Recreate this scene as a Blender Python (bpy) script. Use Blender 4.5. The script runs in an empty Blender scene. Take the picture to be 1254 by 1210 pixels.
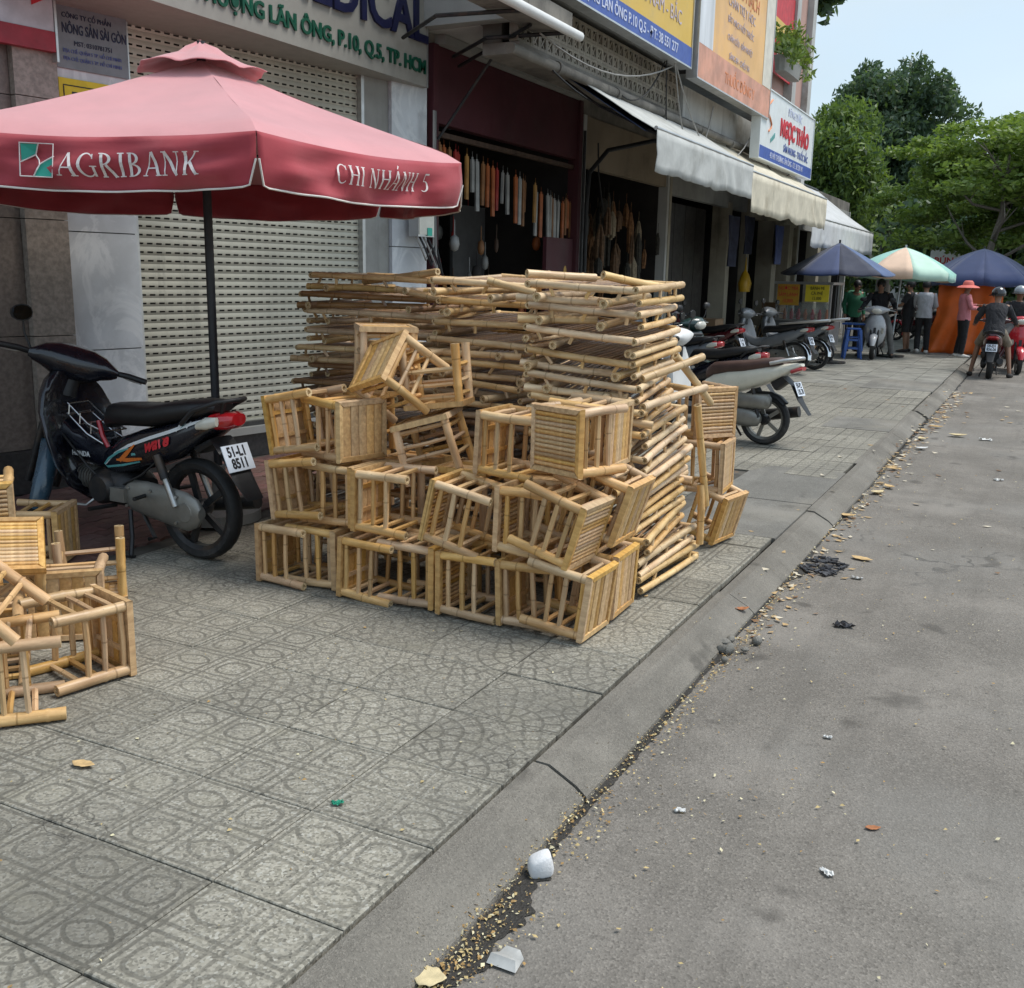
import bpy, bmesh, math, random, zlib
from mathutils import Vector, Matrix, Quaternion, noise as mnoise
PI = math.pi
R_ = math.radians
SC = bpy.context.scene
COL = SC.collection
rng = random.Random(7)

# ------------------------------------------------------------------ camera, sky, sun, exposure
cam_d = bpy.data.cameras.new('camera')
cam = bpy.data.objects.new('camera', cam_d)
COL.objects.link(cam)
rot = Matrix(((0.88858272, -0.1142635, 0.44425737), (0.45828206, 0.17899466, -0.87059661), (0.01995772, 0.97719229, 0.21141648)))
cam.matrix_world = Matrix.Translation((0, 0, 1.6)) @ rot.to_4x4()
cam_d.sensor_width = 36
cam_d.lens = 36 * 1250 / 1254
cam_d.clip_start = 0.05
cam_d.clip_end = 2000
SC.camera = cam
SC.view_settings.view_transform = 'Standard'
SC.view_settings.look = 'None'
SC.view_settings.gamma = 1
SC.view_settings.use_curve_mapping = False
SC.view_settings.exposure = 1.0

SUN_EL, SUN_AZ = 62.0, 55.0      # azimuth measured from +Y towards +X
world = bpy.data.worlds.new('World')
SC.world = world
world.use_nodes = True
wn, wl = world.node_tree.nodes, world.node_tree.links
wn.clear()
wo = wn.new('ShaderNodeOutputWorld')
bg = wn.new('ShaderNodeBackground')
sky = wn.new('ShaderNodeTexSky')
sky.sky_type = 'NISHITA'
sky.sun_disc = False
sky.sun_elevation = R_(SUN_EL)
sky.sun_rotation = R_(SUN_AZ)
sky.air_density = 1.2
sky.dust_density = 2.0
tc = wn.new('ShaderNodeTexCoord')
mp = wn.new('ShaderNodeMapping')
mp.inputs['Scale'].default_value = (1, 1, 2.6)
cn = wn.new('ShaderNodeTexNoise')
cn.inputs['Scale'].default_value = 2.2
cn.inputs['Detail'].default_value = 7
cn.inputs['Roughness'].default_value = 0.55
cr = wn.new('ShaderNodeValToRGB')
cr.color_ramp.elements[0].position = 0.38
cr.color_ramp.elements[0].color = (0.40, 0.40, 0.40, 1)
cr.color_ramp.elements[1].position = 0.62
cr.color_ramp.elements[1].color = (0.96, 0.96, 0.96, 1)
cc = wn.new('ShaderNodeMixRGB')
cc.inputs['Color1'].default_value = (3.0, 3.85, 4.5, 1)
cc.inputs['Color2'].default_value = (3.75, 4.4, 4.9, 1)
cn2 = wn.new('ShaderNodeTexNoise')
cn2.inputs['Scale'].default_value = 3.4
cn2.inputs['Detail'].default_value = 5
mx = wn.new('ShaderNodeMixRGB')
wl.new(tc.outputs['Generated'], mp.inputs['Vector'])
wl.new(mp.outputs[0], cn.inputs['Vector'])
wl.new(mp.outputs[0], cn2.inputs['Vector'])
wl.new(cn.outputs['Fac'], cr.inputs[0])
wl.new(cn2.outputs['Fac'], cc.inputs['Fac'])
wl.new(cr.outputs[0], mx.inputs['Fac'])
wl.new(sky.outputs[0], mx.inputs['Color1'])
wl.new(cc.outputs[0], mx.inputs['Color2'])
wl.new(mx.outputs[0], bg.inputs['Color'])
bg.inputs['Strength'].default_value = 0.1
wl.new(bg.outputs[0], wo.inputs[0])

sun_d = bpy.data.lights.new('sun', 'SUN')
sun_d.energy = 1.5
sun_d.angle = R_(24)
sun_d.color = (1, 0.96, 0.9)
sun = bpy.data.objects.new('sun', sun_d)
COL.objects.link(sun)
sdir = Vector((math.sin(R_(SUN_AZ)) * math.cos(R_(SUN_EL)), math.cos(R_(SUN_AZ)) * math.cos(R_(SUN_EL)), math.sin(R_(SUN_EL))))
sun.rotation_euler = (-sdir).to_track_quat('-Z', 'Y').to_euler()
sun.location = (0, 0, 20)

# ------------------------------------------------------------------ node helpers and materials
class X:
    """a value socket with arithmetic"""
    def __init__(s, nt, sock): s.nt, s.s = nt, sock
    def op(s, o, b=None, c=None):
        n = s.nt.nodes.new('ShaderNodeMath'); n.operation = o
        for i, v in enumerate((s, b, c)):
            if v is None: continue
            if isinstance(v, X): s.nt.links.new(v.s, n.inputs[i])
            else: n.inputs[i].default_value = v
        return X(s.nt, n.outputs[0])
    def __add__(s, b): return s.op('ADD', b)
    def __sub__(s, b): return s.op('SUBTRACT', b)
    def __mul__(s, b): return s.op('MULTIPLY', b)
    def __truediv__(s, b): return s.op('DIVIDE', b)
    def abs(s): return s.op('ABSOLUTE')
    def fract(s): return s.op('FRACT')
    def floor(s): return s.op('FLOOR')
    def pow(s, b): return s.op('POWER', b)
    def sqrt(s): return s.op('SQRT')
    def min(s, b): return s.op('MINIMUM', b)
    def max(s, b): return s.op('MAXIMUM', b)
    def step(s, a, b):            # smooth 0..1 between a and b
        n = s.nt.nodes.new('ShaderNodeMapRange'); n.interpolation_type = 'SMOOTHSTEP'
        s.nt.links.new(s.s, n.inputs[0]); n.inputs[1].default_value = a; n.inputs[2].default_value = b
        return X(s.nt, n.outputs[0])
    def mix(s, a, b):             # s = factor
        return a + (b - a) * s

def new_mat(name):
    m = bpy.data.materials.new(name)
    m.use_nodes = True
    nt = m.node_tree
    return m, nt, nt.nodes['Principled BSDF']

def tex_coord(nt, kind='Object'):
    return nt.nodes.new('ShaderNodeTexCoord').outputs[kind]

def noise_x(nt, vec, scale, detail=4, rough=0.55, stretch=None, dist=0):
    if stretch:
        m = nt.nodes.new('ShaderNodeMapping'); m.inputs['Scale'].default_value = stretch
        nt.links.new(vec, m.inputs[0]); vec = m.outputs[0]
    n = nt.nodes.new('ShaderNodeTexNoise')
    n.inputs['Scale'].default_value = scale; n.inputs['Detail'].default_value = detail
    n.inputs['Roughness'].default_value = rough; n.inputs['Distortion'].default_value = dist
    nt.links.new(vec, n.inputs['Vector'])
    return X(nt, n.outputs['Fac'])

def rgb_mix(nt, fac, a, b, mode='MIX'):
    n = nt.nodes.new('ShaderNodeMixRGB'); n.blend_type = mode
    for i, v in ((0, fac), (1, a), (2, b)):
        if isinstance(v, X): nt.links.new(v.s, n.inputs[i])
        elif isinstance(v, bpy.types.NodeSocket): nt.links.new(v, n.inputs[i])
        elif i == 0: n.inputs[0].default_value = v
        else: n.inputs[i].default_value = (*v, 1) if len(v) == 3 else v
    return n.outputs[0]

def bump(nt, bsdf, h, strength=0.3, dist=0.01):
    b = nt.nodes.new('ShaderNodeBump'); b.inputs['Strength'].default_value = strength; b.inputs['Distance'].default_value = dist
    nt.links.new(h.s, b.inputs['Height']); nt.links.new(b.outputs[0], bsdf.inputs['Normal'])

def M(name, col, rough=0.6, metal=0.0, var=0.12, scale=6, b=0.0, bscale=60, rnd=0.0, coat=0.0, stretch=None, dirt=None, dscale=2.0, sheen=0, alpha=1, trans=0, spec=0.5, damt=0.6, world=False, streak=0.0, folds=0.0):
    """a principled surface with noise-broken colour, optional relief, wear stains and per-object tint"""
    m, nt, p = new_mat(name)
    tcn = nt.nodes.new('ShaderNodeNewGeometry').outputs['Position'] if world else tex_coord(nt)
    f = noise_x(nt, tcn, scale, 5, 0.6, stretch)
    lo = tuple(max(0, c * (1 - var)) for c in col); hi = tuple(min(1, c * (1 + var)) for c in col)
    c = rgb_mix(nt, f.step(0.3, 0.7), lo, hi)
    if dirt:
        d = noise_x(nt, tcn, dscale, 6, 0.65)
        c = rgb_mix(nt, d.step(0.5, 0.72) * damt, c, dirt)
    if streak:
        k1 = noise_x(nt, tcn, 1.0, 6, 0.65, (7, 7, 0.45)); k2 = noise_x(nt, tcn, 0.7, 3)
        c = rgb_mix(nt, k1.step(0.5, 0.72) * k2.step(0.35, 0.65) * streak, c, tuple(x * 0.38 for x in col))
    if rnd:
        oi = X(nt, nt.nodes.new('ShaderNodeObjectInfo').outputs['Random'])
        hs = nt.nodes.new('ShaderNodeHueSaturation')
        nt.links.new(c, hs.inputs['Color']); nt.links.new((oi * (2 * rnd) + (1 - rnd)).s, hs.inputs['Value'])
        o2 = (oi * 17.31).fract()
        nt.links.new((o2 * (rnd * 0.8) + (1 - rnd * 0.4)).s, hs.inputs['Saturation'])
        nt.links.new(((oi * 7.7).fract() * 0.02 + 0.49).s, hs.inputs['Hue'])
        c = hs.outputs[0]
    nt.links.new(c, p.inputs['Base Color'])
    rr = noise_x(nt, tcn, scale * 2.3, 3)
    nt.links.new((rr * 0.3 + (rough - 0.15)).s, p.inputs['Roughness'])
    p.inputs['Metallic'].default_value = metal
    p.inputs['Coat Weight'].default_value = coat
    p.inputs['Specular IOR Level'].default_value = spec
    if sheen:
        p.inputs['Sheen Weight'].default_value = sheen; p.inputs['Sheen Roughness'].default_value = 0.5
    if trans: p.inputs['Transmission Weight'].default_value = trans
    if alpha < 1: p.inputs['Alpha'].default_value = alpha
    if folds: bump(nt, p, noise_x(nt, tcn, 9, 3, 0.5, (1, 1, 0.5), 1.2), folds, 0.05)
    elif b:
        bump(nt, p, noise_x(nt, tcn, bscale, 5, 0.6, stretch), b, 0.01)
    return m

# ------------------------------------------------------------------ mesh helpers
class MB:
    def __init__(s): s.v, s.f, s.m, s.mi = [], [], [], 0
    def add(s, vs, fs):
        o = len(s.v); s.v += [tuple(v) for v in vs]
        for f in fs: s.f.append(tuple(i + o for i in f)); s.m.append(s.mi)
        return s
    def box(s, c, d, rot=None):
        hx, hy, hz = d[0] / 2, d[1] / 2, d[2] / 2
        vs = [Vector((x * hx, y * hy, z * hz)) for z in (-1, 1) for y in (-1, 1) for x in (-1, 1)]
        if rot is not None: vs = [rot @ v for v in vs]
        c = Vector(c)
        return s.add([v + c for v in vs], [(0, 2, 3, 1), (4, 5, 7, 6), (0, 1, 5, 4), (2, 6, 7, 3), (0, 4, 6, 2), (1, 3, 7, 5)])
    def span(s, a, b):
        return s.box([(a[i] + b[i]) / 2 for i in range(3)], [abs(b[i] - a[i]) for i in range(3)])
    def loft(s, rings, cap=True, closed=False):
        n = len(rings[0]); o = []; fs = []
        vs = [p for r in rings for p in r]
        for k in range(len(rings) - (0 if closed else 1)):
            k2 = (k + 1) % len(rings)
            for i in range(n):
                j = (i + 1) % n
                fs.append((k * n + i, k * n + j, k2 * n + j, k2 * n + i))
        if cap and not closed:
            fs.append(tuple(range(n - 1, -1, -1))); fs.append(tuple((len(rings) - 1) * n + i for i in range(n)))
        return s.add(vs, fs)
    def tube(s, pts, r, n=8, cap=True, closed=False):
        pts = [Vector(p) for p in pts]
        rs = r if isinstance(r, (list, tuple)) else [r] * len(pts)
        rings = []; up = None
        for i, p in enumerate(pts):
            a = pts[(i - 1) % len(pts)] if (i or closed) else p
            b = pts[(i + 1) % len(pts)] if (i < len(pts) - 1 or closed) else p
            t = (b - a).normalized()
            if up is None: up = t.orthogonal().normalized()
            up = (up - t * up.dot(t)); up = up.normalized() if up.length > 1e-6 else t.orthogonal().normalized()
            w = t.cross(up)
            rings.append([p + (up * math.cos(q) + w * math.sin(q)) * rs[i] for q in (2 * PI * k / n for k in range(n))])
        return s.loft(rings, cap, closed)
    def ell(s, c, r, nu=12, nv=8, rot=None, z0=-1.0):
        c = Vector(c); rings = []
        a0 = math.asin(max(-1, z0))
        for k in range(nv + 1):
            a = a0 + (PI / 2 - a0) * k / nv
            a = min(max(a, -PI / 2 + 1e-3), PI / 2 - 1e-3)
            ring = []
            for i in range(nu):
                q = 2 * PI * i / nu
                v = Vector((r[0] * math.cos(a) * math.cos(q), r[1] * math.cos(a) * math.sin(q), r[2] * math.sin(a)))
                ring.append(c + (rot @ v if rot is not None else v))
            rings.append(ring)
        return s.loft(rings)
    def lathe(s, prof, n=16, c=(0, 0, 0), axis='z', cap=True):
        c = Vector(c); rings = []
        for r, z in prof:
            ring = []
            for i in range(n):
                q = 2 * PI * i / n
                a, b = r * math.cos(q), r * math.sin(q)
                ring.append(c + (Vector((a, b, z)) if axis == 'z' else Vector((a, z, b)) if axis == 'y' else Vector((z, a, b))))
            rings.append(ring)
        return s.loft(rings, cap)
    def prism(s, poly, a, b, axis='y'):
        def p3(u, v, w): return (u, w, v) if axis == 'y' else (u, v, w) if axis == 'z' else (w, u, v)
        n = len(poly)
        vs = [p3(u, v, a) for u, v in poly] + [p3(u, v, b) for u, v in poly]
        fs = [tuple(range(n)), tuple(range(2 * n - 1, n - 1, -1))] + [(i, i + n, (i + 1) % n + n, (i + 1) % n) for i in range(n)]
        return s.add(vs, fs)
    def quad(s, a, b, c, d): return s.add([a, b, c, d], [(0, 1, 2, 3)])
    def mesh(s, name, mat, smooth=None):
        me = bpy.data.meshes.new(name)
        me.from_pydata(s.v, [], s.f)
        for mm in (mat if isinstance(mat, (list, tuple)) else [mat]): me.materials.append(mm)
        if isinstance(mat, (list, tuple)): me.polygons.foreach_set('material_index', s.m)
        bm = bmesh.new(); bm.from_mesh(me); bmesh.ops.recalc_face_normals(bm, faces=bm.faces[:]); bm.to_mesh(me); bm.free()
        if smooth:
            me.shade_smooth()
            me.set_sharp_from_angle(angle=R_(smooth))
        me.update()
        return me
    def build(s, name, mat, parent=None, smooth=None, **kw):
        return put(name, s.mesh(name, mat, smooth), parent, **kw)

def put(name, me, parent=None, loc=None, rotm=None, **kw):
    o = bpy.data.objects.new(name, me)
    COL.objects.link(o)
    if parent is not None: o.parent = parent
    if rotm is not None:
        mt = rotm.to_4x4() if len(rotm.row) == 3 else rotm.copy()
        if loc is not None: mt.translation = Vector(loc)
        o.matrix_basis = mt
    elif loc is not None: o.location = loc
    for k, v in kw.items(): o[k] = v
    return o

def thing(name, label, cat, loc=(0, 0, 0), rz=0.0, group=None):
    o = bpy.data.objects.new(name, None); COL.objects.link(o)
    o.location = loc; o.rotation_euler = (0, 0, rz); o.empty_display_size = 0.1
    return tag(o, label, cat, group)

def tag(o, label, cat, group=None):
    o['label'] = label; o['category'] = cat
    if group: o['group'] = group
    return o

def struct(o):
    o['kind'] = 'structure'; return o

def copy_tree(o, label=None, parent=None):
    c = o.copy(); COL.objects.link(c)
    if parent is not None: c.parent = parent
    if label: c['label'] = label
    for ch in list(o.children): copy_tree(ch, None, c)
    return c

def axis_rot(d, up=Vector((0, 0, 1))):
    """rotation taking local z to d"""
    return Vector(d).to_track_quat('Z', 'Y').to_matrix()

def sring(c, a, b, n=14, p=2.6):
    """superellipse ring about c with half axes a, b (vectors)"""
    c, a, b = Vector(c), Vector(a), Vector(b); out = []
    for i in range(n):
        q = 2 * PI * i / n
        ca, sa = math.cos(q), math.sin(q)
        out.append(c + a * (math.copysign(abs(ca) ** (2 / p), ca)) + b * (math.copysign(abs(sa) ** (2 / p), sa)))
    return out

FONT_CACHE = {}
def text_mesh(txt, size, extrude=0.002, bold=0.0, shear=0.0, align='CENTER', sx=1.0):
    key = (txt, size, extrude, bold, shear, align, sx)
    if key in FONT_CACHE: return FONT_CACHE[key]
    cu = bpy.data.curves.new('lettering', 'FONT')
    cu.body = txt; cu.size = size; cu.extrude = extrude; cu.offset = bold; cu.shear = shear
    cu.align_x = align; cu.align_y = 'CENTER'; cu.resolution_u = 3
    o = bpy.data.objects.new('lettering', cu); COL.objects.link(o)
    dg = bpy.context.evaluated_depsgraph_get(); dg.update()
    me = bpy.data.meshes.new_from_object(o.evaluated_get(dg))
    bpy.data.objects.remove(o)
    if sx != 1.0: me.transform(Matrix.Diagonal((sx, 1, 1, 1)))
    FONT_CACHE[key] = me
    return me

def text(parent, txt, size, mat, loc, right, upv, name='lettering', **kw):
    """flat lettering: right and upv are the writing directions in the parent's space"""
    me = text_mesh(txt, size, **kw).copy()
    me.materials.clear(); me.materials.append(mat)
    r, u = Vector(right).normalized(), Vector(upv).normalized(); n = r.cross(u)
    return put(name, me, parent, loc, Matrix((r, u, n)).transposed())
# ------------------------------------------------------------------ shared materials
def bamboo_mat(name, dark, lite, rnd=0.2):
    m, nt, p = new_mat(name)
    co = tex_coord(nt)
    f = noise_x(nt, co, 5, 5, 0.6, (9, 9, 1.2))
    c = rgb_mix(nt, f.step(0.25, 0.75), dark, lite)
    g = noise_x(nt, co, 2.6, 3, 0.5, (3, 3, 1))
    c = rgb_mix(nt, g.step(0.56, 0.75) * 0.55, c, (dark[0] * 0.62, dark[1] * 0.52, dark[2] * 0.42))
    s = noise_x(nt, co, 90, 2, 0.5, (2, 2, 0.25))
    c = rgb_mix(nt, s.step(0.58, 0.72) * 0.3, c, (dark[0] * 0.45, dark[1] * 0.4, dark[2] * 0.35))
    st_ = noise_x(nt, co, 11, 5, 0.65, (1.6, 1.6, 0.5))
    c = rgb_mix(nt, st_.step(0.52, 0.68) * 0.5, c, (dark[0] * 0.68, dark[1] * 0.70, dark[2] * 0.78))
    pl_ = noise_x(nt, co, 7, 4, 0.6, (1, 1, 0.6))
    c = rgb_mix(nt, pl_.step(0.58, 0.74) * 0.45, c, (min(1, lite[0] * 1.12), min(1, lite[1] * 1.18), lite[2] * 1.4))
    sp_ = noise_x(nt, co, 130, 2, 0.5)
    c = rgb_mix(nt, sp_.step(0.70, 0.78) * 0.6, c, (dark[0] * 0.3, dark[1] * 0.28, dark[2] * 0.25))
    # nodes of the cane: a thin darker ring every 21 cm, shifted per object
    sep = nt.nodes.new('ShaderNodeSeparateXYZ'); nt.links.new(co, sep.inputs[0])
    oi = X(nt, nt.nodes.new('ShaderNodeObjectInfo').outputs['Random'])
    z = ((X(nt, sep.outputs[2]) / 0.235) + oi).fract()
    ring = (z - 0.5).abs().step(0.006, 0.022)
    c = rgb_mix(nt, (ring * -1.0 + 1.0) * 0.55, c, (dark[0] * 0.45, dark[1] * 0.4, dark[2] * 0.3))
    hs = nt.nodes.new('ShaderNodeHueSaturation')
    nt.links.new(c, hs.inputs['Color'])
    nt.links.new((oi * (2 * rnd) + (1 - rnd)).s, hs.inputs['Value'])
    nt.links.new(((oi * 13.3).fract() * 0.36 + 0.82).s, hs.inputs['Saturation'])
    nt.links.new(((oi * 5.1).fract() * 0.010 + 0.492).s, hs.inputs['Hue'])
    nt.links.new(hs.outputs[0], p.inputs['Base Color'])
    p.inputs['Roughness'].default_value = 0.42
    h = noise_x(nt, co, 40, 3, 0.5, (5, 5, 0.4)) * 0.4 + ring
    bump(nt, p, h, 0.25, 0.004)
    return m
BAMBOO = bamboo_mat('bamboo_cane', (0.45, 0.268, 0.112), (0.73, 0.49, 0.235))
BAMBOO_SLAT = bamboo_mat('bamboo_split', (0.47, 0.278, 0.112), (0.72, 0.48, 0.215), 0.14)
BAMBOO_OLD = bamboo_mat('bamboo_table', (0.50, 0.325, 0.15), (0.80, 0.59, 0.32), 0.2)
BAMBOO_SHADE_BROWN = bamboo_mat('bamboo_weathered', (0.21, 0.12, 0.058), (0.38, 0.235, 0.12), 0.22)  # darker brown cane with shade put into its colour, not weathering

m, nt, p = new_mat('cut_cane_end')
co = tex_coord(nt)
c = rgb_mix(nt, noise_x(nt, co, 120, 3).step(0.4, 0.6), (0.42, 0.29, 0.14), (0.66, 0.50, 0.29))
nt.links.new(c, p.inputs['Base Color']); p.inputs['Roughness'].default_value = 0.7
CANE_END = m

BLACK_PAINT = M('black_paint', (0.006, 0.007, 0.013), 0.26, coat=0.7, var=0.2, dirt=(0.03, 0.028, 0.025), dscale=3, damt=0.12)
BLACK_PLASTIC = M('black_plastic', (0.014, 0.014, 0.015), 0.5, b=0.08, bscale=300, var=0.25, dirt=(0.07, 0.06, 0.05), damt=0.35)
VINYL = M('black_vinyl', (0.012, 0.012, 0.013), 0.42, b=0.12, bscale=180, var=0.2)
BROWN_VINYL = M('brown_vinyl', (0.075, 0.04, 0.032), 0.45, b=0.12, bscale=180, var=0.2)
RUBBER = M('tyre_rubber', (0.016, 0.016, 0.016), 0.75, b=0.2, bscale=90, var=0.3, dirt=(0.09, 0.08, 0.07), dscale=6)
STEEL = M('bare_steel', (0.52, 0.52, 0.50), 0.38, metal=0.9, var=0.15, dirt=(0.12, 0.09, 0.06), dscale=7, damt=0.5)
ALLOY = M('cast_alloy', (0.27, 0.265, 0.24), 0.45, metal=0.6, var=0.15, dirt=(0.10, 0.085, 0.07), dscale=5, damt=0.6)
DARK_METAL = M('dark_metal', (0.035, 0.035, 0.036), 0.45, metal=0.5, var=0.3, dirt=(0.12, 0.08, 0.05), dscale=6)
CHROME = M('chrome', (0.72, 0.72, 0.72), 0.18, metal=1.0, var=0.06)
WHITE_PAINT = M('white_paint', (0.74, 0.74, 0.72), 0.4, var=0.05, dirt=(0.45, 0.42, 0.38), damt=0.3)
CREAM_PAINT = M('cream_paint', (0.66, 0.64, 0.54), 0.3, coat=0.4, var=0.05, dirt=(0.4, 0.37, 0.3), damt=0.3)
RED_LENS = M('red_lens', (0.42, 0.012, 0.018), 0.15, var=0.15, coat=0.8)
CLEAR_LENS = M('clear_lens', (0.62, 0.60, 0.52), 0.12, var=0.1, coat=0.8)
PLATE = M('plate_white', (0.70, 0.76, 0.84), 0.4, var=0.04, dirt=(0.4, 0.4, 0.4), damt=0.25)
INK = M('black_ink', (0.012, 0.012, 0.016), 0.5, var=0.1)
TEAL = M('teal_decal', (0.10, 0.33, 0.33), 0.3, var=0.1)
ORANGE_DECAL = M('orange_decal', (0.66, 0.17, 0.03), 0.3, var=0.1)
RED_DECAL = M('red_decal', (0.60, 0.03, 0.04), 0.3, var=0.1)
WHITE_DECAL = M('white_decal', (0.70, 0.72, 0.72), 0.3, var=0.05)
FENDER_BLUE = M('blue_black_paint', (0.035, 0.075, 0.11), 0.25, coat=0.6, var=0.2)
MAROON_PAINT = M('maroon_paint', (0.07, 0.008, 0.012), 0.25, coat=0.6, var=0.15)
RED_PAINT = M('red_paint', (0.52, 0.02, 0.03), 0.25, coat=0.6, var=0.1)
GREY_PAINT = M('grey_paint', (0.18, 0.19, 0.20), 0.35, coat=0.4, var=0.1)
GLASS_MIRROR = M('mirror_glass', (0.05, 0.055, 0.06), 0.12, metal=1.0, var=0.05)

# ------------------------------------------------------------------ pavement, kerb, road
def tile_mat(name, motif):
    m, nt, p = new_mat(name)
    gen = tex_coord(nt, 'Generated')
    ob = tex_coord(nt, 'Object')
    sep = nt.nodes.new('ShaderNodeSeparateXYZ'); nt.links.new(gen, sep.inputs[0])
    u, v = X(nt, sep.outputs[0]), X(nt, sep.outputs[1])
    if motif == 'rings':
        a, b = u * 2.0, v * 2.0
        par = ((a.floor() + b.floor()) / 2.0).fract() * 2.0
        px, py = a.fract() * 2.0 - 1.0, b.fract() * 2.0 - 1.0
        circ = ((px.pow(2).pow(1.5) + py.pow(2).pow(1.5)).pow(1 / 3.0) - 0.56).abs()
        x2 = px * px
        e1 = (x2 + (py - 0.42).pow(2)).sqrt(); e2 = (x2 + (py + 0.42).pow(2)).sqrt()
        eye = (e1.max(e2) - 0.84).abs()
        band = (px.abs() - 0.83).abs().min((py.abs() - 0.83).abs())
        d = par.mix(circ, eye).min(band)
        g = d.step(0.035, 0.085)
    elif motif == 'fan':
        cx, cy = u - 0.5, v * 1.0
        def fan(cx, cy):
            r = (cx * cx + cy * cy).sqrt()
            rr = r * 6.0
            k = rr.floor()
            ang = cx.op('ARCTAN2', cy)
            n = k * 3.0 + 3.0
            t = ((ang / PI + 1.0) * n + k * 0.37).fract()
            dr = (rr.fract() - 0.5).abs() * -1.0 + 0.5
            da = ((t - 0.5).abs() * -1.0 + 0.5) * (rr * PI) / n
            return r, dr.min(da)
        r1, d1 = fan(u - 0.5, v)
        r2, d2 = fan(u, v - 0.5)
        r3, d3 = fan(u - 1.0, v - 0.5)
        use = r1.step(0.5, 0.501)
        side = u.step(0.4999, 0.5001)
        d = use.mix(d1, side.mix(d2, d3))
        g = d.step(0.04, 0.13)
    else:
        a, b = u * 4.0, v * 4.0
        d = (((a.fract() - 0.5).abs() * -1.0 + 0.5)).min((b.fract() - 0.5).abs() * -1.0 + 0.5)
        g = d.step(0.03, 0.10)
    wob = noise_x(nt, ob, 14, 4)
    g = (g + (wob.step(0.55, 0.75) * 0.22)).min(1.0)
    # stone chips
    geo = nt.nodes.new('ShaderNodeNewGeometry').outputs['Position']
    vo = nt.nodes.new('ShaderNodeTexVoronoi'); vo.inputs['Scale'].default_value = 135
    nt.links.new(geo, vo.inputs['Vector'])
    chip = nt.nodes.new('ShaderNodeSeparateColor'); nt.links.new(vo.outputs['Color'], chip.inputs[0])
    ch = X(nt, chip.outputs[0])
    c = rgb_mix(nt, ch, (0.165, 0.155, 0.125), (0.345, 0.325, 0.270))
    c = rgb_mix(nt, X(nt, chip.outputs[1]).step(0.86, 0.93) * 0.45, c, (0.46, 0.455, 0.41))
    c = rgb_mix(nt, X(nt, chip.outputs[2]).step(0.84, 0.93) * 0.5, c, (0.06, 0.058, 0.05))
    st = noise_x(nt, geo, 1.1, 6, 0.6)
    c = rgb_mix(nt, st.step(0.42, 0.72) * 0.55, c, (0.12, 0.115, 0.10))
    st2 = noise_x(nt, geo, 5.5, 5, 0.6)
    c = rgb_mix(nt, st2.step(0.5, 0.75) * 0.35, c, (0.24, 0.225, 0.17))
    st3 = noise_x(nt, geo, 2.3, 5, 0.6).step(0.3, 0.7) * 0.42 + 0.30
    c = rgb_mix(nt, (g * -1.0 + 1.0) * st3, c, (0.085, 0.080, 0.066))
    v2 = nt.nodes.new('ShaderNodeTexVoronoi'); v2.feature = 'DISTANCE_TO_EDGE'; v2.inputs['Scale'].default_value = 1.1
    wv = nt.nodes.new('ShaderNodeVectorMath'); wv.operation = 'ADD'; nn = nt.nodes.new('ShaderNodeTexNoise'); nn.inputs['Scale'].default_value = 4; nn.inputs['Detail'].default_value = 6
    nt.links.new(geo, nn.inputs['Vector']); nt.links.new(nn.outputs['Color'], wv.inputs[0]); nt.links.new(geo, wv.inputs[1]); nt.links.new(wv.outputs[0], v2.inputs['Vector'])
    crk = (X(nt, v2.outputs['Distance']).step(0.003, 0.010) * -1.0 + 1.0) * noise_x(nt, geo, 0.9, 2).step(0.56, 0.66)
    c = rgb_mix(nt, crk * 0.7, c, (0.05, 0.047, 0.04))
    sp2 = noise_x(nt, geo, 9, 3, 0.4)
    c = rgb_mix(nt, sp2.step(0.70, 0.76) * 0.5, c, (0.07, 0.066, 0.056))
    oi = X(nt, nt.nodes.new('ShaderNodeObjectInfo').outputs['Random'])
    hs = nt.nodes.new('ShaderNodeHueSaturation'); nt.links.new(c, hs.inputs['Color'])
    nt.links.new((oi * 0.30 + 0.86).s, hs.inputs['Value']); nt.links.new(hs.outputs[0], p.inputs['Base Color'])
    p.inputs['Roughness'].default_value = 0.78
    p.inputs['Specular IOR Level'].default_value = 0.35
    bump(nt, p, g * 0.7 + ch * 0.10 + wob * 0.3, 0.42, 0.006)
    return m
TILE_RINGS, TILE_FAN, TILE_GRID = tile_mat('tile_rings', 'rings'), tile_mat('tile_fans', 'fan'), tile_mat('tile_grid', 'grid')

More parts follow.
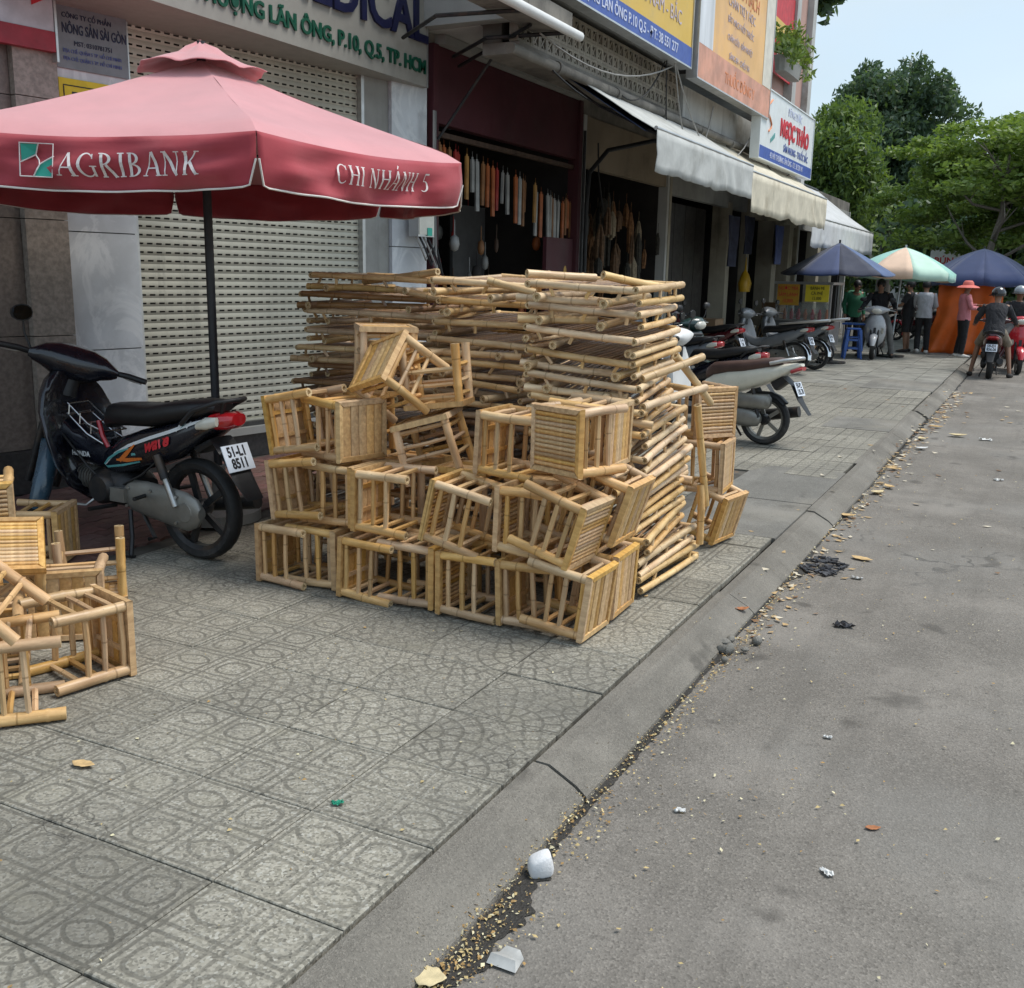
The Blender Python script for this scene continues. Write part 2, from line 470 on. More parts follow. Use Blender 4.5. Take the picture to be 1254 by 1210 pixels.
def ground_mat(name, lo, hi, grit, rough, stain, cracks=False, amount=0.5):
    m, nt, p = new_mat(name)
    geo = nt.nodes.new('ShaderNodeNewGeometry').outputs['Position']
    f = noise_x(nt, geo, 1.6, 7, 0.65)
    c = rgb_mix(nt, f.step(0.3, 0.7), lo, hi)
    vo = nt.nodes.new('ShaderNodeTexVoronoi'); vo.inputs['Scale'].default_value = grit; nt.links.new(geo, vo.inputs['Vector'])
    sc = nt.nodes.new('ShaderNodeSeparateColor'); nt.links.new(vo.outputs['Color'], sc.inputs[0])
    c = rgb_mix(nt, X(nt, sc.outputs[0]).step(0.62, 0.98) * 0.30, c, tuple(x * 1.7 for x in hi))
    c = rgb_mix(nt, X(nt, sc.outputs[1]).step(0.62, 0.98) * 0.40, c, tuple(x * 0.35 for x in lo))
    s = noise_x(nt, geo, 0.55, 6, 0.6)
    c = rgb_mix(nt, s.step(0.46, 0.66) * amount, c, stain)
    s2 = noise_x(nt, geo, 7, 6, 0.7)
    c = rgb_mix(nt, s2.step(0.60, 0.74) * 0.5, c, tuple(x * 0.5 for x in lo))
    s4 = noise_x(nt, geo, 3.1, 3, 0.4)
    c = rgb_mix(nt, s4.step(0.66, 0.72) * 0.6, c, tuple(x * 0.42 for x in lo))
    s5 = noise_x(nt, geo, 1.1, 5, 0.6, (6, 0.35, 1))
    c = rgb_mix(nt, s5.step(0.48, 0.7) * 0.28, c, tuple(x * 0.62 for x in lo))
    s6 = noise_x(nt, geo, 0.8, 7, 0.7)
    c = rgb_mix(nt, s6.step(0.5, 0.68) * 0.35, c, tuple(x * 1.35 for x in hi))
    h = X(nt, vo.outputs['Distance']) * 0.5 + s2 * 0.5
    if cracks:
        v2 = nt.nodes.new('ShaderNodeTexVoronoi'); v2.feature = 'DISTANCE_TO_EDGE'; v2.inputs['Scale'].default_value = 0.42
        wv = nt.nodes.new('ShaderNodeVectorMath'); wv.operation = 'ADD'
        nn = nt.nodes.new('ShaderNodeTexNoise'); nn.inputs['Scale'].default_value = 2.2; nn.inputs['Detail'].default_value = 6
        nt.links.new(geo, nn.inputs['Vector']); nt.links.new(nn.outputs['Color'], wv.inputs[0]); nt.links.new(geo, wv.inputs[1])
        nt.links.new(wv.outputs[0], v2.inputs['Vector'])
        k = X(nt, v2.outputs['Distance']).step(0.002, 0.009)
        c = rgb_mix(nt, (k * -1.0 + 1.0) * s.step(0.5, 0.62) * 0.55, c, (0.04, 0.04, 0.038))
    nt.links.new(c, p.inputs['Base Color']); p.inputs['Roughness'].default_value = rough
    p.inputs['Specular IOR Level'].default_value = 0.3
    bump(nt, p, h, 0.5, 0.008)
    return m
ASPHALT = ground_mat('asphalt', (0.150, 0.137, 0.119), (0.212, 0.194, 0.170), 150, 0.85, (0.235, 0.225, 0.205), True)
KERB_MAT = ground_mat('kerb_concrete', (0.138, 0.127, 0.108), (0.208, 0.192, 0.164), 220, 0.8, (0.235, 0.222, 0.195))
CONCRETE = ground_mat('patch_concrete', (0.15, 0.145, 0.13), (0.22, 0.212, 0.19), 190, 0.85, (0.26, 0.235, 0.19))
EARTH = M('bedding_earth', (0.085, 0.078, 0.066), 0.9, var=0.3)
GUTTER_MAT = ground_mat('gutter_grime', (0.020, 0.019, 0.017), (0.055, 0.050, 0.043), 160, 0.6, (0.010, 0.010, 0.010), amount=0.85)

ROAD_Z = -0.10
TX, TY, X0, Y0 = 0.433, 0.42, -1.37, 1.40
b = MB(); b.quad((-1.15, -6, ROAD_Z), (60, -6, ROAD_Z), (60, 400, ROAD_Z), (-1.15, 400, ROAD_Z))
struct(b.build('road', ASPHALT))
b = MB(); b.quad((-400, -400, -0.3), (400, -400, -0.3), (400, 700, -0.3), (-400, 700, -0.3))
struct(b.build('ground', EARTH))
# grime line where the asphalt meets the kerb: ragged, wider in places
b = MB(); L0, L1 = [], []
yy = 0.5
while yy < 30:
    n1 = mnoise.noise(Vector((yy * 2.1, 3, 0))); n2 = mnoise.noise(Vector((yy * 7.3, 9, 0)))
    n3 = mnoise.noise(Vector((yy * 31.0, 5, 0))); w = 0.018 + 0.026 * max(0, n1 + 0.25) + 0.014 * abs(n2)
    for c_, s_, a_ in ((1.95, 0.10, 0.05), (2.18, 0.13, 0.07), (2.42, 0.10, 0.03), (2.85, 0.16, 0.03), (3.25, 0.25, 0.02), (6.1, 0.3, 0.05)): w += a_ * math.exp(-((yy - c_) / s_) ** 2) * (1 + 0.6 * n2)
    w = max(0.004, w * (1 + 0.35 * n3) * min(1, max(0.12, 0.62 + 1.5 * mnoise.noise(Vector((yy * 3.3, 21, 0)))) if not 1.8 < yy < 2.5 else 1))
    L0.append((-1.158, yy, ROAD_Z + 0.004)); L1.append((-1.155 + w, yy, ROAD_Z + 0.004)); yy += 0.008 if yy < 6 else 0.1
b.add(L0 + L1, [(i, i + len(L0), i + 1 + len(L0), i + 1) for i in range(len(L0) - 1)])
struct(b.build('gutter', GUTTER_MAT))

pav = MB(); pav.box((-15.68, 97, -0.115), (28.6, 206, 0.20))
pavement = struct(pav.build('pavement', EARTH))
kerb = MB(); kerb.box((-1.27, 97, -0.19), (0.18, 206, 0.19)); kerb = struct(kerb.build('kerb', EARTH))

def tile_mesh(name, mat, w, d, h=0.03, e=0.003):
    b = MB(); hx, hy = w / 2, d / 2
    r0 = [(-hx, -hy, -h), (hx, -hy, -h), (hx, hy, -h), (-hx, hy, -h)]
    r1 = [(-hx, -hy, -e), (hx, -hy, -e), (hx, hy, -e), (-hx, hy, -e)]
    r2 = [(-hx + e, -hy + e, 0), (hx - e, -hy + e, 0), (hx - e, hy - e, 0), (-hx + e, hy - e, 0)]
    b.loft([r0, r1, r2]); return b.mesh(name, mat)
tms = [tile_mesh('tile', t, TX - 0.0045, TY - 0.0045) for t in (TILE_RINGS, TILE_FAN, TILE_GRID)]
def red_zone(x, y): return x < -4.55 and y < 7.6
cand = []
for i in range(0, 12):
    for j in range(-8, 72):
        x, y = X0 - TX * (i + 0.5), Y0 + TY * (j + 0.5)
        if red_zone(x, y) or (x < -5.4 and y < 9) or x < -5.75: continue
        if -2.15 < x and 6.4 < y < 8.75: continue
        off = x * 0.8886 + y * 0.4583 < -0.545 * (-x * 0.444 + y * 0.871) - 0.5 or y < 0.95      # outside the picture: joined below
        cand.append((x, y, i, j, off))
cand.sort(key=lambda t: (t[4], t[0] ** 2 + t[1] ** 2))
far = MB()
for n, (x, y, i, j, off) in enumerate(cand):
    r = random.Random(i * 131 + j)
    k = 2 if y > 6.2 else 1 if (j < 0 or (2.66 < y < 4.4 and x > -2.75) or r.random() < 0.04) else 0
    if n < 296 and not off:
        q = r.choice((0, 0, PI)) if k == 1 else r.choice((0, PI))
        rm = Matrix.Rotation(q, 3, 'Z') @ Matrix.Rotation(r.gauss(0, 0.0035), 3, 'X') @ Matrix.Rotation(r.gauss(0, 0.0035), 3, 'Y') @ Matrix.Rotation(r.gauss(0, 0.003), 3, 'Z')
        put('tile', tms[k], pavement, (x, y, r.uniform(-0.003, 0.002)), rm)
    else:
        far.box((x, y, -0.0142 + r.uniform(-0.003, 0.003)), (TX - 0.009, TY - 0.009, 0.028))
far.build('distant_tiles', M('far_tiles', (0.225, 0.218, 0.188), 0.8, var=0.25, scale=3, b=0.3, bscale=30, dirt=(0.12, 0.11, 0.1)), pavement, kind='stuff')
# plain concrete patches let into the tiles beside the kerb
def slab(x0, x1, y0, y1, z=0.0, name='concrete_patch'):
    b = MB(); b.span((x0, y0, z - 0.03), (x1, y1, z)); return b.build(name, CONCRETE, pavement)
slab(-2.09, -1.35, 6.30, 7.42, 0.002); slab(-2.09, -1.35, 7.45, 8.86, -0.001)
slab(-2.08, -1.36, 11.6, 12.6, 0.004); slab(-2.4, -1.36, 16.3, 18.0, 0.004)
# kerb stones, sloping down to the gutter
y = 0.68 - 2.18
while y < 34:
    b = MB(); a, c = y + 0.006, y + 2.174
    prof = [(-1.352, -0.03), (-1.352, 0.0), (-1.30, -0.002), (-1.20, -0.055), (-1.165, -0.085), (-1.155, -0.13), (-1.30, -0.13)]
    b.prism(prof, a, c, 'y')
    o = b.build('kerb_stone', KERB_MAT, kerb, 25)
    o.location = (rng.uniform(-0.006, 0.006), 0, rng.uniform(-0.006, 0.004)); o.rotation_euler = (0, 0, rng.uniform(-0.002, 0.002))
    y += 2.18

# red interlocking pavers in front of the shutter
EARTH_DUMMY = None
RED_PAVER = M('red_paver', (0.145, 0.075, 0.062), 0.8, var=0.25, scale=14, b=0.4, bscale=90, rnd=0.22, dirt=(0.10, 0.09, 0.08), dscale=3)
b = MB()
def zig(w, d):
    # wavy interlocking paver outline
    pts = []
    for k in range(5): pts.append((-w / 2 + w * k / 4, -d / 2 + (0.016 if k % 2 else -0.006)))
    for k in range(5): pts.append((w / 2 - w * k / 4, d / 2 + (0.016 if k % 2 else -0.006)))
    return pts
b.prism(zig(0.222, 0.108), -0.03, 0, 'z'); paver_me = b.mesh('paver', RED_PAVER)
nred = 0
for i in range(16):
    for j in range(19):
        y = 3.75 + 0.226 * j + (0.113 if i % 2 else 0); x = -4.62 - 0.112 * i
        if x > -6.25 and y < 7.75 and -6.3 + (y - 4.6) * 0.176 < x and nred < 299:
            put('paver', paver_me, pavement, (x, y, rng.uniform(-0.004, 0.003)), Matrix.Rotation(PI / 2, 3, 'Z') @ Matrix.Rotation(rng.gauss(0, 0.006), 3, 'X')); nred += 1
# ------------------------------------------------------------------ buildings
def marble_mat(name, base, vein):
    m, nt, p = new_mat(name)
    co = tex_coord(nt)
    f = noise_x(nt, co, 1.6, 8, 0.62, (1, 1, 0.6), 1.2)
    v = ((f - 0.5).abs()).step(0.0, 0.045)
    g = noise_x(nt, co, 3.5, 6, 0.6)
    c = rgb_mix(nt, g.step(0.35, 0.7), tuple(x * 0.82 for x in base), base)
    c = rgb_mix(nt, (v * -1.0 + 1.0) * 0.5, c, vein)
    d = noise_x(nt, co, 1.2, 5, 0.6)
    c = rgb_mix(nt, d.step(0.5, 0.8) * 0.35, c, (0.22, 0.21, 0.18))
    nt.links.new(c, p.inputs['Base Color']); p.inputs['Roughness'].default_value = 0.22
    return m
MARBLE = marble_mat('grey_marble', (0.60, 0.63, 0.66), (0.76, 0.78, 0.79))
STONE_CLAD = M('brown_granite', (0.27, 0.23, 0.195), 0.4, var=0.25, scale=30, dirt=(0.10, 0.085, 0.07), dscale=1.5)
STONE_DARK = M('dark_brown_granite', (0.155, 0.125, 0.105), 0.4, var=0.25, scale=30)
DARK_STEP = M('dark_granite', (0.035, 0.033, 0.032), 0.4, var=0.3, scale=30)
RENDER_GREY = M('grey_render', (0.30, 0.30, 0.28), 0.8, var=0.12, scale=2, b=0.2, bscale=40, dirt=(0.15, 0.14, 0.12), dscale=1.3, streak=0.6)
RENDER_LIGHT = M('light_render', (0.46, 0.46, 0.44), 0.8, var=0.10, scale=2, b=0.2, bscale=40, dirt=(0.22, 0.20, 0.16), dscale=1.1, damt=0.8, streak=0.8)
RENDER_CREAM = M('cream_render', (0.36, 0.325, 0.25), 0.8, var=0.15, scale=2, b=0.2, bscale=40, dirt=(0.14, 0.12, 0.09), dscale=1.4, streak=0.8)
RENDER_PINK = M('pink_render', (0.48, 0.30, 0.25), 0.8, var=0.1, scale=2, dirt=(0.3, 0.2, 0.17))
SOOT_CONC = M('stained_concrete', (0.19, 0.175, 0.15), 0.85, var=0.3, scale=2.2, b=0.3, bscale=30, dirt=(0.06, 0.055, 0.05), dscale=1.2, damt=0.8, streak=0.8)
SHUTTER = M('shutter_paint', (0.49, 0.475, 0.385), 0.5, var=0.08, scale=2, dirt=(0.28, 0.27, 0.22), dscale=0.8, damt=0.5, world=True, streak=0.55)
ALU = M('aluminium', (0.55, 0.55, 0.54), 0.35, metal=0.8, var=0.1)
SIGN_GREY = M('sign_panel', (0.30, 0.29, 0.26), 0.5, var=0.06, dirt=(0.27, 0.25, 0.22), dscale=1.0, damt=0.5)
NAVY = M('navy_letter', (0.005, 0.007, 0.045), 0.4, var=0.1)
GREEN_LETTER = M('green_letter', (0.003, 0.075, 0.042), 0.4, var=0.1)
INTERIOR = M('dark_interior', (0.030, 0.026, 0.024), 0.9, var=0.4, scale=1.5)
MAROON = M('maroon_board', (0.070, 0.014, 0.020), 0.6, var=0.15, scale=1.5, dirt=(0.05, 0.02, 0.02))
TAN_BOARD = M('tan_board', (0.27, 0.215, 0.15), 0.75, var=0.1, scale=1.5, dirt=(0.14, 0.11, 0.08))
WOOD_DARK = M('dark_wood', (0.075, 0.045, 0.03), 0.6, var=0.3, scale=3, stretch=(6, 6, 1))
WINDOW = M('window_glass', (0.10, 0.14, 0.15), 0.08, var=0.2, coat=0.5)
YELLOW_SIGN = M('yellow_sign', (0.72, 0.47, 0.08), 0.5, var=0.08, scale=1, dirt=(0.5, 0.36, 0.12))
FADED_ORANGE = M('faded_orange_sign', (0.78, 0.46, 0.17), 0.5, var=0.1, scale=1.2, dirt=(0.66, 0.40, 0.25), damt=0.6)
FADED_PINK = M('faded_pink_print', (0.62, 0.30, 0.20), 0.5, var=0.2, scale=3)
SIGN_WHITE = M('white_sign', (0.72, 0.76, 0.76), 0.45, var=0.05, dirt=(0.55, 0.56, 0.52), damt=0.35)
BLUE_BAND = M('blue_sign', (0.05, 0.10, 0.36), 0.5, var=0.1)
BLUE_INK = M('blue_ink', (0.10, 0.14, 0.36), 0.5, var=0.1)
RED_INK = M('red_ink', (0.55, 0.02, 0.035), 0.5, var=0.1)
PALE_INK = M('pale_ink', (0.58, 0.62, 0.78), 0.5, var=0.1)
WHITE_INK = M('white_ink', (0.75, 0.75, 0.74), 0.5, var=0.05)
FADED_INK = M('faded_ink', (0.52, 0.44, 0.48), 0.5, var=0.2)
FADED_RED = M('faded_red_ink', (0.70, 0.25, 0.10), 0.5, var=0.2)
FADED_GREEN = M('faded_green_ink', (0.36, 0.42, 0.20), 0.5, var=0.2)
RED_BANNER = M('red_banner', (0.55, 0.04, 0.05), 0.6, var=0.15)
PAPER_YELLOW = M('yellow_paper', (0.70, 0.55, 0.03), 0.6, var=0.1)
CABLE = M('cable_black', (0.015, 0.015, 0.015), 0.6)
CABLE_GREY = M('cable_grey', (0.30, 0.29, 0.27), 0.6)

# --- the shuttered shop: local x runs along its front, local -y faces the street
ms = thing('shuttered_shop_building', 'grey shop building with closed perforated roller shutter between marble pillars', 'building', (-6, 6.9, 0), R_(80))
def part(parent, name, a, b_, mat, smooth=None):
    q = MB(); q.span(a, b_); return q.build(name, mat, parent, smooth)
part(ms, 'plinth', (-1.72, -0.015, -0.01), (2.12, 0.6, 0.30), DARK_STEP)
part(ms, 'threshold', (-1.14, -0.07, 0.20), (1.29, 0.3, 0.262), RENDER_GREY)
def marble(s0, s1, y0, y1, zs):
    for za, zb in zip(zs[:-1], zs[1:]):
        part(ms, 'marble_panel', (s0 + 0.003, y0, za + 0.004), (s1 - 0.003, y1, zb - 0.004), MARBLE)
zs = (0.302, 0.98, 1.83, 2.68, 3.36)
marble(-1.72, -1.14, -0.03, 0.02, zs)
marble(1.62, 2.12, -0.03, 0.02, zs)
part(ms, 'wall', (1.295, 0.01, 0.3), (1.617, 0.4, 3.6), RENDER_GREY)
part(ms, 'wall', (-1.72, 0.022, 0.3), (-1.14, 0.5, 8), RENDER_GREY)
part(ms, 'wall', (1.62, 0.022, 0.3), (2.12, 0.5, 8), RENDER_GREY)
part(ms, 'wall', (-1.14, 0.5, 3.5), (1.62, 0.9, 8), RENDER_GREY)
part(ms, 'lintel', (-1.138, 0.02, 3.42), (1.29, 0.49, 3.8), SOOT_CONC)
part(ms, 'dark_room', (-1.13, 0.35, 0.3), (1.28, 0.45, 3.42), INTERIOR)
for s in (-1.125, 1.275): part(ms, 'shutter_guide', (s - 0.018, 0.0, 0.3), (s + 0.018, 0.12, 3.42), ALU)
shutter = put('roller_shutter', None, ms)
# one slat: curved profile with a row of punched slots
def slat_mesh(w, pitch, n):
    q = MB(); sw = 0.05; h0, h1 = 0.016, 0.029
    def prof(z): return -0.010 * math.cos((z / pitch - 0.55) * PI * 0.95)
    zz = [0.0, 0.006, h0, h1, 0.045, pitch - 0.001]
    xs = []
    for k in range(n):
        c = (k + 0.5) * w / n
        xs += [c - sw / 2, c + sw / 2]
    xs = [0] + xs + [w]
    idx = {}
    for i, x in enumerate(xs):
        for j, z in enumerate(zz): idx[i, j] = len(q.v); q.v.append((x, prof(z), z))
    for i in range(len(xs) - 1):
        for j in range(len(zz) - 1):
            if j == 2 and i % 2 == 1: continue
            q.f.append((idx[i, j], idx[i + 1, j], idx[i + 1, j + 1], idx[i, j + 1])); q.m.append(0)
    o = len(q.v)
    for i in (0, len(xs) - 1): pass
    return q.mesh('slat', SHUTTER, 40)
sm = slat_mesh(2.36, 0.065, 29)
for k in range(48):
    put('slat', sm, shutter, (-1.105, 0.062 + rng.uniform(-0.001, 0.001), 0.315 + 0.065 * k))
q = MB(); q.span((-1.105, 0.04, 0.27), (1.255, 0.08, 0.315)); q.build('bottom_rail', SHUTTER, shutter)
# power meter with cables on the right marble pillar
mt = thing('electric_meter', 'small electric meter box with green label and loose cables on marble pillar', 'meter', (-5.63 + 0.02, 8.92 - 0.14, 1.93), R_(80))
part(mt, 'case', (-0.13, -0.16, 0.0), (0.10, -0.035, 0.26), ALU)
part(mt, 'cover', (-0.12, -0.168, 0.02), (0.09, -0.1605, 0.24), CLEAR_LENS)
part(mt, 'sticker', (-0.01, -0.176, 0.01), (0.055, -0.1692, 0.085), M('green_sticker', (0.05, 0.45, 0.33), 0.5))
for k in range(4):
    a = -0.1 + 0.055 * k
    q = MB(); q.tube([(a, -0.1, 0.0), (a + 0.02, -0.15, -0.10), (a + 0.10 + 0.03 * k, -0.14, -0.22 - 0.05 * k), (0.17 + 0.015 * k, -0.09, -0.08), (0.19 + 0.01 * k, -0.07, 0.4), (0.19 + 0.01 * k, -0.07, 1.2)], 0.011, 6)
    q.build('cable', CABLE if k % 2 else CABLE_GREY, mt, 60)

# shop name board, parallel to the street over the shutter
sg = thing('shop_name_board', 'grey shop name board with navy and green raised lettering over the roller shutter', 'sign', (-5.55, 4.7, 3.335))
part(sg, 'panel', (-0.05, 0, 0), (0, 4.19, 1.35), SIGN_GREY)
part(sg, 'soffit', (-0.75, 0.0, 0.0), (-0.053, 4.19, 0.03), SIGN_GREY)
part(sg, 'edge_trim', (-0.06, 4.192, -0.005), (0.006, 4.21, 1.35), ALU)
text(sg, 'HẢI THƯỢNG LÃN ÔNG, P.10, Q.5, TP. HCM', 0.172, GREEN_LETTER, (0.004, 2.47, 0.165), (0, 1, 0), (0, 0, 1), 'address_lettering', extrude=0.012, bold=0.004)
text(sg, 'MEDICAL', 0.52, NAVY, (0.004, 3.10, 0.55), (0, 1, 0), (0, 0, 1), 'name_lettering', extrude=0.02, bold=0.012)

# silver plaque and yellow notice on the left marble pillar
pq = thing('company_plaque', 'grey metal company plaque with navy lettering on left marble pillar', 'sign', (-6, 6.9, 0), R_(80))
part(pq, 'panel', (-1.70, -0.05, 2.93), (-1.15, -0.032, 3.40), M('plaque_grey', (0.19, 0.21, 0.225), 0.35, var=0.15))
text(pq, 'NÔNG SẢN SÀI GÒN', 0.092, NAVY, (-1.405, -0.053, 3.19), (1, 0, 0), (0, 0, 1), sx=0.56, bold=0.001)
text(pq, 'CÔNG TY CỔ PHẦN', 0.045, NAVY, (-1.46, -0.053, 3.275), (1, 0, 0), (0, 0, 1), sx=0.9)
text(pq, 'MST: 0310781751', 0.045, NAVY, (-1.42, -0.053, 3.10), (1, 0, 0), (0, 0, 1), sx=0.9)
for k in range(2): text(pq, 'ĐỊA CHỈ: QUẬN 5 TP. HỒ CHÍ MINH', 0.034, BLUE_INK, (-1.43, -0.053, 3.045 - 0.05 * k), (1, 0, 0), (0, 0, 1), sx=0.8)
yn = thing('yellow_notice', 'yellow notice board below the grey plaque, half hidden by the red parasol', 'sign', (-6, 6.9, 0), R_(80))
part(yn, 'panel', (-1.70, -0.05, 2.45), (-1.25, -0.032, 2.865), PAPER_YELLOW)
part(yn, 'border', (-1.67, -0.054, 2.815), (-1.28, -0.0505, 2.822), INK)
part(yn, 'border', (-1.67, -0.054, 2.48), (-1.663, -0.0505, 2.813), INK)
text(yn, 'P', 0.12, INK, (-1.58, -0.053, 2.73), (1, 0, 0), (0, 0, 1), bold=0.004)

# --- neighbouring building clad in brown stone, at the left edge
nb = thing('stone_clad_building', 'brown stone clad building front at the left edge', 'building', (-6, 6.9, 0), R_(80))
part(nb, 'plinth', (-6, -0.1, 0), (-1.722, 0.6, 0.298), DARK_STEP)
for za, zb in ((0.30, 1.1), (1.1, 1.9), (1.9, 2.7), (2.7, 3.5), (3.5, 4.3)):
    part(nb, 'cladding_panel', (-2.035, -0.09, za + 0.003), (-1.726, 0.5, zb - 0.003), STONE_CLAD)
    part(nb, 'cladding_panel', (-2.36, -0.03, za + 0.003), (-2.04, 0.5, zb - 0.003), STONE_DARK)
part(nb, 'wall', (-6, 0.05, 0.30), (-2.363, 0.5, 8), STONE_DARK)
part(nb, 'wall', (-2.36, 0.0, 4.302), (-1.726, 0.5, 8), STONE_CLAD)
ls = thing('bank_sign', 'white sign with red lower band and red marks at the top left edge', 'sign', (-6, 6.9, 0), R_(80))
part(ls, 'panel', (-3.6, -0.145, 3.13), (-1.76, -0.095, 4.2), M('dull_white_sign', (0.50, 0.52, 0.55), 0.5, var=0.15))
part(ls, 'band', (-3.6, -0.152, 3.0), (-1.76, -0.094, 3.128), M('dull_red_band', (0.30, 0.025, 0.04), 0.5, var=0.2))
part(ls, 'edge_trim', (-1.758, -0.155, 2.94), (-1.742, -0.09, 4.2), ALU)
q = MB(); q.lathe([(0.001, -0.150), (0.05, -0.150), (0.05, -0.1465), (0.001, -0.1465)], 12, (-2.06, 0, 3.33), 'y'); q.build('emblem', RED_INK, ls)
q = MB(); q.prism([(-1.91, 3.27), (-1.80, 3.33), (-1.91, 3.36)], -0.150, -0.1465); q.build('emblem', RED_INK, ls)

# --- the terrace of shops along the street, built in world axes
FX = -5.6
def shop(name, label, y0, y1, head_mat, z0=3.05, z1=3.77, col=RENDER_GREY, depth=3.2):
    t = thing(name, label, 'shop', (FX, y0, 0)); w = y1 - y0
    part(t, 'header_board', (-0.12, 0.10, z0), (0, w - 0.10, z1), head_mat)
    part(t, 'upper_wall', (-0.30, 0.0, z1 + 0.002), (-0.02, w, 3.864), SOOT_CONC)
    part(t, 'jamb', (-0.35, 0.0, 0), (0.03, 0.098, z1), col)
    part(t, 'jamb', (-0.35, w - 0.098, 0), (0.03, w, z1), col)
    q = MB()
    q.quad((-depth, 0.1, 0.15), (-depth, w - 0.1, 0.15), (-depth, w - 0.1, 3.5), (-depth, 0.1, 3.5))
    q.quad((-0.12, 0.099, 0.15), (-depth, 0.099, 0.15), (-depth, 0.099, 3.5), (-0.12, 0.099, 3.5))
    q.quad((-0.12, w - 0.099, 0.15), (-depth, w - 0.099, 0.15), (-depth, w - 0.099, 3.5), (-0.12, w - 0.099, 3.5))
    q.quad((-0.12, 0.1, 3.5), (-depth, 0.1, 3.5), (-depth, w - 0.1, 3.5), (-0.12, w - 0.1, 3.5))
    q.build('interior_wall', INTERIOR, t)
    part(t, 'doorstep', (-depth, 0.1, -0.01), (0.05, w - 0.1, 0.14), SOOT_CONC)
    return t
s1 = shop('maroon_shop', 'shop with maroon header board and dark interior behind the bamboo stacks', 9.05, 12.72, MAROON, col=MAROON)
part(s1, 'door_panel', (-0.06, 2.75, 0.14), (-0.01, 3.55, 2.05), MAROON)
q = MB(); q.ell((-0.006, 3.32, 1.62), (0.004, 0.05, 0.09), 12, 6); q.build('door_emblem', M('gold', (0.55, 0.33, 0.08), 0.4, 0.5), s1)
part(s1, 'grey_panel', (-0.9, 1.9, 0.14), (-0.86, 2.7, 2.4), M('dim_grey_panel', (0.07, 0.07, 0.07), 0.6))
part(s1, 'rail', (-0.08, 0.1, 2.93), (-0.03, 3.55, 2.98), WOOD_DARK)
part(s1, 'ceiling_trim', (-0.08, 0.1, 3.775), (0.10, 3.6, 3.86), RENDER_GREY)
s2 = shop('tan_shop', 'shop with tan header board and brown goods hanging in the doorway', 12.75, 16.25, TAN_BOARD, 2.99, 3.62, RENDER_LIGHT)
s3 = shop('grey_shutter_shop', 'dim shop with grey folding doors under the white awning', 16.28, 21.3, RENDER_GREY, 2.9, 3.6, RENDER_CREAM)
for k in range(5): part(s3, 'folding_door', (-0.4, 0.2 + 0.62 * k, 0.14), (-0.36, 0.80 + 0.62 * k, 2.85), M('grey_door', (0.045, 0.040, 0.035), 0.5, var=0.3) if k == 0 else bpy.data.materials['grey_door'])
part(s3, 'jamb', (-0.3, 3.5, 0), (0.02, 3.75, 3.0), RENDER_CREAM)
s4 = shop('pale_pillar_shop', 'dim shop between pale pillars under the cream awning', 21.33, 26.0, RENDER_CREAM, 2.8, 3.6, RENDER_CREAM)
for yy in (1.2, 2.7): part(s4, 'pillar', (-0.1, yy, 0), (0.25, yy + 0.4, 2.798), RENDER_CREAM)
s5 = shop('corner_shop', 'shop front at the far end of the terrace under the last awning', 26.03, 33.0, RENDER_GREY, 2.8, 3.6, RENDER_LIGHT)
for yy in (1.6, 3.4): part(s5, 'pillar', (-0.1, yy, 0), (0.2, yy + 0.35, 2.798), RENDER_CREAM)

# goods hanging in the doorways
def ordinal(n):
    one = 'first second third fourth fifth sixth seventh eighth ninth tenth eleventh twelfth thirteenth fourteenth fifteenth sixteenth seventeenth eighteenth nineteenth'.split()
    if n < 20: return one[n - 1]
    t_, u_ = divmod(n, 10)
    return ('', '', 'twentieth', 'thirtieth', 'fortieth', 'fiftieth')[t_] if u_ == 0 else ('', '', 'twenty', 'thirty', 'forty', 'fifty')[t_] + '-' + one[u_ - 1]
strip_cols = [M('pack_orange', (0.36, 0.10, 0.028), 0.5, var=0.3), M('pack_white', (0.30, 0.30, 0.285), 0.35, var=0.2), M('pack_brown', (0.25, 0.115, 0.045), 0.5, var=0.3), M('pack_red', (0.30, 0.025, 0.02), 0.5, var=0.3), M('pack_ochre', (0.38, 0.20, 0.055), 0.5, var=0.3)]
strip_names = ['orange', 'silvery white', 'brown', 'dark red', 'ochre yellow']
strip_me = []
for mm in strip_cols:
    ms_ = []
    for L in (0.34, 0.44, 0.52):
        q = MB(); q.box((0, 0, -L / 2), (0.022, 0.050, L)); q.box((0, 0, 0.012), (0.006, 0.03, 0.024)); q.box((0, 0, 0.05), (0.003, 0.003, 0.06))
        ms_.append(q.mesh('packet', mm, 50))
    strip_me.append(ms_)
seq = [2, 0, 2, 3, 3, 4, 1, 1, 2, 0, 0, 3, 1, 1, 0, 1, 2, 2, 4, 1, 0, 1, 1, 2, 1, 1, 0, 2, 0, 2]
y = 9.30
for k, c in enumerate(seq):
    z = 2.86 - 0.012 * k - (0.06 if 18 < k < 27 else 0)
    L = 2 if 18 < k < 27 else rng.randrange(3)
    o = put('hanging_packet', strip_me[c][L], None, (FX - 0.06 + rng.uniform(-0.02, 0.03), y, z), Matrix.Rotation(rng.gauss(0, 0.03), 3, 'X') @ Matrix.Rotation(rng.uniform(-0.3, 0.3), 3, 'Z'))
    tag(o, '%s packet, %s from the left in the row below the maroon header board' % (strip_names[c], ordinal(k + 1)), 'packet', 'packets hanging in the maroon shop doorway')
    y += 0.108 + rng.uniform(-0.02, 0.02)
    if k in (5, 11, 17): y += 0.09
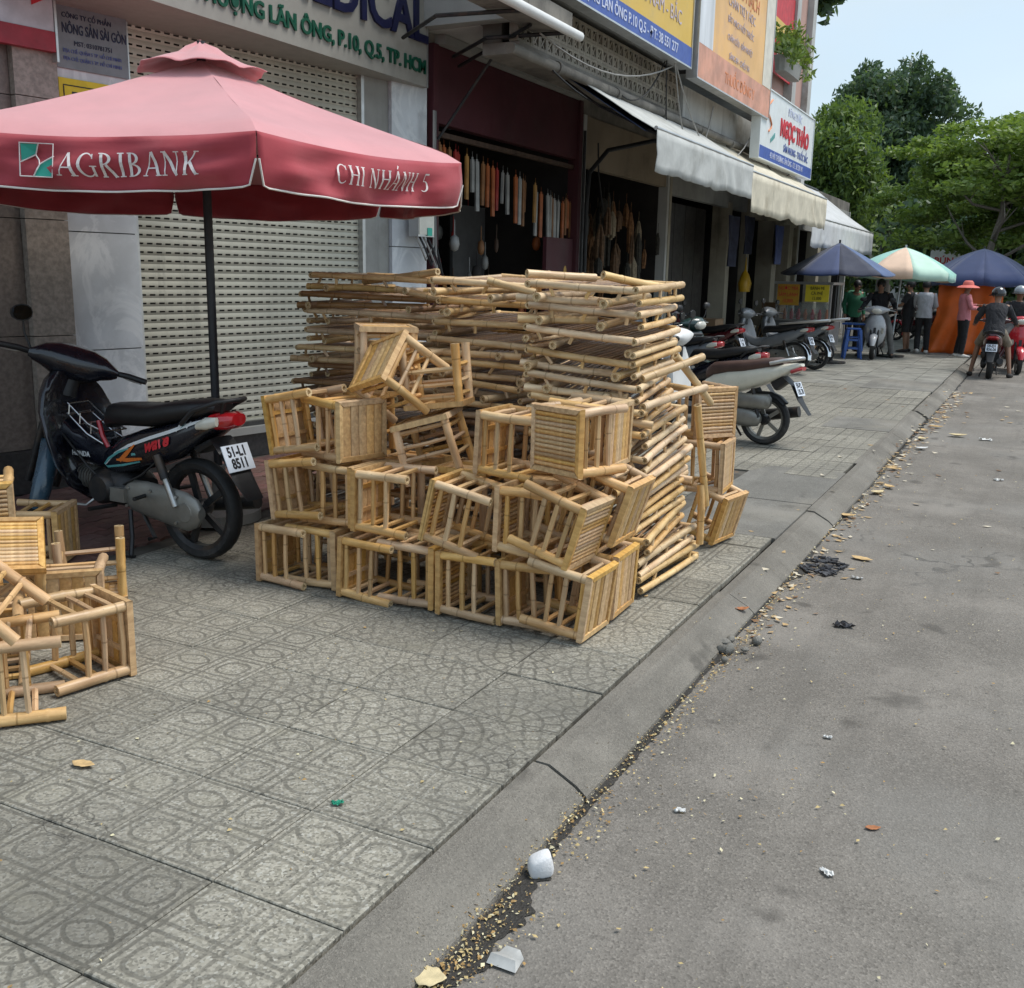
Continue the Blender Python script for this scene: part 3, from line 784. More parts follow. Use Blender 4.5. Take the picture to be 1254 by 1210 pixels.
for k, y in enumerate(sorted(rng.uniform(9.4, 12.2) for _ in range(34))):
    z = rng.uniform(1.0, 2.3)
    r = rng.choice((0.03, 0.045, 0.06))
    q = MB(); q.lathe([(0.006, 0.22), (0.008, 0.06), (r * 0.8, 0.03), (r, -0.04), (r * 0.7, -0.10), (0.004, -0.12)], 8)
    o = q.build('hanging_pouch', rng.choice(strip_cols + [INTERIOR, WOOD_DARK, WOOD_DARK]), None, 50, loc=(FX - rng.uniform(0.2, 1.4), y, z))
    tag(o, 'small dim pouch inside the maroon shop, %s from the left' % ordinal(k + 1), 'pouch', 'pouches hanging inside the maroon shop')
herb = [M('dried_herb', (0.25, 0.12, 0.05), 0.8, var=0.4, scale=20, b=0.4), M('dried_root', (0.15, 0.085, 0.045), 0.8, var=0.4, scale=20, b=0.4), M('dark_herb', (0.05, 0.045, 0.035), 0.8, var=0.4, scale=20), M('pale_herb', (0.30, 0.24, 0.16), 0.8, var=0.3, scale=20)]
for k, y in enumerate(sorted(13.0 + rng.random() * 3.0 for _ in range(46))):
    z = rng.uniform(1.5, 2.75)
    h = rng.uniform(0.25, 0.6); r = rng.uniform(0.035, 0.08)
    q = MB()
    for j in range(6):
        a = j * 1.05 + rng.random(); dx_, dy_ = r * 0.6 * math.cos(a), r * 0.6 * math.sin(a); l_ = h * rng.uniform(0.8, 1.05)
        q.tube([(dx_ * 0.3, dy_ * 0.3, 0), (dx_, dy_, -h * 0.3), (dx_ * rng.uniform(.7, 1.3), dy_ * rng.uniform(.7, 1.3), -l_)], [0.008, r * 0.45, r * 0.38], 6)
    q.tube([(0, 0, 0), (0, 0, 0.15)], 0.004, 4)
    o = q.build('herb_bundle', rng.choice(herb), None, 50, loc=(FX - rng.uniform(-0.02, 0.5), y, z))
    tag(o, 'dried herb bundle under the tan header board, %s from the left' % ordinal(k + 1), 'herb bundle', 'herb bundles hanging in the tan shop doorway')
q = MB(); q.loft([sring((0, 0, -0.42), (0.10, 0, 0), (0, 0.13, 0), 10, 3), sring((0, 0, -0.25), (0.13, 0, 0), (0, 0.16, 0), 10, 2.5), sring((0, 0, -0.08), (0.07, 0, 0), (0, 0.10, 0), 10, 2.5), sring((0, 0, 0.0), (0.02, 0, 0), (0, 0.03, 0), 10, 2), sring((0, 0, 0.25), (0.006, 0, 0), (0, 0.006, 0), 10, 2)])
tag(q.build('plastic_bag', M('yellow_plastic', (0.62, 0.36, 0.02), 0.35, var=0.15), None, 60, loc=(-5.4, 20.6, 1.75)), 'yellow plastic bag hanging on a shop door behind the motorbikes', 'bag')

# --- upper storey
up = thing('upper_storey', 'stained concrete upper storey with breeze block band above the shops', 'building', (-4.6, 9.0, 0))
part(up, 'floor_slab', (-1.6, 0.0, 3.865), (-0.42, 12.2, 4.0), RENDER_LIGHT)
part(up, 'side_wall', (-5, -0.16, 3.87), (0.0, -0.003, 8.6), RENDER_GREY)
part(up, 'wall', (-0.45, 0.0, 4.25), (0.0, 9.3, 8.6), RENDER_GREY)
part(up, 'beam', (-0.35, 4.75, 3.68), (0.01, 12.2, 4.07), RENDER_LIGHT)
part(up, 'beam', (-0.40, 0.0, 3.60), (-0.012, 4.70, 3.70), SOOT_CONC)
part(up, 'backing_wall', (-0.40, 0.0, 3.70), (-0.20, 4.70, 4.25), M('void_dark', (0.10, 0.09, 0.075), 0.9))
q = MB(); W_ = 0.155; t_ = 0.028; d_ = 0.09
for (a, b_, c, dd) in ((-W_/2, -W_/2, W_/2, -W_/2 + t_), (-W_/2, W_/2 - t_, W_/2, W_/2), (-W_/2, -W_/2 + t_, -W_/2 + t_, W_/2 - t_), (W_/2 - t_, -W_/2 + t_, W_/2, W_/2 - t_)):
    q.span((-d_, a, b_), (0, c, dd))
rx45 = Matrix.Rotation(PI / 4, 3, 'X')
q.box((-d_ / 2, 0, 0), (d_ * 0.8, 0.15, t_ * 0.7), rx45); q.box((-d_ / 2, 0, 0), (d_ * 0.7, t_ * 0.7, 0.15), rx45)
bb = q.mesh('breeze_block', M('breeze_block', (0.30, 0.27, 0.22), 0.85, var=0.2, scale=8, dirt=(0.09, 0.08, 0.07), dscale=5, rnd=0.15))
for i in range(30):
    for j in range(3): put('breeze_block', bb, up, (-0.03, 0.08 + 0.157 * i, 3.785 + 0.157 * j))
part(up, 'window_frame', (0.002, 7.2, 5.35), (0.05, 9.2, 6.9), RENDER_LIGHT)
part(up, 'window', (0.052, 7.3, 5.45), (0.06, 9.1, 6.85), WINDOW)
for yy in (7.9, 8.5): part(up, 'mullion', (0.062, yy - 0.03, 5.45), (0.085, yy + 0.03, 6.85), RENDER_GREY)
pk = thing('pink_wall_building', 'pinkish upper wall with white corner posts at the end of the terrace', 'building', (-4.85, 18.32, 0))
part(pk, 'wall', (-0.5, 0, 4.072), (0, 3.6, 9.2), RENDER_PINK)
part(pk, 'corner_post', (0.002, 2.05, 3.6), (0.16, 2.35, 9.2), RENDER_LIGHT)
part(pk, 'corner_post', (-0.5, 3.602, 3.4), (0.12, 3.9, 9.2), RENDER_LIGHT)
part(pk, 'floor_slab', (-0.4, 2.9, 3.42), (0.02, 3.6, 4.07), SOOT_CONC)
part(pk, 'window', (0.003, 0.15, 6.3), (0.03, 1.3, 7.6), WINDOW)
rb = thing('red_banner', 'red and yellow banner on the upper wall beside the balcony plant', 'banner', (-4.80, 18.45, 0))
part(rb, 'cloth', (0.04, 0.0, 5.15), (0.06, 2.4, 6.6), RED_BANNER)
part(rb, 'yellow_stripe', (0.062, 0.1, 5.75), (0.068, 2.3, 6.05), YELLOW_SIGN)
text(rb, 'SALE', 0.45, WHITE_INK, (0.064, 1.2, 5.45), (0, 1, 0), (0, 0, 1))

# pipe, tube light and cables below the breeze blocks
pp = thing('drain_pipe', 'grimy horizontal pipe running under the breeze block band', 'pipe', (-4.5, 8.6, 3.56))
q = MB(); q.tube([(0, 0, 0), (0, 9.4, 0.03)], 0.05, 10); q.build('pipe', SOOT_CONC, pp, 50)
for k in range(6):
    q = MB(); q.lathe([(0.052, -0.03), (0.064, -0.03), (0.064, 0.03), (0.052, 0.03)], 12, (0, 1.0 + 1.55 * k, 0.0), 'y'); q.build('coupling', SOOT_CONC, pp, 40)
def catenary(a, b_, sag, n=10):
    a, b_ = Vector(a), Vector(b_)
    return [a.lerp(b_, t / n) - Vector((0, 0, sag * 4 * (t / n) * (1 - t / n))) for t in range(n + 1)]
cabs = [((-4.25, 12.3, 4.15), (-4.35, 16.4, 3.75), 0.75, CABLE_GREY), ((-4.25, 12.35, 4.1), (-4.4, 14.5, 3.9), 0.9, CABLE_GREY), ((-4.3, 12.2, 4.1), (-4.5, 12.9, 3.4), 0.15, CABLE), ((-4.4, 9.0, 3.75), (-4.3, 12.4, 4.05), 0.22, CABLE_GREY), ((-4.45, 9.4, 3.5), (-4.5, 12.2, 3.55), 0.16, CABLE), ((-4.35, 12.3, 4.1), (-4.45, 11.2, 3.55), 0.2, CABLE), ((-4.3, 16.4, 3.8), (-4.3, 19.5, 3.6), 0.4, CABLE)]
for k, (a, b_, s, mm) in enumerate(cabs):
    q = MB(); q.tube(catenary(a, b_, s), 0.009, 6)
    tag(q.build('loose_cable', mm, None, 60), ['long grey cable sagging from the yellow sign to the orange sign', 'deep grey cable loop below the orange sign corner', 'short black cable hanging below the yellow sign', 'grey cable slung along the breeze block band', 'black cable drooping under the drain pipe', 'black cable bent back under the yellow sign', 'black cable hanging below the white clinic sign'][k], 'cable')
pb = thing('black_conduit', 'black conduit bending down the pillar between the maroon and tan shops', 'pipe', (-5.5, 12.75, 0))
q = MB(); q.tube([(0, 0.0, 0.3), (0, 0, 2.5), (0.02, 0.02, 2.9), (0.15, 0.3, 3.2), (0.5, 1.1, 3.4), (0.9, 2.2, 3.42)], 0.03, 8); q.build('conduit', CABLE, pb, 60)
q = MB(); q.tube([(0, -0.12, 0.3), (0, -0.12, 3.4)], 0.02, 8); q.build('conduit', CABLE, pb, 60)
q = MB(); q.tube([(0.01, 0.3, 3.3), (0.01, 0.35, 2.9), (0.02, 0.5, 2.5)], 0.012, 6); q.build('conduit', CABLE, pb, 60)

# --- signs on the upper storey
def board(name, label, y0, y1, z0, z1, mat, x=-4.2, frame=ALU):
    t = thing(name, label, 'sign', (x, y0, z0)); w, h = y1 - y0, z1 - z0
    part(t, 'panel', (-0.12, 0.02, 0.02), (0, w - 0.02, h - 0.02), mat)
    part(t, 'frame', (-0.13, 0, 0), (0.015, 0.018, h), frame); part(t, 'frame', (-0.13, w - 0.018, 0), (0.015, w, h), frame)
    part(t, 'frame', (-0.13, 0.0185, 0), (0.015, w - 0.0185, 0.018), frame); part(t, 'frame', (-0.13, 0.0185, h - 0.018), (0.015, w - 0.0185, h), frame)
    for yy in (0.5, w - 0.5):
        part(t, 'bracket', (-0.40, yy, 0.15), (-0.131, yy + 0.05, 0.2), DARK_METAL)
    return t
yb = board('yellow_shop_sign', 'long yellow shop sign with blue bottom strip above the maroon shop', 8.2, 12.80, 4.08, 5.9, YELLOW_SIGN)
part(yb, 'strip', (0.001, 0.02, 0.02), (0.008, 4.58, 0.24), BLUE_BAND)
text(yb, '38 HẢI THƯỢNG LÃN ÔNG P.10 Q.5 - ĐT: 38 551 277', 0.15, PALE_INK, (0.011, 2.3, 0.13), (0, 1, 0), (0, 0, 1), sx=1.0, bold=0.002)
text(yb, 'DƯỢC LIỆU', 0.30, FADED_GREEN, (0.004, 3.3, 0.86), (0, 1, 0), (0, 0, 1))
text(yb, 'THUỐC NAM - BẮC', 0.22, FADED_INK, (0.004, 3.2, 0.48), (0, 1, 0), (0, 0, 1))
ob = board('faded_orange_sign', 'sun faded orange sign with pink pattern and lettering, pale frame', 12.90, 16.62, 4.0, 5.9, FADED_ORANGE, -4.16)
part(ob, 'lower_print', (0.001, 0.02, 0.02), (0.006, 3.70, 0.42), FADED_PINK)
part(ob, 'pale_print', (0.001, 0.03, 0.422), (0.006, 0.62, 1.88), M('faded_white_print', (0.66, 0.68, 0.70), 0.5, var=0.2, scale=4, stretch=(1, 1, 0.1)))
part(ob, 'pale_print', (0.001, 3.2, 0.30 + 0.13), (0.006, 3.70, 1.88), M('faded_cream_print', (0.68, 0.64, 0.54), 0.5, var=0.1))
for k, (tx, sz, mm) in enumerate((('PHÒNG MẠCH', 0.26, FADED_RED), ('CHẨN TRỊ Y HỌC', 0.17, FADED_INK), ('BẮT MẠCH HỐT THUỐC', 0.12, FADED_INK), ('CHÂM CỨU - BẤM HUYỆT', 0.11, FADED_INK), ('SÁNG 8H - CHIỀU 5H', 0.11, FADED_INK))):
    text(ob, tx, sz, mm, (0.005, 1.9, 1.38 - 0.22 * k), (0, 1, 0), (0, 0, 1))
text(ob, 'THUỐC ĐÔNG Y', 0.2, FADED_RED, (0.008, 2.0, 0.2), (0, 1, 0), (0, 0, 1))
nbd = board('white_clinic_sign', 'white sign with big red lettering and blue bottom band', 16.2, 20.12, 3.40, 4.47, SIGN_WHITE, -4.18, SIGN_WHITE)
part(nbd, 'strip', (0.001, 0.02, 0.02), (0.007, 3.9, 0.20), BLUE_BAND)
text(nbd, 'NGỌC THẢO', 0.36, RED_INK, (0.004, 2.42, 0.60), (0, 1, 0), (0, 0, 1), bold=0.014, extrude=0.01)
text(nbd, 'ĐÔNG DƯỢC', 0.17, PALE_INK, (0.004, 2.35, 0.90), (0, 1, 0), (0, 0, 1))
text(nbd, 'SÂM NHUNG - THUỐC BẮC', 0.155, BLUE_INK, (0.004, 2.6, 0.31), (0, 1, 0), (0, 0, 1), bold=0.003)
text(nbd, '42 HẢI THƯỢNG LÃN ÔNG - ĐT: 38 559 141', 0.125, PALE_INK, (0.010, 1.95, 0.11), (0, 1, 0), (0, 0, 1))
q = MB(); q.tube([(0.01, 0.55 + 0.16 * math.sin(a * 0.9), 0.45 + 0.06 * a) for a in range(9)], 0.014, 6); q.build('emblem', FADED_RED, nbd, 60)
q = MB(); q.prism([(0.72, 0.30), (0.98, 0.40), (0.98, 0.48), (0.72, 0.36)], 0.002, 0.008, 'x'); q.build('emblem', TEAL, nbd)

# --- awnings
CANVAS_W = M('white_canvas', (0.46, 0.47, 0.45), 0.8, var=0.1, scale=5, b=0.2, bscale=25, dirt=(0.30, 0.30, 0.27), dscale=1.5, damt=0.7, streak=0.5)
CANVAS_C = M('cream_canvas', (0.60, 0.55, 0.43), 0.8, var=0.1, scale=5, b=0.2, bscale=25, dirt=(0.36, 0.31, 0.22), dscale=1.5, damt=0.7, streak=0.5)
CANVAS_G = M('grey_canvas', (0.52, 0.53, 0.53), 0.8, var=0.08, scale=5, dirt=(0.33, 0.33, 0.31), dscale=1.5)
TARP_BLUE = M('blue_tarpaulin', (0.045, 0.075, 0.16), 0.6, var=0.2)
def awning(name, label, y0, y1, xb, zb, xf, zf, drop, mat, seed, sag=0.05, under=None):
    r = random.Random(seed)
    t = thing(name, label, 'awning', (xb, y0, zb)); w = y1 - y0
    dx, dz = xf - xb, zf - zb
    nu, nv = 36, 6
    q = MB(); vs = []; fs = []
    for i in range(nu + 1):
        for j in range(nv + 1):
            u, v = i / nu, j / nv
            s = -sag * math.sin(PI * v) * (0.7 + 0.3 * abs(math.sin(PI * u * 2)))
            vs.append((dx * v, w * u, dz * v + s + 0.02 * mnoise.noise(Vector((u * 9, v * 4, seed)))))
    for i in range(nu):
        for j in range(nv):
            a = i * (nv + 1) + j; fs.append((a, a + nv + 1, a + nv + 2, a + 1))
    q.add(vs, fs); o = q.build('canopy', mat, t, 60)
    md = o.modifiers.new('thick', 'SOLIDIFY'); md.thickness = 0.006
    q = MB(); vs = []; fs = []; nu = 110
    for i in range(nu + 1):
        u = i / nu
        edge = drop * (0.95 + 0.02 * abs(math.sin(PI * u * w * 2.6)) + 0.09 * mnoise.noise(Vector((u * 8, seed, 0))))
        for j in range(6):
            v = j / 5
            ph = u * w * 11 + 4.5 * mnoise.noise(Vector((u * 3, v * 1.5, seed + 3))) + v * (3.5 - 5 * u)
            amp = 0.030 * v ** 0.7 * (0.25 + abs(mnoise.noise(Vector((u * 4, seed, 1)))) * 1.6)
            vs.append((dx + 0.028 + amp * math.sin(ph) + 0.03 * v * mnoise.noise(Vector((u * 3, v, seed))), w * u, dz - edge * v))
    for i in range(nu):
        for j in range(5):
            a = i * 6 + j; fs.append((a, a + 6, a + 7, a + 1))
    q.add(vs, fs); o = q.build('valance', mat, t, 80)
    md = o.modifiers.new('thick', 'SOLIDIFY'); md.thickness = 0.004
    q = MB(); q.tube([(dx + 0.012, 0, dz + 0.004), (dx + 0.012, w, dz + 0.004)], 0.022, 8); q.build('front_bar', ALU, t, 50)
    q = MB(); q.tube([(-0.03, 0, 0), (-0.03, w, 0)], 0.06, 10); q.build('roller', DARK_METAL, t, 50)
    for yy in (0.12, w - 0.12):
        q = MB(); q.tube([(0, yy, -0.12), (dx * 0.55, yy, dz * 0.55 - 0.16), (dx - 0.02, yy, dz - 0.04)], 0.014, 6); q.build('arm', DARK_METAL, t, 50)
    if under:
        q = MB(); q.quad((0.02, 0.03, -0.10), (dx * 0.92, 0.03, dz * 0.92 - 0.09), (dx * 0.92, w - 0.1, dz * 0.92 - 0.09), (0.02, w - 0.1, -0.10)); o = q.build('lining', under, t)
        md = o.modifiers.new('thick', 'SOLIDIFY'); md.thickness = 0.004
    return t
awning('white_awning', 'white canvas awning with wrinkled hanging valance, nearest of the three awnings', 10.3, 14.15, -5.2, 4.0, -3.72, 3.06, 0.44, CANVAS_W, 3, 0.03, TARP_BLUE)
awning('cream_awning', 'cream canvas awning with wrinkled valance between the white and grey ones', 14.2, 19.45, -5.2, 4.0, -3.74, 3.0, 0.55, CANVAS_C, 8)
awning('grey_awning', 'pale grey awning with straight valance at the far end of the row', 19.6, 27.0, -5.4, 3.75, -4.0, 2.72, 0.55, CANVAS_G, 12)
# folded awning arm over the maroon shop
fa = thing('folded_awning', 'folded metal awning with pale front rail above the maroon shop', 'awning', (-4.3, 6.2, 3.78))
q = MB(); q.tube([(0.12, 0, 0.0), (0.12, 3.2, 0.0)], 0.045, 10); q.build('front_rail', WHITE_PAINT, fa, 50)
part(fa, 'cassette', (-0.25, 0.0, 0.02), (0.06, 3.15, 0.2), SOOT_CONC)
for yy in (2.1, 3.0):
    q = MB(); q.tube([(0.05, yy, 0.0), (-0.6, yy - 0.3, -0.05), (-1.2, yy + 0.1, -0.1)], 0.018, 6); q.build('arm', DARK_METAL, fa, 50)
part(fa, 'motor', (-0.95, 3.9, 0.03), (-0.75, 4.1, 0.2), DARK_METAL)
q = MB(); q.tube([(-1.25, 2.9, -0.9), (-0.7, 3.3, 0.1), (-0.1, 3.4, 0.1)], 0.014, 6); q.build('strut', DARK_METAL, fa, 50)
q = MB(); q.tube([(-1.25, 3.3, -0.15), (-0.1, 2.6, 0.0)], 0.018, 6); q.build('strut', DARK_METAL, fa, 50)

# goods standing in front of the dim shops
CARTON = M('carton_brown', (0.22, 0.14, 0.075), 0.8, var=0.15); SACK = M('woven_sack', (0.38, 0.35, 0.28), 0.85, var=0.15, b=0.3, bscale=120); CLOTH_DK = M('dark_cloth', (0.025, 0.028, 0.05), 0.9, var=0.3)
for k, (x, y, w, d, h, lab) in enumerate(((-5.1, 16.6, .5, .5, .45, 'brown carton on the pavement by the pillar left of the folding doors'), (-5.15, 17.3, .45, .5, .9, 'tall brown carton beside the folding doors'), (-5.1, 21.8, .5, .6, .6, 'brown carton between the pale pillars'), (-5.1, 22.0, .4, .4, .5, 'small carton stacked on the one between the pale pillars'), (-4.9, 24.4, .5, .5, .8, 'tall carton at the foot of a pale pillar'))):
    c_ = thing('carton', lab, 'carton', (x, y, 0.6 if 'stacked' in lab else 0), 0.15 * (k % 3 - 1))
    part(c_, 'body', (-w / 2, -d / 2, 0), (w / 2, d / 2, h), CARTON)
    part(c_, 'flap', (-w / 2 - 0.01, -d / 2 - 0.01, h + 0.001), (-0.006, d / 2 + 0.01, h + 0.008), CARTON)
    part(c_, 'flap', (0.006, -d / 2 - 0.01, h + 0.001), (w / 2 + 0.01, d / 2 + 0.01, h + 0.008), CARTON)
for k, (x, y, lab) in enumerate(((-5.0, 14.2, 'pale woven sack slumped below the hanging herbs'), (-5.05, 15.1, 'second pale woven sack at the foot of the tan shop post'), (-5.0, 19.6, 'woven sack leaning on the folding doors'))):
    q = MB(); q.loft([sring((0, 0, 0), (.24, 0, 0), (0, .28, 0), 12, 3), sring((0.02, 0, .15), (.27, 0, 0), (0, .31, 0), 12, 2.6), sring((0, .02, .45), (.23, 0, 0), (0, .27, 0), 12, 2.4), sring((0, 0, .62), (.10, 0, 0), (0, .13, 0), 12, 2), sring((0, 0, .72), (.14, 0, 0), (0, .17, 0), 12, 2)])
    tag(q.build('sack', SACK, None, 60, loc=(x, y, 0)), lab, 'sack')
for k, (y, z, h, mm, lab) in enumerate(((19.0, 2.7, .9, CLOTH_DK, 'dark cloth hanging under the cream awning'), (20.1, 2.75, .7, CLOTH_DK, 'second dark cloth hanging under the cream awning, nearer the yellow bag'), (22.6, 2.7, .8, BLUE_INK, 'blue cloth hanging between the pale pillars'))):
    q = MB(); q.loft([[(0.04 * math.sin(v * 2 + i * 1.3), -0.35 + 0.7 * i / 7 + 0.02 * math.sin(v * 3 + i), -h * v) for i in range(8)] + [(0.04 * math.sin(v * 2 + i * 1.3) - 0.012, -0.35 + 0.7 * i / 7, -h * v) for i in range(7, -1, -1)] for v in (0, .25, .5, .75, 1)])
    tag(q.build('hanging_cloth', mm, None, 60, loc=(-5.25, y, z)), lab, 'cloth')
# ------------------------------------------------------------------ bamboo stools
POLE_CACHE = {}
def pole_mesh(L, r, n=8, flare=0.0, mat=BAMBOO, var=0):
    key = (round(L, 2), round(r, 4), n, round(flare, 3), mat.name, var)
    if key in POLE_CACHE: return POLE_CACHE[key]
    rr = random.Random(zlib.crc32(repr(key).encode()))
    L = key[0]; zs = [0.0]; z = rr.uniform(0.06, 0.16)
    while z < L - 0.04: zs.append(z); z += rr.uniform(0.15, 0.22)
    q = MB(); rings = []
    bend = rr.uniform(-1, 1) * 0.006 * min(1, L / 0.4); bend2 = rr.uniform(-1, 1) * 0.006 * min(1, L / 0.4)
    def ring(z, k):
        s = math.sin(PI * z / L)
        return [Vector((bend * s + r * k * math.cos(2 * PI * i / n), bend2 * s + r * k * math.sin(2 * PI * i / n), z)) for i in range(n)]
    rings.append(ring(0, 1 + flare))
    for z in zs[1:]:
        if r > 0.015: rings += [ring(z - 0.012, 0.97), ring(z, 1.09), ring(z + 0.012, 0.98)]
        else: rings.append(ring(z, 1.05))
    if len(rings) == 1: rings.append(ring(L / 2, 0.96))
    rings.append(ring(L, 1 + flare * 0.5))
    q.loft(rings, False)
    if r > 0.015:                                       # hollow cane ends
        for e, zi, k in ((0, 0.012, 1 + flare), (L, L - 0.012, 1 + flare * 0.5)):
            o = ring(e, k); i1 = ring(e, k * 0.52); i2 = ring(zi, k * 0.45)
            q.mi = 1; q.loft([o, i1, i2], False)
            b0 = len(q.v); q.add(i2, [tuple(range(n))]); q.mi = 0
    else:
        q.mi = 1; q.add(rings[0], [tuple(range(n))]); q.add(rings[-1], [tuple(range(n))]); q.mi = 0
    me = q.mesh('pole', [mat, CANE_END], 50)
    POLE_CACHE[key] = me
    return me
def pole(parent, name, p0, p1, r, n=8, flare=0.0, mat=BAMBOO):
    p0, p1 = Vector(p0), Vector(p1); d = p1 - p0
    return put(name, pole_mesh(d.length, r, n, flare, mat, rng.randrange(3)), parent, p0, axis_rot(d))

SLAT_CACHE = {}
def stool(label, rods, seat_c, n, u, mat_tone=0, s=1.0):
    """seat_c: centre of the seat's outer face, n: its outward direction, u: one seat edge direction"""
    n = Vector(n).normalized(); u = Vector(u); u = (u - n * u.dot(n)).normalized(); w = n.cross(u)
    t = thing('bamboo_stool', label, 'stool', group='loose bamboo stools heaped on the pavement')
    t.matrix_basis = Matrix.Translation(Vector(seat_c)) @ Matrix((u, w, n)).transposed().to_4x4() @ Matrix.Scale(s, 4)
    S, H = 0.31, 0.315; h = S / 2
    ins = 0.024; k = h - ins
    j = lambda a=0.004: rng.uniform(-a, a)
    legs = []
    for sx, sy in ((-1, -1), (1, -1), (1, 1), (-1, 1)):
        top = Vector((sx * k, sy * k, -0.026)); bot = Vector((sx * (k + 0.008) + j(), sy * (k + 0.008) + j(), -H + j()))
        legs.append((top, bot)); pole(t, 'leg', top, bot, rng.uniform(0.0205, 0.0235), 9)
    for a in range(4):
        b_ = (a + 1) % 4
        for f in ((0.07, 0.33, 0.58) if a % 2 == 0 else (0.13, 0.39, 0.64)):
            f += rng.uniform(-0.02, 0.02)
            p = legs[a][0].lerp(legs[a][1], f); q = legs[b_][0].lerp(legs[b_][1], f + rng.uniform(-0.012, 0.012)); d = (q - p).normalized()
            pole(t, 'rung', p + d * 0.012, q - d * 0.012, rng.uniform(0.0105, 0.0125), 6)
    # seat frame: four split canes with mitred corners
    if 'frame' not in SLAT_CACHE:
        q = MB(); fw, ft = 0.030, 0.028
        q.loft([[(-h, -h, -ft), (h, -h, -ft), (h, -h, -0.006), (h - 0.004, -h + 0.005, 0.0), (-h + 0.004, -h + 0.005, 0.0), (-h, -h, -0.006)],
                [(-h + fw, -h + fw, -ft), (h - fw, -h + fw, -ft), (h - fw, -h + fw, -0.005), (h - fw - 0.002, -h + fw - 0.003, -0.001), (-h + fw + 0.002, -h + fw - 0.003, -0.001), (-h + fw, -h + fw, -0.005)]])
        SLAT_CACHE['frame'] = q.mesh('frame_strip', BAMBOO_SLAT, 30)
        q = MB(); ln = S - 2 * fw + 0.004
        q.tube([(-ln / 2, 0, 0), (ln / 2, 0, 0)], 0.0098, 7); SLAT_CACHE['rod'] = q.mesh('slat', BAMBOO_SLAT, 60)
        for nm, wd in (('wide', 0.047), ('mid', 0.039)):
            q = MB(); q.loft([[(x, -wd / 2, -0.012), (x, wd / 2, -0.012), (x, wd / 2, -0.004), (x, wd / 4, 0.0), (x, -wd / 4, 0.0), (x, -wd / 2, -0.004)] for x in (-ln / 2, 0, ln / 2)])
            SLAT_CACHE[nm] = q.mesh('slat', BAMBOO_SLAT, 30)
        q = MB(); q.box((0, 0, -0.022), (0.02, ln, 0.012)); SLAT_CACHE['batten'] = q.mesh('batten', BAMBOO_SLAT)
    for a in range(4):
        put('frame_strip', SLAT_CACHE['frame'], t, None, Matrix.Rotation(a * PI / 2, 3, 'Z'))
    inner = S - 0.062
    if rods:
        for i in range(12): put('slat', SLAT_CACHE['rod'], t, (0, -inner / 2 + inner * (i + 0.5) / 12, -0.010 + j(0.001)), Matrix.Rotation(j(0.01), 3, 'Z'))
    else:
        cnt = 5 if rods is None else 6
        for i in range(cnt): put('slat', SLAT_CACHE['wide' if cnt == 5 else 'mid'], t, (0, -inner / 2 + inner * (i + 0.5) / cnt, -0.005 + j(0.0015)), Matrix.Rotation(j(0.008), 3, 'Z'))
    for x in (-0.06, 0.06): put('batten', SLAT_CACHE['batten'], t, (x, 0, 0))
    return t
Z = (0, 0, 1)
st = []
def S_(label, rods, c, n, u=Z, s=1.0):
    if rods and u == Z: u = (-n[1], n[0], 0)
    st.append(stool(label, rods, c, n, u, 0, s))
# bottom row of the heap, left to right
S_('bottom left corner stool of the main heap, lying with its seat to the left', False, (-3.50, 4.10, 0.16), (-1, 0.04, 0))
S_('bottom row stool lying with its seat to the right, second from the left end', False, (-3.03, 4.155, 0.165), (1, -0.02, 0.02))
S_('bottom row stool with its seat to the left, right of the leftmost pair', None, (-2.985, 4.10, 0.162), (-1, 0.0, 0.05))
S_('bottom row stool with its seat to the right, fourth from the left end', False, (-2.45, 4.14, 0.165), (1, 0.02, 0))
S_('bottom row stool fifth from the left, its legs running behind the front corner stool', True, (-2.42, 4.11, 0.165), (-1, 0.0, 0.0))
S_('bottom front stool with its seat to the left, interlocked with the front corner stool', False, (-2.10, 4.12, 0.163), (-1, 0.02, -0.04))
S_('front corner stool on the pavement, lying with a broad slatted seat facing the road', None, (-1.625, 4.085, 0.165), (1, -0.02, -0.13))
S_('stool on the pavement between the front corner stool and the tall table stack', None, (-1.635, 4.43, 0.172), (1, 0.03, -0.06))
# second layer
S_('second layer stool at the left end, seat to the left', False, (-3.45, 4.15, 0.485), (-1, 0.02, -0.12))
S_('second layer stool with its seat to the right, below the broad seated one', False, (-2.955, 4.20, 0.49), (1, 0, 0))
S_('second layer stool with its seat to the left and two leg ends pointing right', None, (-2.93, 4.14, 0.495), (-1, -0.03, 0.02))
S_('second layer stool tipped down to the right beside the thick leg ends', True, (-2.49, 4.105, 0.512), (-0.97, -0.06, 0.22))
S_('second layer stool with its seat to the left, just behind the tilted corner stool', True, (-2.14, 4.165, 0.50), (-1, 0.02, 0.03))
S_('tilted stool on top of the front corner stool, thin rod seat facing the road', True, (-1.685, 4.09, 0.47), (0.95, -0.05, -0.29))
S_('tilted stool behind the thin rod corner stool, leaning on the table stack', None, (-1.60, 4.40, 0.52), (0.95, 0.0, -0.30))
# third layer
S_('third layer stool at the left end, legs pointing right with pale cut ends', False, (-3.50, 4.21, 0.805), (-0.98, 0.05, -0.17))
S_('third layer stool showing a broad five slat seat towards the road', None, (-2.99, 4.20, 0.81), (0.96, -0.27, 0.0))
S_('third layer stool seat to the left, just left of the thin rod seat', False, (-2.35, 4.36, 0.81), (-1, 0.05, 0.05))
S_('third layer stool with its thin rod seat facing the camera', True, (-1.885, 4.10, 0.872), (-0.33, -0.94, 0.0))
S_('third layer stool half hidden behind the thin rod seat, seat edge towards the stack', False, (-1.70, 4.45, 0.868), (1, 0.03, -0.03))
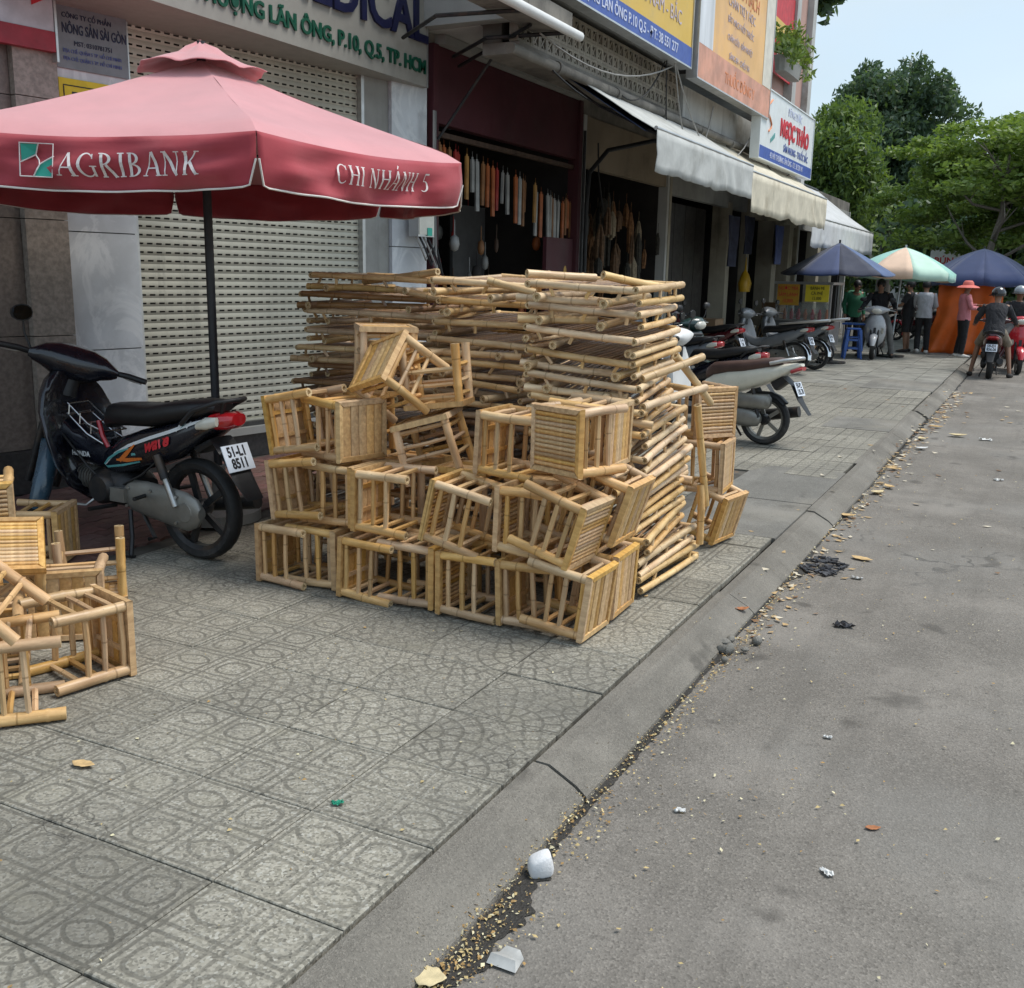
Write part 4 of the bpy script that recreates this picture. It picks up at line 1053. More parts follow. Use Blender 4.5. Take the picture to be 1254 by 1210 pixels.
# loose ones on top
S_('upright brown stool at the back of the heap in front of the left table stack', False, (-3.14, 4.62, 1.315), (0.02, 0.0, 1), (0.75, 0.66, 0))
S_('tumbled stool on top of the heap, seat tipped up to the left', None, (-2.99, 4.31, 1.16), (-0.42, -0.66, 0.60), (0.02, 0.79, 0.86))
S_('upside down stool near the top of the heap with its legs in the air', False, (-2.74, 4.53, 0.915), (0.13, 0.0, -1), (0.9, 0.3, 0))
S_('slanted stool under the upside down one, legs pointing down to the right', False, (-2.77, 4.44, 0.875), (-0.26, -0.10, 0.96), (0.95, 0.25, 0.3))
# inner row that carries the top
for k, (x, y, lab) in enumerate(((-3.30, 4.52, 'left'), (-2.92, 4.52, 'middle'), (-2.54, 4.50, 'right'))):
    for l in range(2 if k else 3):
        S_('upright stool inside the heap, %s column, %s of its column' % (lab, ('bottom', 'second', 'third')[l]), l % 2 == 0, (x + 0.02 * l, y, 0.318 + 0.318 * l), (0, 0, 1), (1, 0.06 * (l - 1), 0))
S_('upright stool inside the heap behind the lower interlocked pair', False, (-2.10, 4.49, 0.318), (0, 0, 1), (1, 0.05, 0))
S_('upright stool inside the heap under the thin rod seat', False, (-2.10, 4.49, 0.636), (0, 0, 1), (1, -0.05, 0))
# right of the tall stack
S_('stool at the bottom right on the pavement, broad seat leaning towards the road', None, (-1.56, 6.0, 0.165), (0.95, -0.16, -0.27))
S_('stool in the middle of the small pile right of the tall table stack', False, (-1.60, 6.03, 0.485), (1, 0.06, 0))
S_('topmost stool right of the tall table stack, thin rod seat facing the road', True, (-1.69, 6.02, 0.80), (0.83, -0.56, 0.0))
# the group at the left edge
S_('stool lying on the pavement in the left group, legs towards the camera', False, (-3.20, 2.77, 0.162), (0.26, 0.96, 0))
S_('nearest stool of the left group, cut off by the photo edge, legs pointing right', False, (-3.27, 2.16, 0.160), (-0.62, -0.78, 0))
S_('upside down stool in the left group, legs standing up', True, (-4.00, 3.34, 0.004), (0.03, 0.0, -1), (0.66, 0.75, 0))
S_('high stool at the left edge with a thin rod seat towards the road', True, (-4.06, 2.80, 0.50), (0.80, -0.60, -0.05))
S_('stool lying behind the left group near the motorbike front wheel', None, (-4.62, 3.72, 0.162), (0.85, 0.5, 0))
S_('tipped stool at the left edge leaning over the nearest one', False, (-3.33, 2.11, 0.50), (-0.5, -0.45, 0.72), (0.6, 0.2, 0.75))
S_('stool at the bottom of the left group under the high one', False, (-4.12, 2.86, 0.318), (0, 0, 1), (0.9, 0.4, 0))
S_('stool lying deep in the left group between the nearest one and the rest', False, (-3.66, 2.52, 0.16), (-0.75, 0.62, 0.05))
S_('stool perched on the left group at the photo edge, seat sloping to the right', True, (-3.62, 2.60, 0.50), (0.45, -0.25, 0.85), (0.6, 0.75, 0.0))
S_('stool lying behind the leftmost pair with its seat towards the camera', None, (-3.60, 2.86, 0.158), (0.72, -0.70, 0.05))

# ------------------------------------------------------------------ stacks of folded bamboo tables
def folded_table(label, group, loc, rz, tone, tilt=(0, 0), flip=False, LX=0.60, LY=0.88, spin=False):
    t = thing('folded_bamboo_table', label, 'folding table', group=group)
    t.matrix_basis = Matrix.Translation(Vector(loc)) @ Matrix.Rotation(rz, 4, 'Z') @ Matrix.Rotation(tilt[0], 4, 'X') @ Matrix.Rotation(tilt[1], 4, 'Y') @ Matrix.Rotation(PI if spin else 0, 4, 'Z')
    mt = tone; hx, hy = LX / 2, LY / 2
    j = lambda a=0.008: rng.uniform(-a, a)
    zt, zb, r = 0.094, 0.030, 0.0188
    for sx in (-1, 1):
        pole(t, 'frame_pole', (sx * hx, -hy - 0.01 + j(), zt), (sx * hx, hy + 0.01 + j(), zt), r, 8, 0, mt)
        pole(t, 'lower_rail', (sx * (hx + j(0.004)), -hy + 0.02 + j(0.02), zb), (sx * (hx + j(0.004)), hy + j(0.03), zb + j(0.006)), r * 0.95, 8, 0, mt)
        for yy in (-hy * 0.72, 0.0, hy * 0.72) if sx > 0 else (-hy * 0.72, hy * 0.5):
            pole(t, 'dowel', (sx * hx, yy + j(0.03), zb + 0.012), (sx * hx, yy + j(0.02), zt - 0.012), 0.0095, 6, 0, mt)
    for sy in (-1, 1):
        pole(t, 'frame_pole', (-hx + 0.005, sy * hy, zt + 0.004), (hx - 0.005, sy * hy, zt - 0.004), r, 8, 0, mt)
        for xx in (-hx * 0.6, hx * 0.1, hx * 0.75):
            if sy < 0 or xx > 0: pole(t, 'dowel', (xx + j(0.03), sy * hy, zb + 0.01), (xx + j(0.02), sy * hy, zt - 0.012), 0.0095, 6, 0, mt)
    # folded legs: crossed poles under the top, ends running past the frame
    a = rng.uniform(0.02, 0.14)
    if rng.random() < 0.75: pole(t, 'leg', (-hx - rng.uniform(0.0, 0.06), -hy - 0.02 + j(), zb - 0.006), (hx + rng.uniform(-0.25, 0.06), -hy - 0.03 + a, zb + 0.002 + j(0.012)), 0.0195, 9, 0.12, mt)
    pole(t, 'leg', (-hx * 0.75 + j(0.05), -hy - rng.uniform(0.03, 0.14), zb + j(0.012)), (-hx * 0.55 + j(0.12), hy - 0.03, zb + j(0.012)), 0.0200, 9, 0.18, mt)
    pole(t, 'leg', (hx * 0.6 + j(0.06), -hy - rng.uniform(0.02, 0.12), zb + j(0.012)), (hx * 0.8 + j(0.12), hy + rng.uniform(-0.05, 0.04), zb + j(0.012)), 0.0200, 9, 0.18, mt)
    key = ('tslat', mt.name, round(LY, 2))
    if key not in SLAT_CACHE:
        q = MB(); q.tube([(0, -hy + 0.012, 0), (0, hy - 0.012, 0)], 0.0072, 6); SLAT_CACHE[key] = q.mesh('slat', BAMBOO_SHADE_BROWN, 60)  # slats coloured dark to read as the shaded gaps between them
    cnt = 17
    for i in range(cnt): put('slat', SLAT_CACHE[key], t, (-hx + 0.03 + (LX - 0.06) * i / (cnt - 1), j(0.004), zt - 0.002 + j(0.002)))
    return t
ORD = ['topmost', 'second from top', 'third from top', 'fourth from top', 'fifth from top', 'sixth from top', 'seventh from top', 'eighth from top', 'ninth from top', 'tenth from top', 'eleventh from top', 'twelfth from top', 'thirteenth from top', 'fourteenth from top', 'fifteenth from top', 'sixteenth from top']
def stack(near, count, rz, tone_fn, desc, group, drift, size_fn, amp=0.02, rzamp=0.05, pitch=0.112, dip=0.0):
    """near: the corner (x, y) of the stack towards the camera and the road; tables grow away from it"""
    out = []
    ph = rng.uniform(0, 6)
    for k in range(count):
        f = k / (count - 1); lx, ly = size_fn(k)
        c = Matrix.Rotation(rz, 3, 'Z') @ Vector((-lx / 2, ly / 2, 0))
        x = near[0] + c.x + drift[0] * f + rng.uniform(-amp, amp) + 0.02 * math.sin(k * 0.9 + ph); y = near[1] + c.y + drift[1] * f + rng.uniform(-amp, amp)
        out.append(folded_table('folded bamboo table, %s of the %s' % (ORD[count - 1 - k], desc), group, (x, y, pitch * k + 0.004), rz + rng.gauss(0, rzamp), tone_fn(k), (rng.gauss(0, 0.011) + (dip * min(1, k / 4) if k < count - 2 else dip * 0.5), rng.gauss(0, 0.012) + (dip * min(1, k / 4) if k < count - 2 else dip * 0.5)), LX=lx, LY=ly, spin=rng.random() < 0.3))
    return out
A = stack((-1.67, 4.68), 14, 0.0, lambda k: BAMBOO_OLD, 'tall front stack nearest the road', 'folded tables in the tall front stack', (-0.10, 0.02), lambda k: (0.58, 0.86 - 0.012 * k if k < 8 else 0.64), 0.025, 0.06, dip=0.075)
B = stack((-2.42, 5.02), 14, 0.02, lambda k: BAMBOO_OLD if k > 6 else BAMBOO_SHADE_BROWN, 'middle stack', 'folded tables in the middle stack', (-0.08, 0.05), lambda k: (0.62, 0.78), 0.035, 0.07, dip=0.03)
Cc = stack((-3.28, 5.42), 14, 0.06, lambda k: BAMBOO_SHADE_BROWN if (k < 9 and rng.random() < 0.7) or rng.random() < 0.25 else BAMBOO_OLD, 'left stack by the roller shutter', 'folded tables in the left stack', (0.06, 0.0), lambda k: (0.98 + 0.12 * ((k * 7) % 5) / 5, 0.62), 0.035, 0.05, 0.112)  # parasol shade on this stack is put into the brown cane colour
def loose(t, p0, p1, r=0.021):
    inv = t.matrix_basis.inverted()
    pole(t, 'unfolded_leg', inv @ Vector(p0), inv @ Vector(p1), r, 9, 0.03, BAMBOO_OLD)
loose(A[7], (-1.60, 5.30, 0.93), (-1.585, 5.52, 0.34))
loose(A[9], (-1.68, 5.12, 1.20), (-1.565, 5.42, 0.93))
loose(A[3], (-1.60, 5.45, 0.47), (-1.595, 5.48, 0.12))
loose(A[10], (-1.74, 4.80, 1.10), (-1.58, 5.28, 1.19))
loose(A[8], (-1.70, 4.72, 0.97), (-1.58, 5.36, 1.02))
loose(A[13], (-1.96, 4.78, 1.60), (-1.74, 5.16, 1.54))
loose(A[13], (-2.34, 4.70, 1.60), (-2.10, 5.02, 1.585))
loose(Cc[13], (-3.9, 5.5, 1.53), (-3.25, 5.34, 1.60), 0.022)
loose(Cc[12], (-3.55, 5.34, 1.49), (-3.0, 5.30, 1.42))
loose(B[12], (-2.70, 4.95, 1.56), (-2.45, 5.02, 1.50))
# ------------------------------------------------------------------ red parasol
def cloth_mat(name, col, rough=0.85, var=0.07, dirt=None, sheen=0.2, scale=2.5):
    m = M(name, col, rough, var=var, scale=scale, b=0.12, bscale=260, dirt=dirt, dscale=1.1, damt=0.5, sheen=sheen)
    return m
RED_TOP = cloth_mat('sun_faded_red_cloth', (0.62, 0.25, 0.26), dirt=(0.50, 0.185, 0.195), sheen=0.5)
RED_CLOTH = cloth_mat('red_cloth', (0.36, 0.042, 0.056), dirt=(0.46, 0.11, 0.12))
PIPING = M('white_piping', (0.72, 0.68, 0.64), 0.7, var=0.1)
PRINT_WHITE = M('white_print', (0.72, 0.66, 0.64), 0.7, var=0.12, scale=20)
PRINT_GREEN = M('green_print', (0.03, 0.33, 0.25), 0.7, var=0.12)
POLE_GREY = M('pole_grey', (0.042, 0.043, 0.046), 0.45, metal=0.3, var=0.15)
PC = Vector((-4.614, 4.88, 0)); PR, PZ, PA, PAP, PDROP = 1.56, 2.257, -0.663, 2.80, 0.25
par = thing('red_parasol', 'large faded red parasol with white bank lettering standing behind the black motorbike', 'parasol', PC)
def corner(k, r=PR, z=PZ): return Vector((r * math.cos(PA + k * PI / 3), r * math.sin(PA + k * PI / 3), z))
def out(k): return Vector((math.cos(PA + (k + 0.5) * PI / 3), math.sin(PA + (k + 0.5) * PI / 3), 0))
def canopy_pt(k, s, v):
    a, b_ = corner(k), corner(k + 1); top = Vector((0, 0, PAP))
    p = top.lerp(a.lerp(b_, s), v)
    sg = math.sin(PI * s)
    p.z -= 0.028 * max(0, (v - 0.90) / 0.10) ** 2
    p.z -= 0.035 * sg * v * v + 0.02 * math.sin(PI * v) + 0.0
    p.z += 0.006 * mnoise.noise(Vector((s * 4 + k * 7, v * 4, 2)))
    return p
def flap_pt(k, s, v):
    base = canopy_pt(k, s, 1.0)
    n = mnoise.noise(Vector((s * 4.2 + k * 5.3, v * 1.5 + s * 1.5, 4.1)))
    n2 = mnoise.noise(Vector((s * 9 + k * 3.1, v * 2.0, 9.4)))
    o = 0.020 * math.sin(min(1, v * 3) * PI / 2) + v * (0.11 * n - 0.02) + math.sin(PI * min(1, v * 1.1)) * 0.045 * mnoise.noise(Vector((s * 6 + k * 2.7 + v * 2.5, v * 2.5, 1.3))) + v * 0.050 * n2 + 0.010 * v * math.sin(s * 19 + v * 3 + k)
    o *= 0.25 + 0.75 * min(1, min(s, 1 - s) / 0.12)
    return base + out(k) * o - Vector((0, 0, PDROP * v))
flap_shape = []
for k in range(6):
    q = MB(); n = 18; vs = []; fs = []
    for i in range(n + 1):
        for j_ in range(n + 1): vs.append(canopy_pt(k, i / n, max(0.02, j_ / n)))
    for i in range(n):
        for j_ in range(n):
            a = i * (n + 1) + j_; fs.append((a, a + n + 1, a + n + 2, a + 1))
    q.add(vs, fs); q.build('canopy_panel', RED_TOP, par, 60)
    q = MB(); vs = []; fs = []; n, mv = 44, 10
    edge = []
    for i in range(n + 1):
        t_ = i / n
        # the flap is cut away at its lower corners in a smooth curve
        d = min(t_, 1 - t_); v1 = 1.0
        e0, e1 = 0.012, 0.05
        vmax = 0.50 + 0.50 * (1 - (1 - d / 0.035) ** 2) ** 0.5 if d < 0.035 else 1.0
        for j_ in range(mv + 1): vs.append(flap_pt(k, 0.002 + 0.996 * t_, vmax * j_ / mv))
        edge.append(flap_pt(k, 0.002 + 0.996 * t_, vmax) + out(k) * 0.003)
    for i in range(n):
        for j_ in range(mv):
            a = i * (mv + 1) + j_; fs.append((a, a + mv + 1, a + mv + 2, a + 1))
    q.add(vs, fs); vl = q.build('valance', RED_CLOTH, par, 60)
    md = vl.modifiers.new('thick', 'SOLIDIFY'); md.thickness = 0.003; md.offset = -1
    q = MB(); q.tube(edge, 0.0052, 6); q.build('piping', PIPING, vl, 60)
    flap_shape.append(vl)
    q = MB(); q.tube([canopy_pt(k, 0, v) - Vector((0, 0, 0.022)) for v in (0.03, 0.3, 0.6, 0.99)], 0.011, 6); q.build('rib', POLE_GREY, par, 60)
    q = MB(); q.tube([(0, 0, 2.12), canopy_pt(k, 0, 0.52) - Vector((0, 0, 0.035))], 0.008, 6); q.build('strut', POLE_GREY, par, 60)
# scalloped cap
q = MB(); rings = []
n = 72
for j_ in range(9):
    v = j_ / 8; ring = []
    for i in range(n):
        a = 2 * PI * i / n; hx_ = a - PA; seg = (hx_ % (PI / 3)) / (PI / 3)
        rad = 0.385 * v / (math.cos((seg - 0.5) * PI / 3)) * 0.90 + 0.004
        z = 2.885 - 0.145 * v ** 0.85 + 0.014 * mnoise.noise(Vector((math.cos(a) * 2, math.sin(a) * 2, v * 2)))
        z += (v ** 4) * (0.016 * abs(math.sin(hx_ * 6)) - 0.012) + (v ** 3) * 0.006 * math.sin(hx_ * 5 + 1)
        if v < 0.26: z += 0.014
        ring.append((rad * math.cos(a), rad * math.sin(a), z))
    rings.append(ring)
q.loft(rings[::-1], False); q.add(rings[0], [tuple(range(n))])
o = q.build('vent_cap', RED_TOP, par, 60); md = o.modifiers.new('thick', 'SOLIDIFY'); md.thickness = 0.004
q = MB(); q.lathe([(0.027, 0.05), (0.027, 2.90)], 12); q.build('pole', POLE_GREY, par, 50)
q = MB(); q.lathe([(0.05, 2.06), (0.05, 2.14)], 12); q.build('runner', POLE_GREY, par, 40)
q = MB(); q.lathe([(0.001, 0.005), (0.26, 0.005), (0.26, 0.07), (0.20, 0.10), (0.045, 0.12), (0.045, 0.36), (0.001, 0.36)], 20); q.build('base', RENDER_GREY, par, 40)

# serif lettering sewn from strokes, mapped on to the hanging flaps
TH, TN = 0.135, 0.055
def ln(x0, y0, x1, y1, w): 
    d = Vector((x1 - x0, y1 - y0)); n_ = Vector((-d.y, d.x)).normalized() * w / 2
    out_ = []
    st_ = 5
    for i in range(st_):
        a, b_ = Vector((x0, y0)) + d * i / st_, Vector((x0, y0)) + d * (i + 1) / st_
        out_.append([a + n_, a - n_, b_ - n_, b_ + n_])
    return out_
def sf(x, y, w=0.24): return ln(x - w / 2, y, x + w / 2, y, 0.045)
def arc(cx, cy, rx, ry, a0, a1, w0, w1, n_=12):
    o_ = []
    for i in range(n_):
        ps = []
        for t_ in (i / n_, (i + 1) / n_):
            a = R_(a0 + (a1 - a0) * t_); wd = w0 + (w1 - w0) * math.sin(PI * t_)
            c_, s_ = math.cos(a), math.sin(a)
            ps.append((Vector((cx + (rx - wd / 2) * c_, cy + (ry - wd / 2 * 0.6) * s_)), Vector((cx + (rx + wd / 2) * c_, cy + (ry + wd / 2 * 0.6) * s_))))
        o_.append([ps[0][0], ps[0][1], ps[1][1], ps[1][0]])
    return o_
GLYPH = {
 'A': (0.78, ln(0.06, 0, 0.38, 1, TN) + ln(0.40, 1, 0.70, 0, TH) + ln(0.17, 0.34, 0.58, 0.34, TN) + sf(0.06, 0.02) + sf(0.70, 0.02, 0.28)),
 'Á': (0.78, ln(0.06, 0, 0.38, 1, TN) + ln(0.40, 1, 0.70, 0, TH) + ln(0.17, 0.34, 0.58, 0.34, TN) + sf(0.06, 0.02) + sf(0.70, 0.02, 0.28) + ln(0.38, 1.12, 0.52, 1.30, 0.08)),
 'G': (0.84, arc(0.42, 0.5, 0.34, 0.48, 42, 318, TN, TH, 18) + ln(0.68, 0.03, 0.68, 0.42, TH * 0.8) + sf(0.68, 0.43, 0.3) + ln(0.68, 0.74, 0.68, 0.95, TN)),
 'R': (0.76, ln(0.16, 0, 0.16, 1, TH) + arc(0.18, 0.745, 0.34, 0.235, -90, 90, TN, TH) + ln(0.34, 0.50, 0.68, 0.0, TH) + sf(0.16, 0.02) + sf(0.14, 0.98, 0.2) + sf(0.70, 0.02, 0.16)),
 'I': (0.36, ln(0.18, 0, 0.18, 1, TH) + sf(0.18, 0.02, 0.3) + sf(0.18, 0.98, 0.3)),
 'B': (0.72, ln(0.16, 0, 0.16, 1, TH) + arc(0.18, 0.755, 0.30, 0.225, -90, 90, TN, TH) + arc(0.18, 0.265, 0.36, 0.245, -90, 90, TN, TH) + sf(0.13, 0.02, 0.18) + sf(0.13, 0.98, 0.18)),
 'N': (0.86, ln(0.14, 0, 0.14, 1, TN) + ln(0.16, 1, 0.70, 0, TH) + ln(0.70, 0, 0.70, 1, TN) + sf(0.14, 0.02) + sf(0.10, 0.98, 0.16) + sf(0.70, 0.98)),
 'K': (0.82, ln(0.16, 0, 0.16, 1, TH) + ln(0.18, 0.42, 0.64, 1, TN) + ln(0.32, 0.56, 0.70, 0, TH) + sf(0.16, 0.02) + sf(0.16, 0.98) + sf(0.66, 0.98, 0.22) + sf(0.72, 0.02, 0.22)),
 'C': (0.80, arc(0.42, 0.5, 0.34, 0.48, 44, 316, TN, TH, 18) + ln(0.68, 0.72, 0.68, 0.95, TN)),
 'H': (0.88, ln(0.16, 0, 0.16, 1, TH) + ln(0.70, 0, 0.70, 1, TH) + ln(0.18, 0.51, 0.68, 0.51, TN) + sf(0.16, 0.02) + sf(0.16, 0.98) + sf(0.70, 0.02) + sf(0.70, 0.98)),
 '5': (0.62, ln(0.16, 0.96, 0.54, 0.96, 0.09) + ln(0.17, 0.55, 0.17, 0.96, TN) + arc(0.25, 0.30, 0.27, 0.28, 105, -130, TN, TH, 14)),
 ' ': (0.34, []),
}
def flap_text(k, txt, s0, v_base, h, name, squeeze=0.92):
    q = MB(); x = 0.0; W_ = PR
    for ch in txt:
        adv, polys = GLYPH[ch]
        for pl in polys:
            pts = [flap_pt(k, s0 + (x + p_.x * squeeze * h) / W_, v_base - p_.y * h / PDROP) + out(k) * 0.013 for p_ in pl]
            q.add(pts, [(0, 1, 2, 3)])
        x += adv * squeeze * h + 0.008
    q.build(name, PRINT_WHITE, flap_shape[k])
flap_text(5, 'AGRIBANK', 0.392, 0.74, 0.108, 'bank_lettering', 0.98)
flap_text(0, 'CHI NHÁNH 5', 0.325, 0.66, 0.096, 'branch_lettering', 0.90)
# square emblem: green corners, cut by two pale curves
def emb(poly, mat, off, name):
    q = MB(); s0, w_, v0, v1 = 0.262, 0.108, 0.16, 0.78
    pts = [flap_pt(5, s0 + p_[0] * w_, v1 - p_[1] * (v1 - v0)) + out(5) * off for p_ in poly]
    q.add(pts, [tuple(range(len(pts)))]); q.build(name, mat, flap_shape[5])
def emb_line(pts_, name='emblem_line'):
    q = MB(); s0, w_, v0, v1 = 0.262, 0.108, 0.16, 0.78
    q.tube([flap_pt(5, s0 + p_[0] * w_, v1 - p_[1] * (v1 - v0)) + out(5) * 0.020 for p_ in pts_], 0.0032, 5); q.build(name, PRINT_WHITE, flap_shape[5])
emb([(0.02, 0.98), (0.52, 0.98), (0.42, 0.72), (0.02, 0.45)], PRINT_GREEN, 0.018, 'emblem')
emb([(0.45, 0.02), (0.98, 0.02), (0.98, 0.60), (0.62, 0.38)], PRINT_GREEN, 0.018, 'emblem')
emb_line([(0, 0), (1, 0), (1, 1), (0, 1), (0, 0)])
emb_line([(0.54, 1.0), (0.44, 0.78), (0.40, 0.66), (0.55, 0.50), (0.62, 0.36), (0.55, 0.2), (0.42, 0.0)])
emb_line([(0.0, 0.42), (0.2, 0.55), (0.42, 0.68)]); emb_line([(0.62, 0.38), (0.8, 0.52), (1.0, 0.64)])

# ------------------------------------------------------------------ market parasols down the street
def market_parasol(name, label, base, top_off, rz_, R, n, z_rim, z_top, cols, drop=0.0, dome=0.25, pole_mat=POLE_GREY, base_plate=True, rot0=0.0, pole_to_ground=True):
    t = thing(name, label, 'parasol', base)
    tp = Vector(top_off)
    for k in range(n):
        a0, a1 = rot0 + 2 * PI * k / n, rot0 + 2 * PI * (k + 1) / n
        q = MB(); vs = []; fs = []; nu, nv = 5, 7
        for i in range(nu + 1):
            for j_ in range(nv + 1):
                u, v = i / nu, max(0.015, j_ / nv)
                p = (Vector((math.cos(a0), math.sin(a0), 0)).lerp(Vector((math.cos(a1), math.sin(a1), 0)), u)) * R * v
                z = z_top - (z_top - z_rim) * (v * (1 - dome) + v * v * dome) - 0.05 * R * math.sin(PI * u) * v * 0.5
                vs.append(Vector((p.x, p.y, z)) + Vector((tp.x, tp.y, 0)) + Vector((0, 0, (p.x * tp.x + p.y * tp.y) * -0.3)))
            if drop:
                e = vs[-1]; vs.append(e + Vector((0, 0, -drop))); 
        w_ = nv + 1 + (1 if drop else 0)
        for i in range(nu):
            for j_ in range(w_ - 1):
                a = i * w_ + j_; fs.append((a, a + w_, a + w_ + 1, a + 1))
        q.add(vs, fs); o = q.build('canopy_panel', cols[k % len(cols)], t, 60)
        md = o.modifiers.new('thick', 'SOLIDIFY'); md.thickness = 0.004
        q = MB(); q.tube([vs[1] + Vector((0, 0, -0.02)), vs[nv] + Vector((0, 0, -0.015))], 0.007, 5); q.build('rib', pole_mat, t, 60)
    q = MB(); q.tube([(0, 0, 0.03 if pole_to_ground else 1.2), (tp.x, tp.y, z_top + 0.05)], 0.02, 8); q.build('pole', pole_mat, t, 50)
    if base_plate:
        q = MB(); q.lathe([(0.001, 0.004), (0.30, 0.004), (0.30, 0.035), (0.06, 0.05), (0.03, 0.16), (0.001, 0.16)], 16); q.build('base', DARK_METAL, t, 40)
    return t
NAVY_CLOTH = cloth_mat('navy_cloth', (0.022, 0.028, 0.055)); FADED_BLUE = cloth_mat('faded_blue_cloth', (0.065, 0.11, 0.23)); MAUVE_CLOTH = cloth_mat('faded_mauve_cloth', (0.22, 0.18, 0.20)); BLUE_CLOTH = cloth_mat('blue_cloth', (0.036, 0.056, 0.14))
TEAL_CLOTH = cloth_mat('teal_cloth', (0.30, 0.58, 0.50)); PEACH_CLOTH = cloth_mat('peach_cloth', (0.72, 0.52, 0.38)); YEL_CLOTH = cloth_mat('pale_yellow_cloth', (0.72, 0.68, 0.40)); MINT_CLOTH = cloth_mat('mint_cloth', (0.50, 0.70, 0.58))
P1 = market_parasol('market_parasol', 'dark navy parasol with faded blue panels over the glass food cart', (-3.66, 20.8, 0), (0, 0, 0), 0, 1.06, 8, 1.72, 2.30, [NAVY_CLOTH, MAUVE_CLOTH, FADED_BLUE, NAVY_CLOTH, NAVY_CLOTH, BLUE_CLOTH, NAVY_CLOTH, FADED_BLUE], 0.03, 0.1, POLE_GREY, True, 0.2)
P2 = market_parasol('market_parasol', 'pale green and peach parasol on a thin leaning pole at the middle of the pavement', (-2.90, 23.5, 0), (0.12, 0.06, 0), 0, 1.06, 8, 1.80, 2.30, [TEAL_CLOTH, PEACH_CLOTH, TEAL_CLOTH, MINT_CLOTH, YEL_CLOTH, TEAL_CLOTH, PEACH_CLOTH, MINT_CLOTH], 0.16, 0.5, M('pale_pole', (0.45, 0.50, 0.52), 0.4, metal=0.3), True, -0.5)
for k, tx in enumerate(('LIPTON', 'LIPTON')):
    pass
P3 = market_parasol('market_parasol', 'wide blue parasol over the orange tarpaulin beside the road', (-1.40, 26.1, 0), (0, 0, 0), 0, 1.22, 8, 1.70, 2.36, [BLUE_CLOTH], 0.16, 0.55, POLE_GREY, True, 0.1)
for p_, g in ((P1, 1), (P2, 1), (P3, 1)): p_['group'] = 'parasols down the street'
# ------------------------------------------------------------------ motorbikes: local x forward, y to the rider's left, z up, origin under the rear axle
def wheel(parent, name, x, r, rw, rim_mat, spokes=5, steer=0.0, disc=True, spoked_wire=False):
    piv = None
    def place(o):
        if steer:
            f_, m_ = steer_fn(steer); mt = m_.to_4x4(); mt.translation = f_(x, 0, r); o.matrix_basis = mt
        return o
    q = MB(); t0 = rw / 2
    prof = [(r - 0.055, -t0 * 0.75), (r - 0.022, -t0), (r - 0.006, -t0 * 0.7), (r, 0.0), (r - 0.006, t0 * 0.7), (r - 0.022, t0), (r - 0.055, t0 * 0.75)]
    q.lathe(prof + [(r - 0.062, 0)], 30, (0, 0, 0), 'y', False); q.v = q.v
    n = 30; k = len(prof) + 1
    for i in range(n): q.f.append(((k - 1) * n + i, (k - 1) * n + (i + 1) % n, (i + 1) % n, i)); q.m.append(0)
    w = q.build(name, RUBBER, parent, 50, loc=(x, 0, r))
    place(w)
    q = MB(); q.lathe([(r - 0.052, -t0 * 0.8), (r - 0.052, t0 * 0.8), (r - 0.075, t0 * 0.5), (r - 0.075, -t0 * 0.5)], 30, (0, 0, 0), 'y', False)
    n = 30
    for i in range(n): q.f.append((3 * n + i, 3 * n + (i + 1) % n, (i + 1) % n, i)); q.m.append(0)
    q.build('rim', rim_mat, w, 40)
    if spoked_wire:
        q = MB()
        for i in range(18):
            a = 2 * PI * i / 18; b_ = a + (0.5 if i % 2 else -0.5)
            q.tube([(0.03 * math.cos(b_), 0.02 if i % 2 else -0.02, 0.03 * math.sin(b_)), ((r - 0.07) * math.cos(a), 0, (r - 0.07) * math.sin(a))], 0.0025, 4)
        q.build('spokes', CHROME, w)
    else:
        q = MB(); q.box((0, 0, (r - 0.07) / 2 + 0.01), (0.034, 0.022, r - 0.08)); sp = q.mesh('spoke', rim_mat)
        for i in range(spokes): put('spoke', sp, w, None, Matrix.Rotation(2 * PI * i / spokes + 0.3, 3, 'Y'))
    q = MB(); q.lathe([(0.001, -0.055), (0.038, -0.055), (0.055, -0.02), (0.055, 0.02), (0.038, 0.055), (0.001, 0.055)], 14, (0, 0, 0), 'y', False); q.build('hub', DARK_METAL, w, 40)
    return w
CABLE_BLACK = bpy.data.materials['cable_black']
RAKE = R_(26)
def steer_fn(phi):
    ax = Vector((-math.sin(RAKE), 0, math.cos(RAKE))); a0 = Vector((1.05, 0, 0.70)); m_ = Matrix.Rotation(phi, 3, ax)
    return (lambda x, y_, z: a0 + m_ @ (Vector((x, y_, z)) - a0)), m_
def ribbon(parent, name, pts, w0, mat, off):
    """flat decal strip in the x-z side plane following the bodywork at half width off(x,z)"""
    q = MB(); vs = []
    for i, (x, z) in enumerate(pts):
        a = Vector(pts[max(0, i - 1)]); b_ = Vector(pts[min(len(pts) - 1, i + 1)]); d = (b_ - a); n_ = Vector((-d.y, d.x)).normalized()
        w_ = w0[i] if isinstance(w0, (list, tuple)) else w0
        for s in (-1, 1):
            px, pz = x + n_.x * w_ / 2 * s, z + n_.y * w_ / 2 * s
            vs.append((px, off(px, pz), pz))
    q.add(vs, [(2 * i, 2 * i + 1, 2 * i + 3, 2 * i + 2) for i in range(len(pts) - 1)])
    return q.build(name, mat, parent)
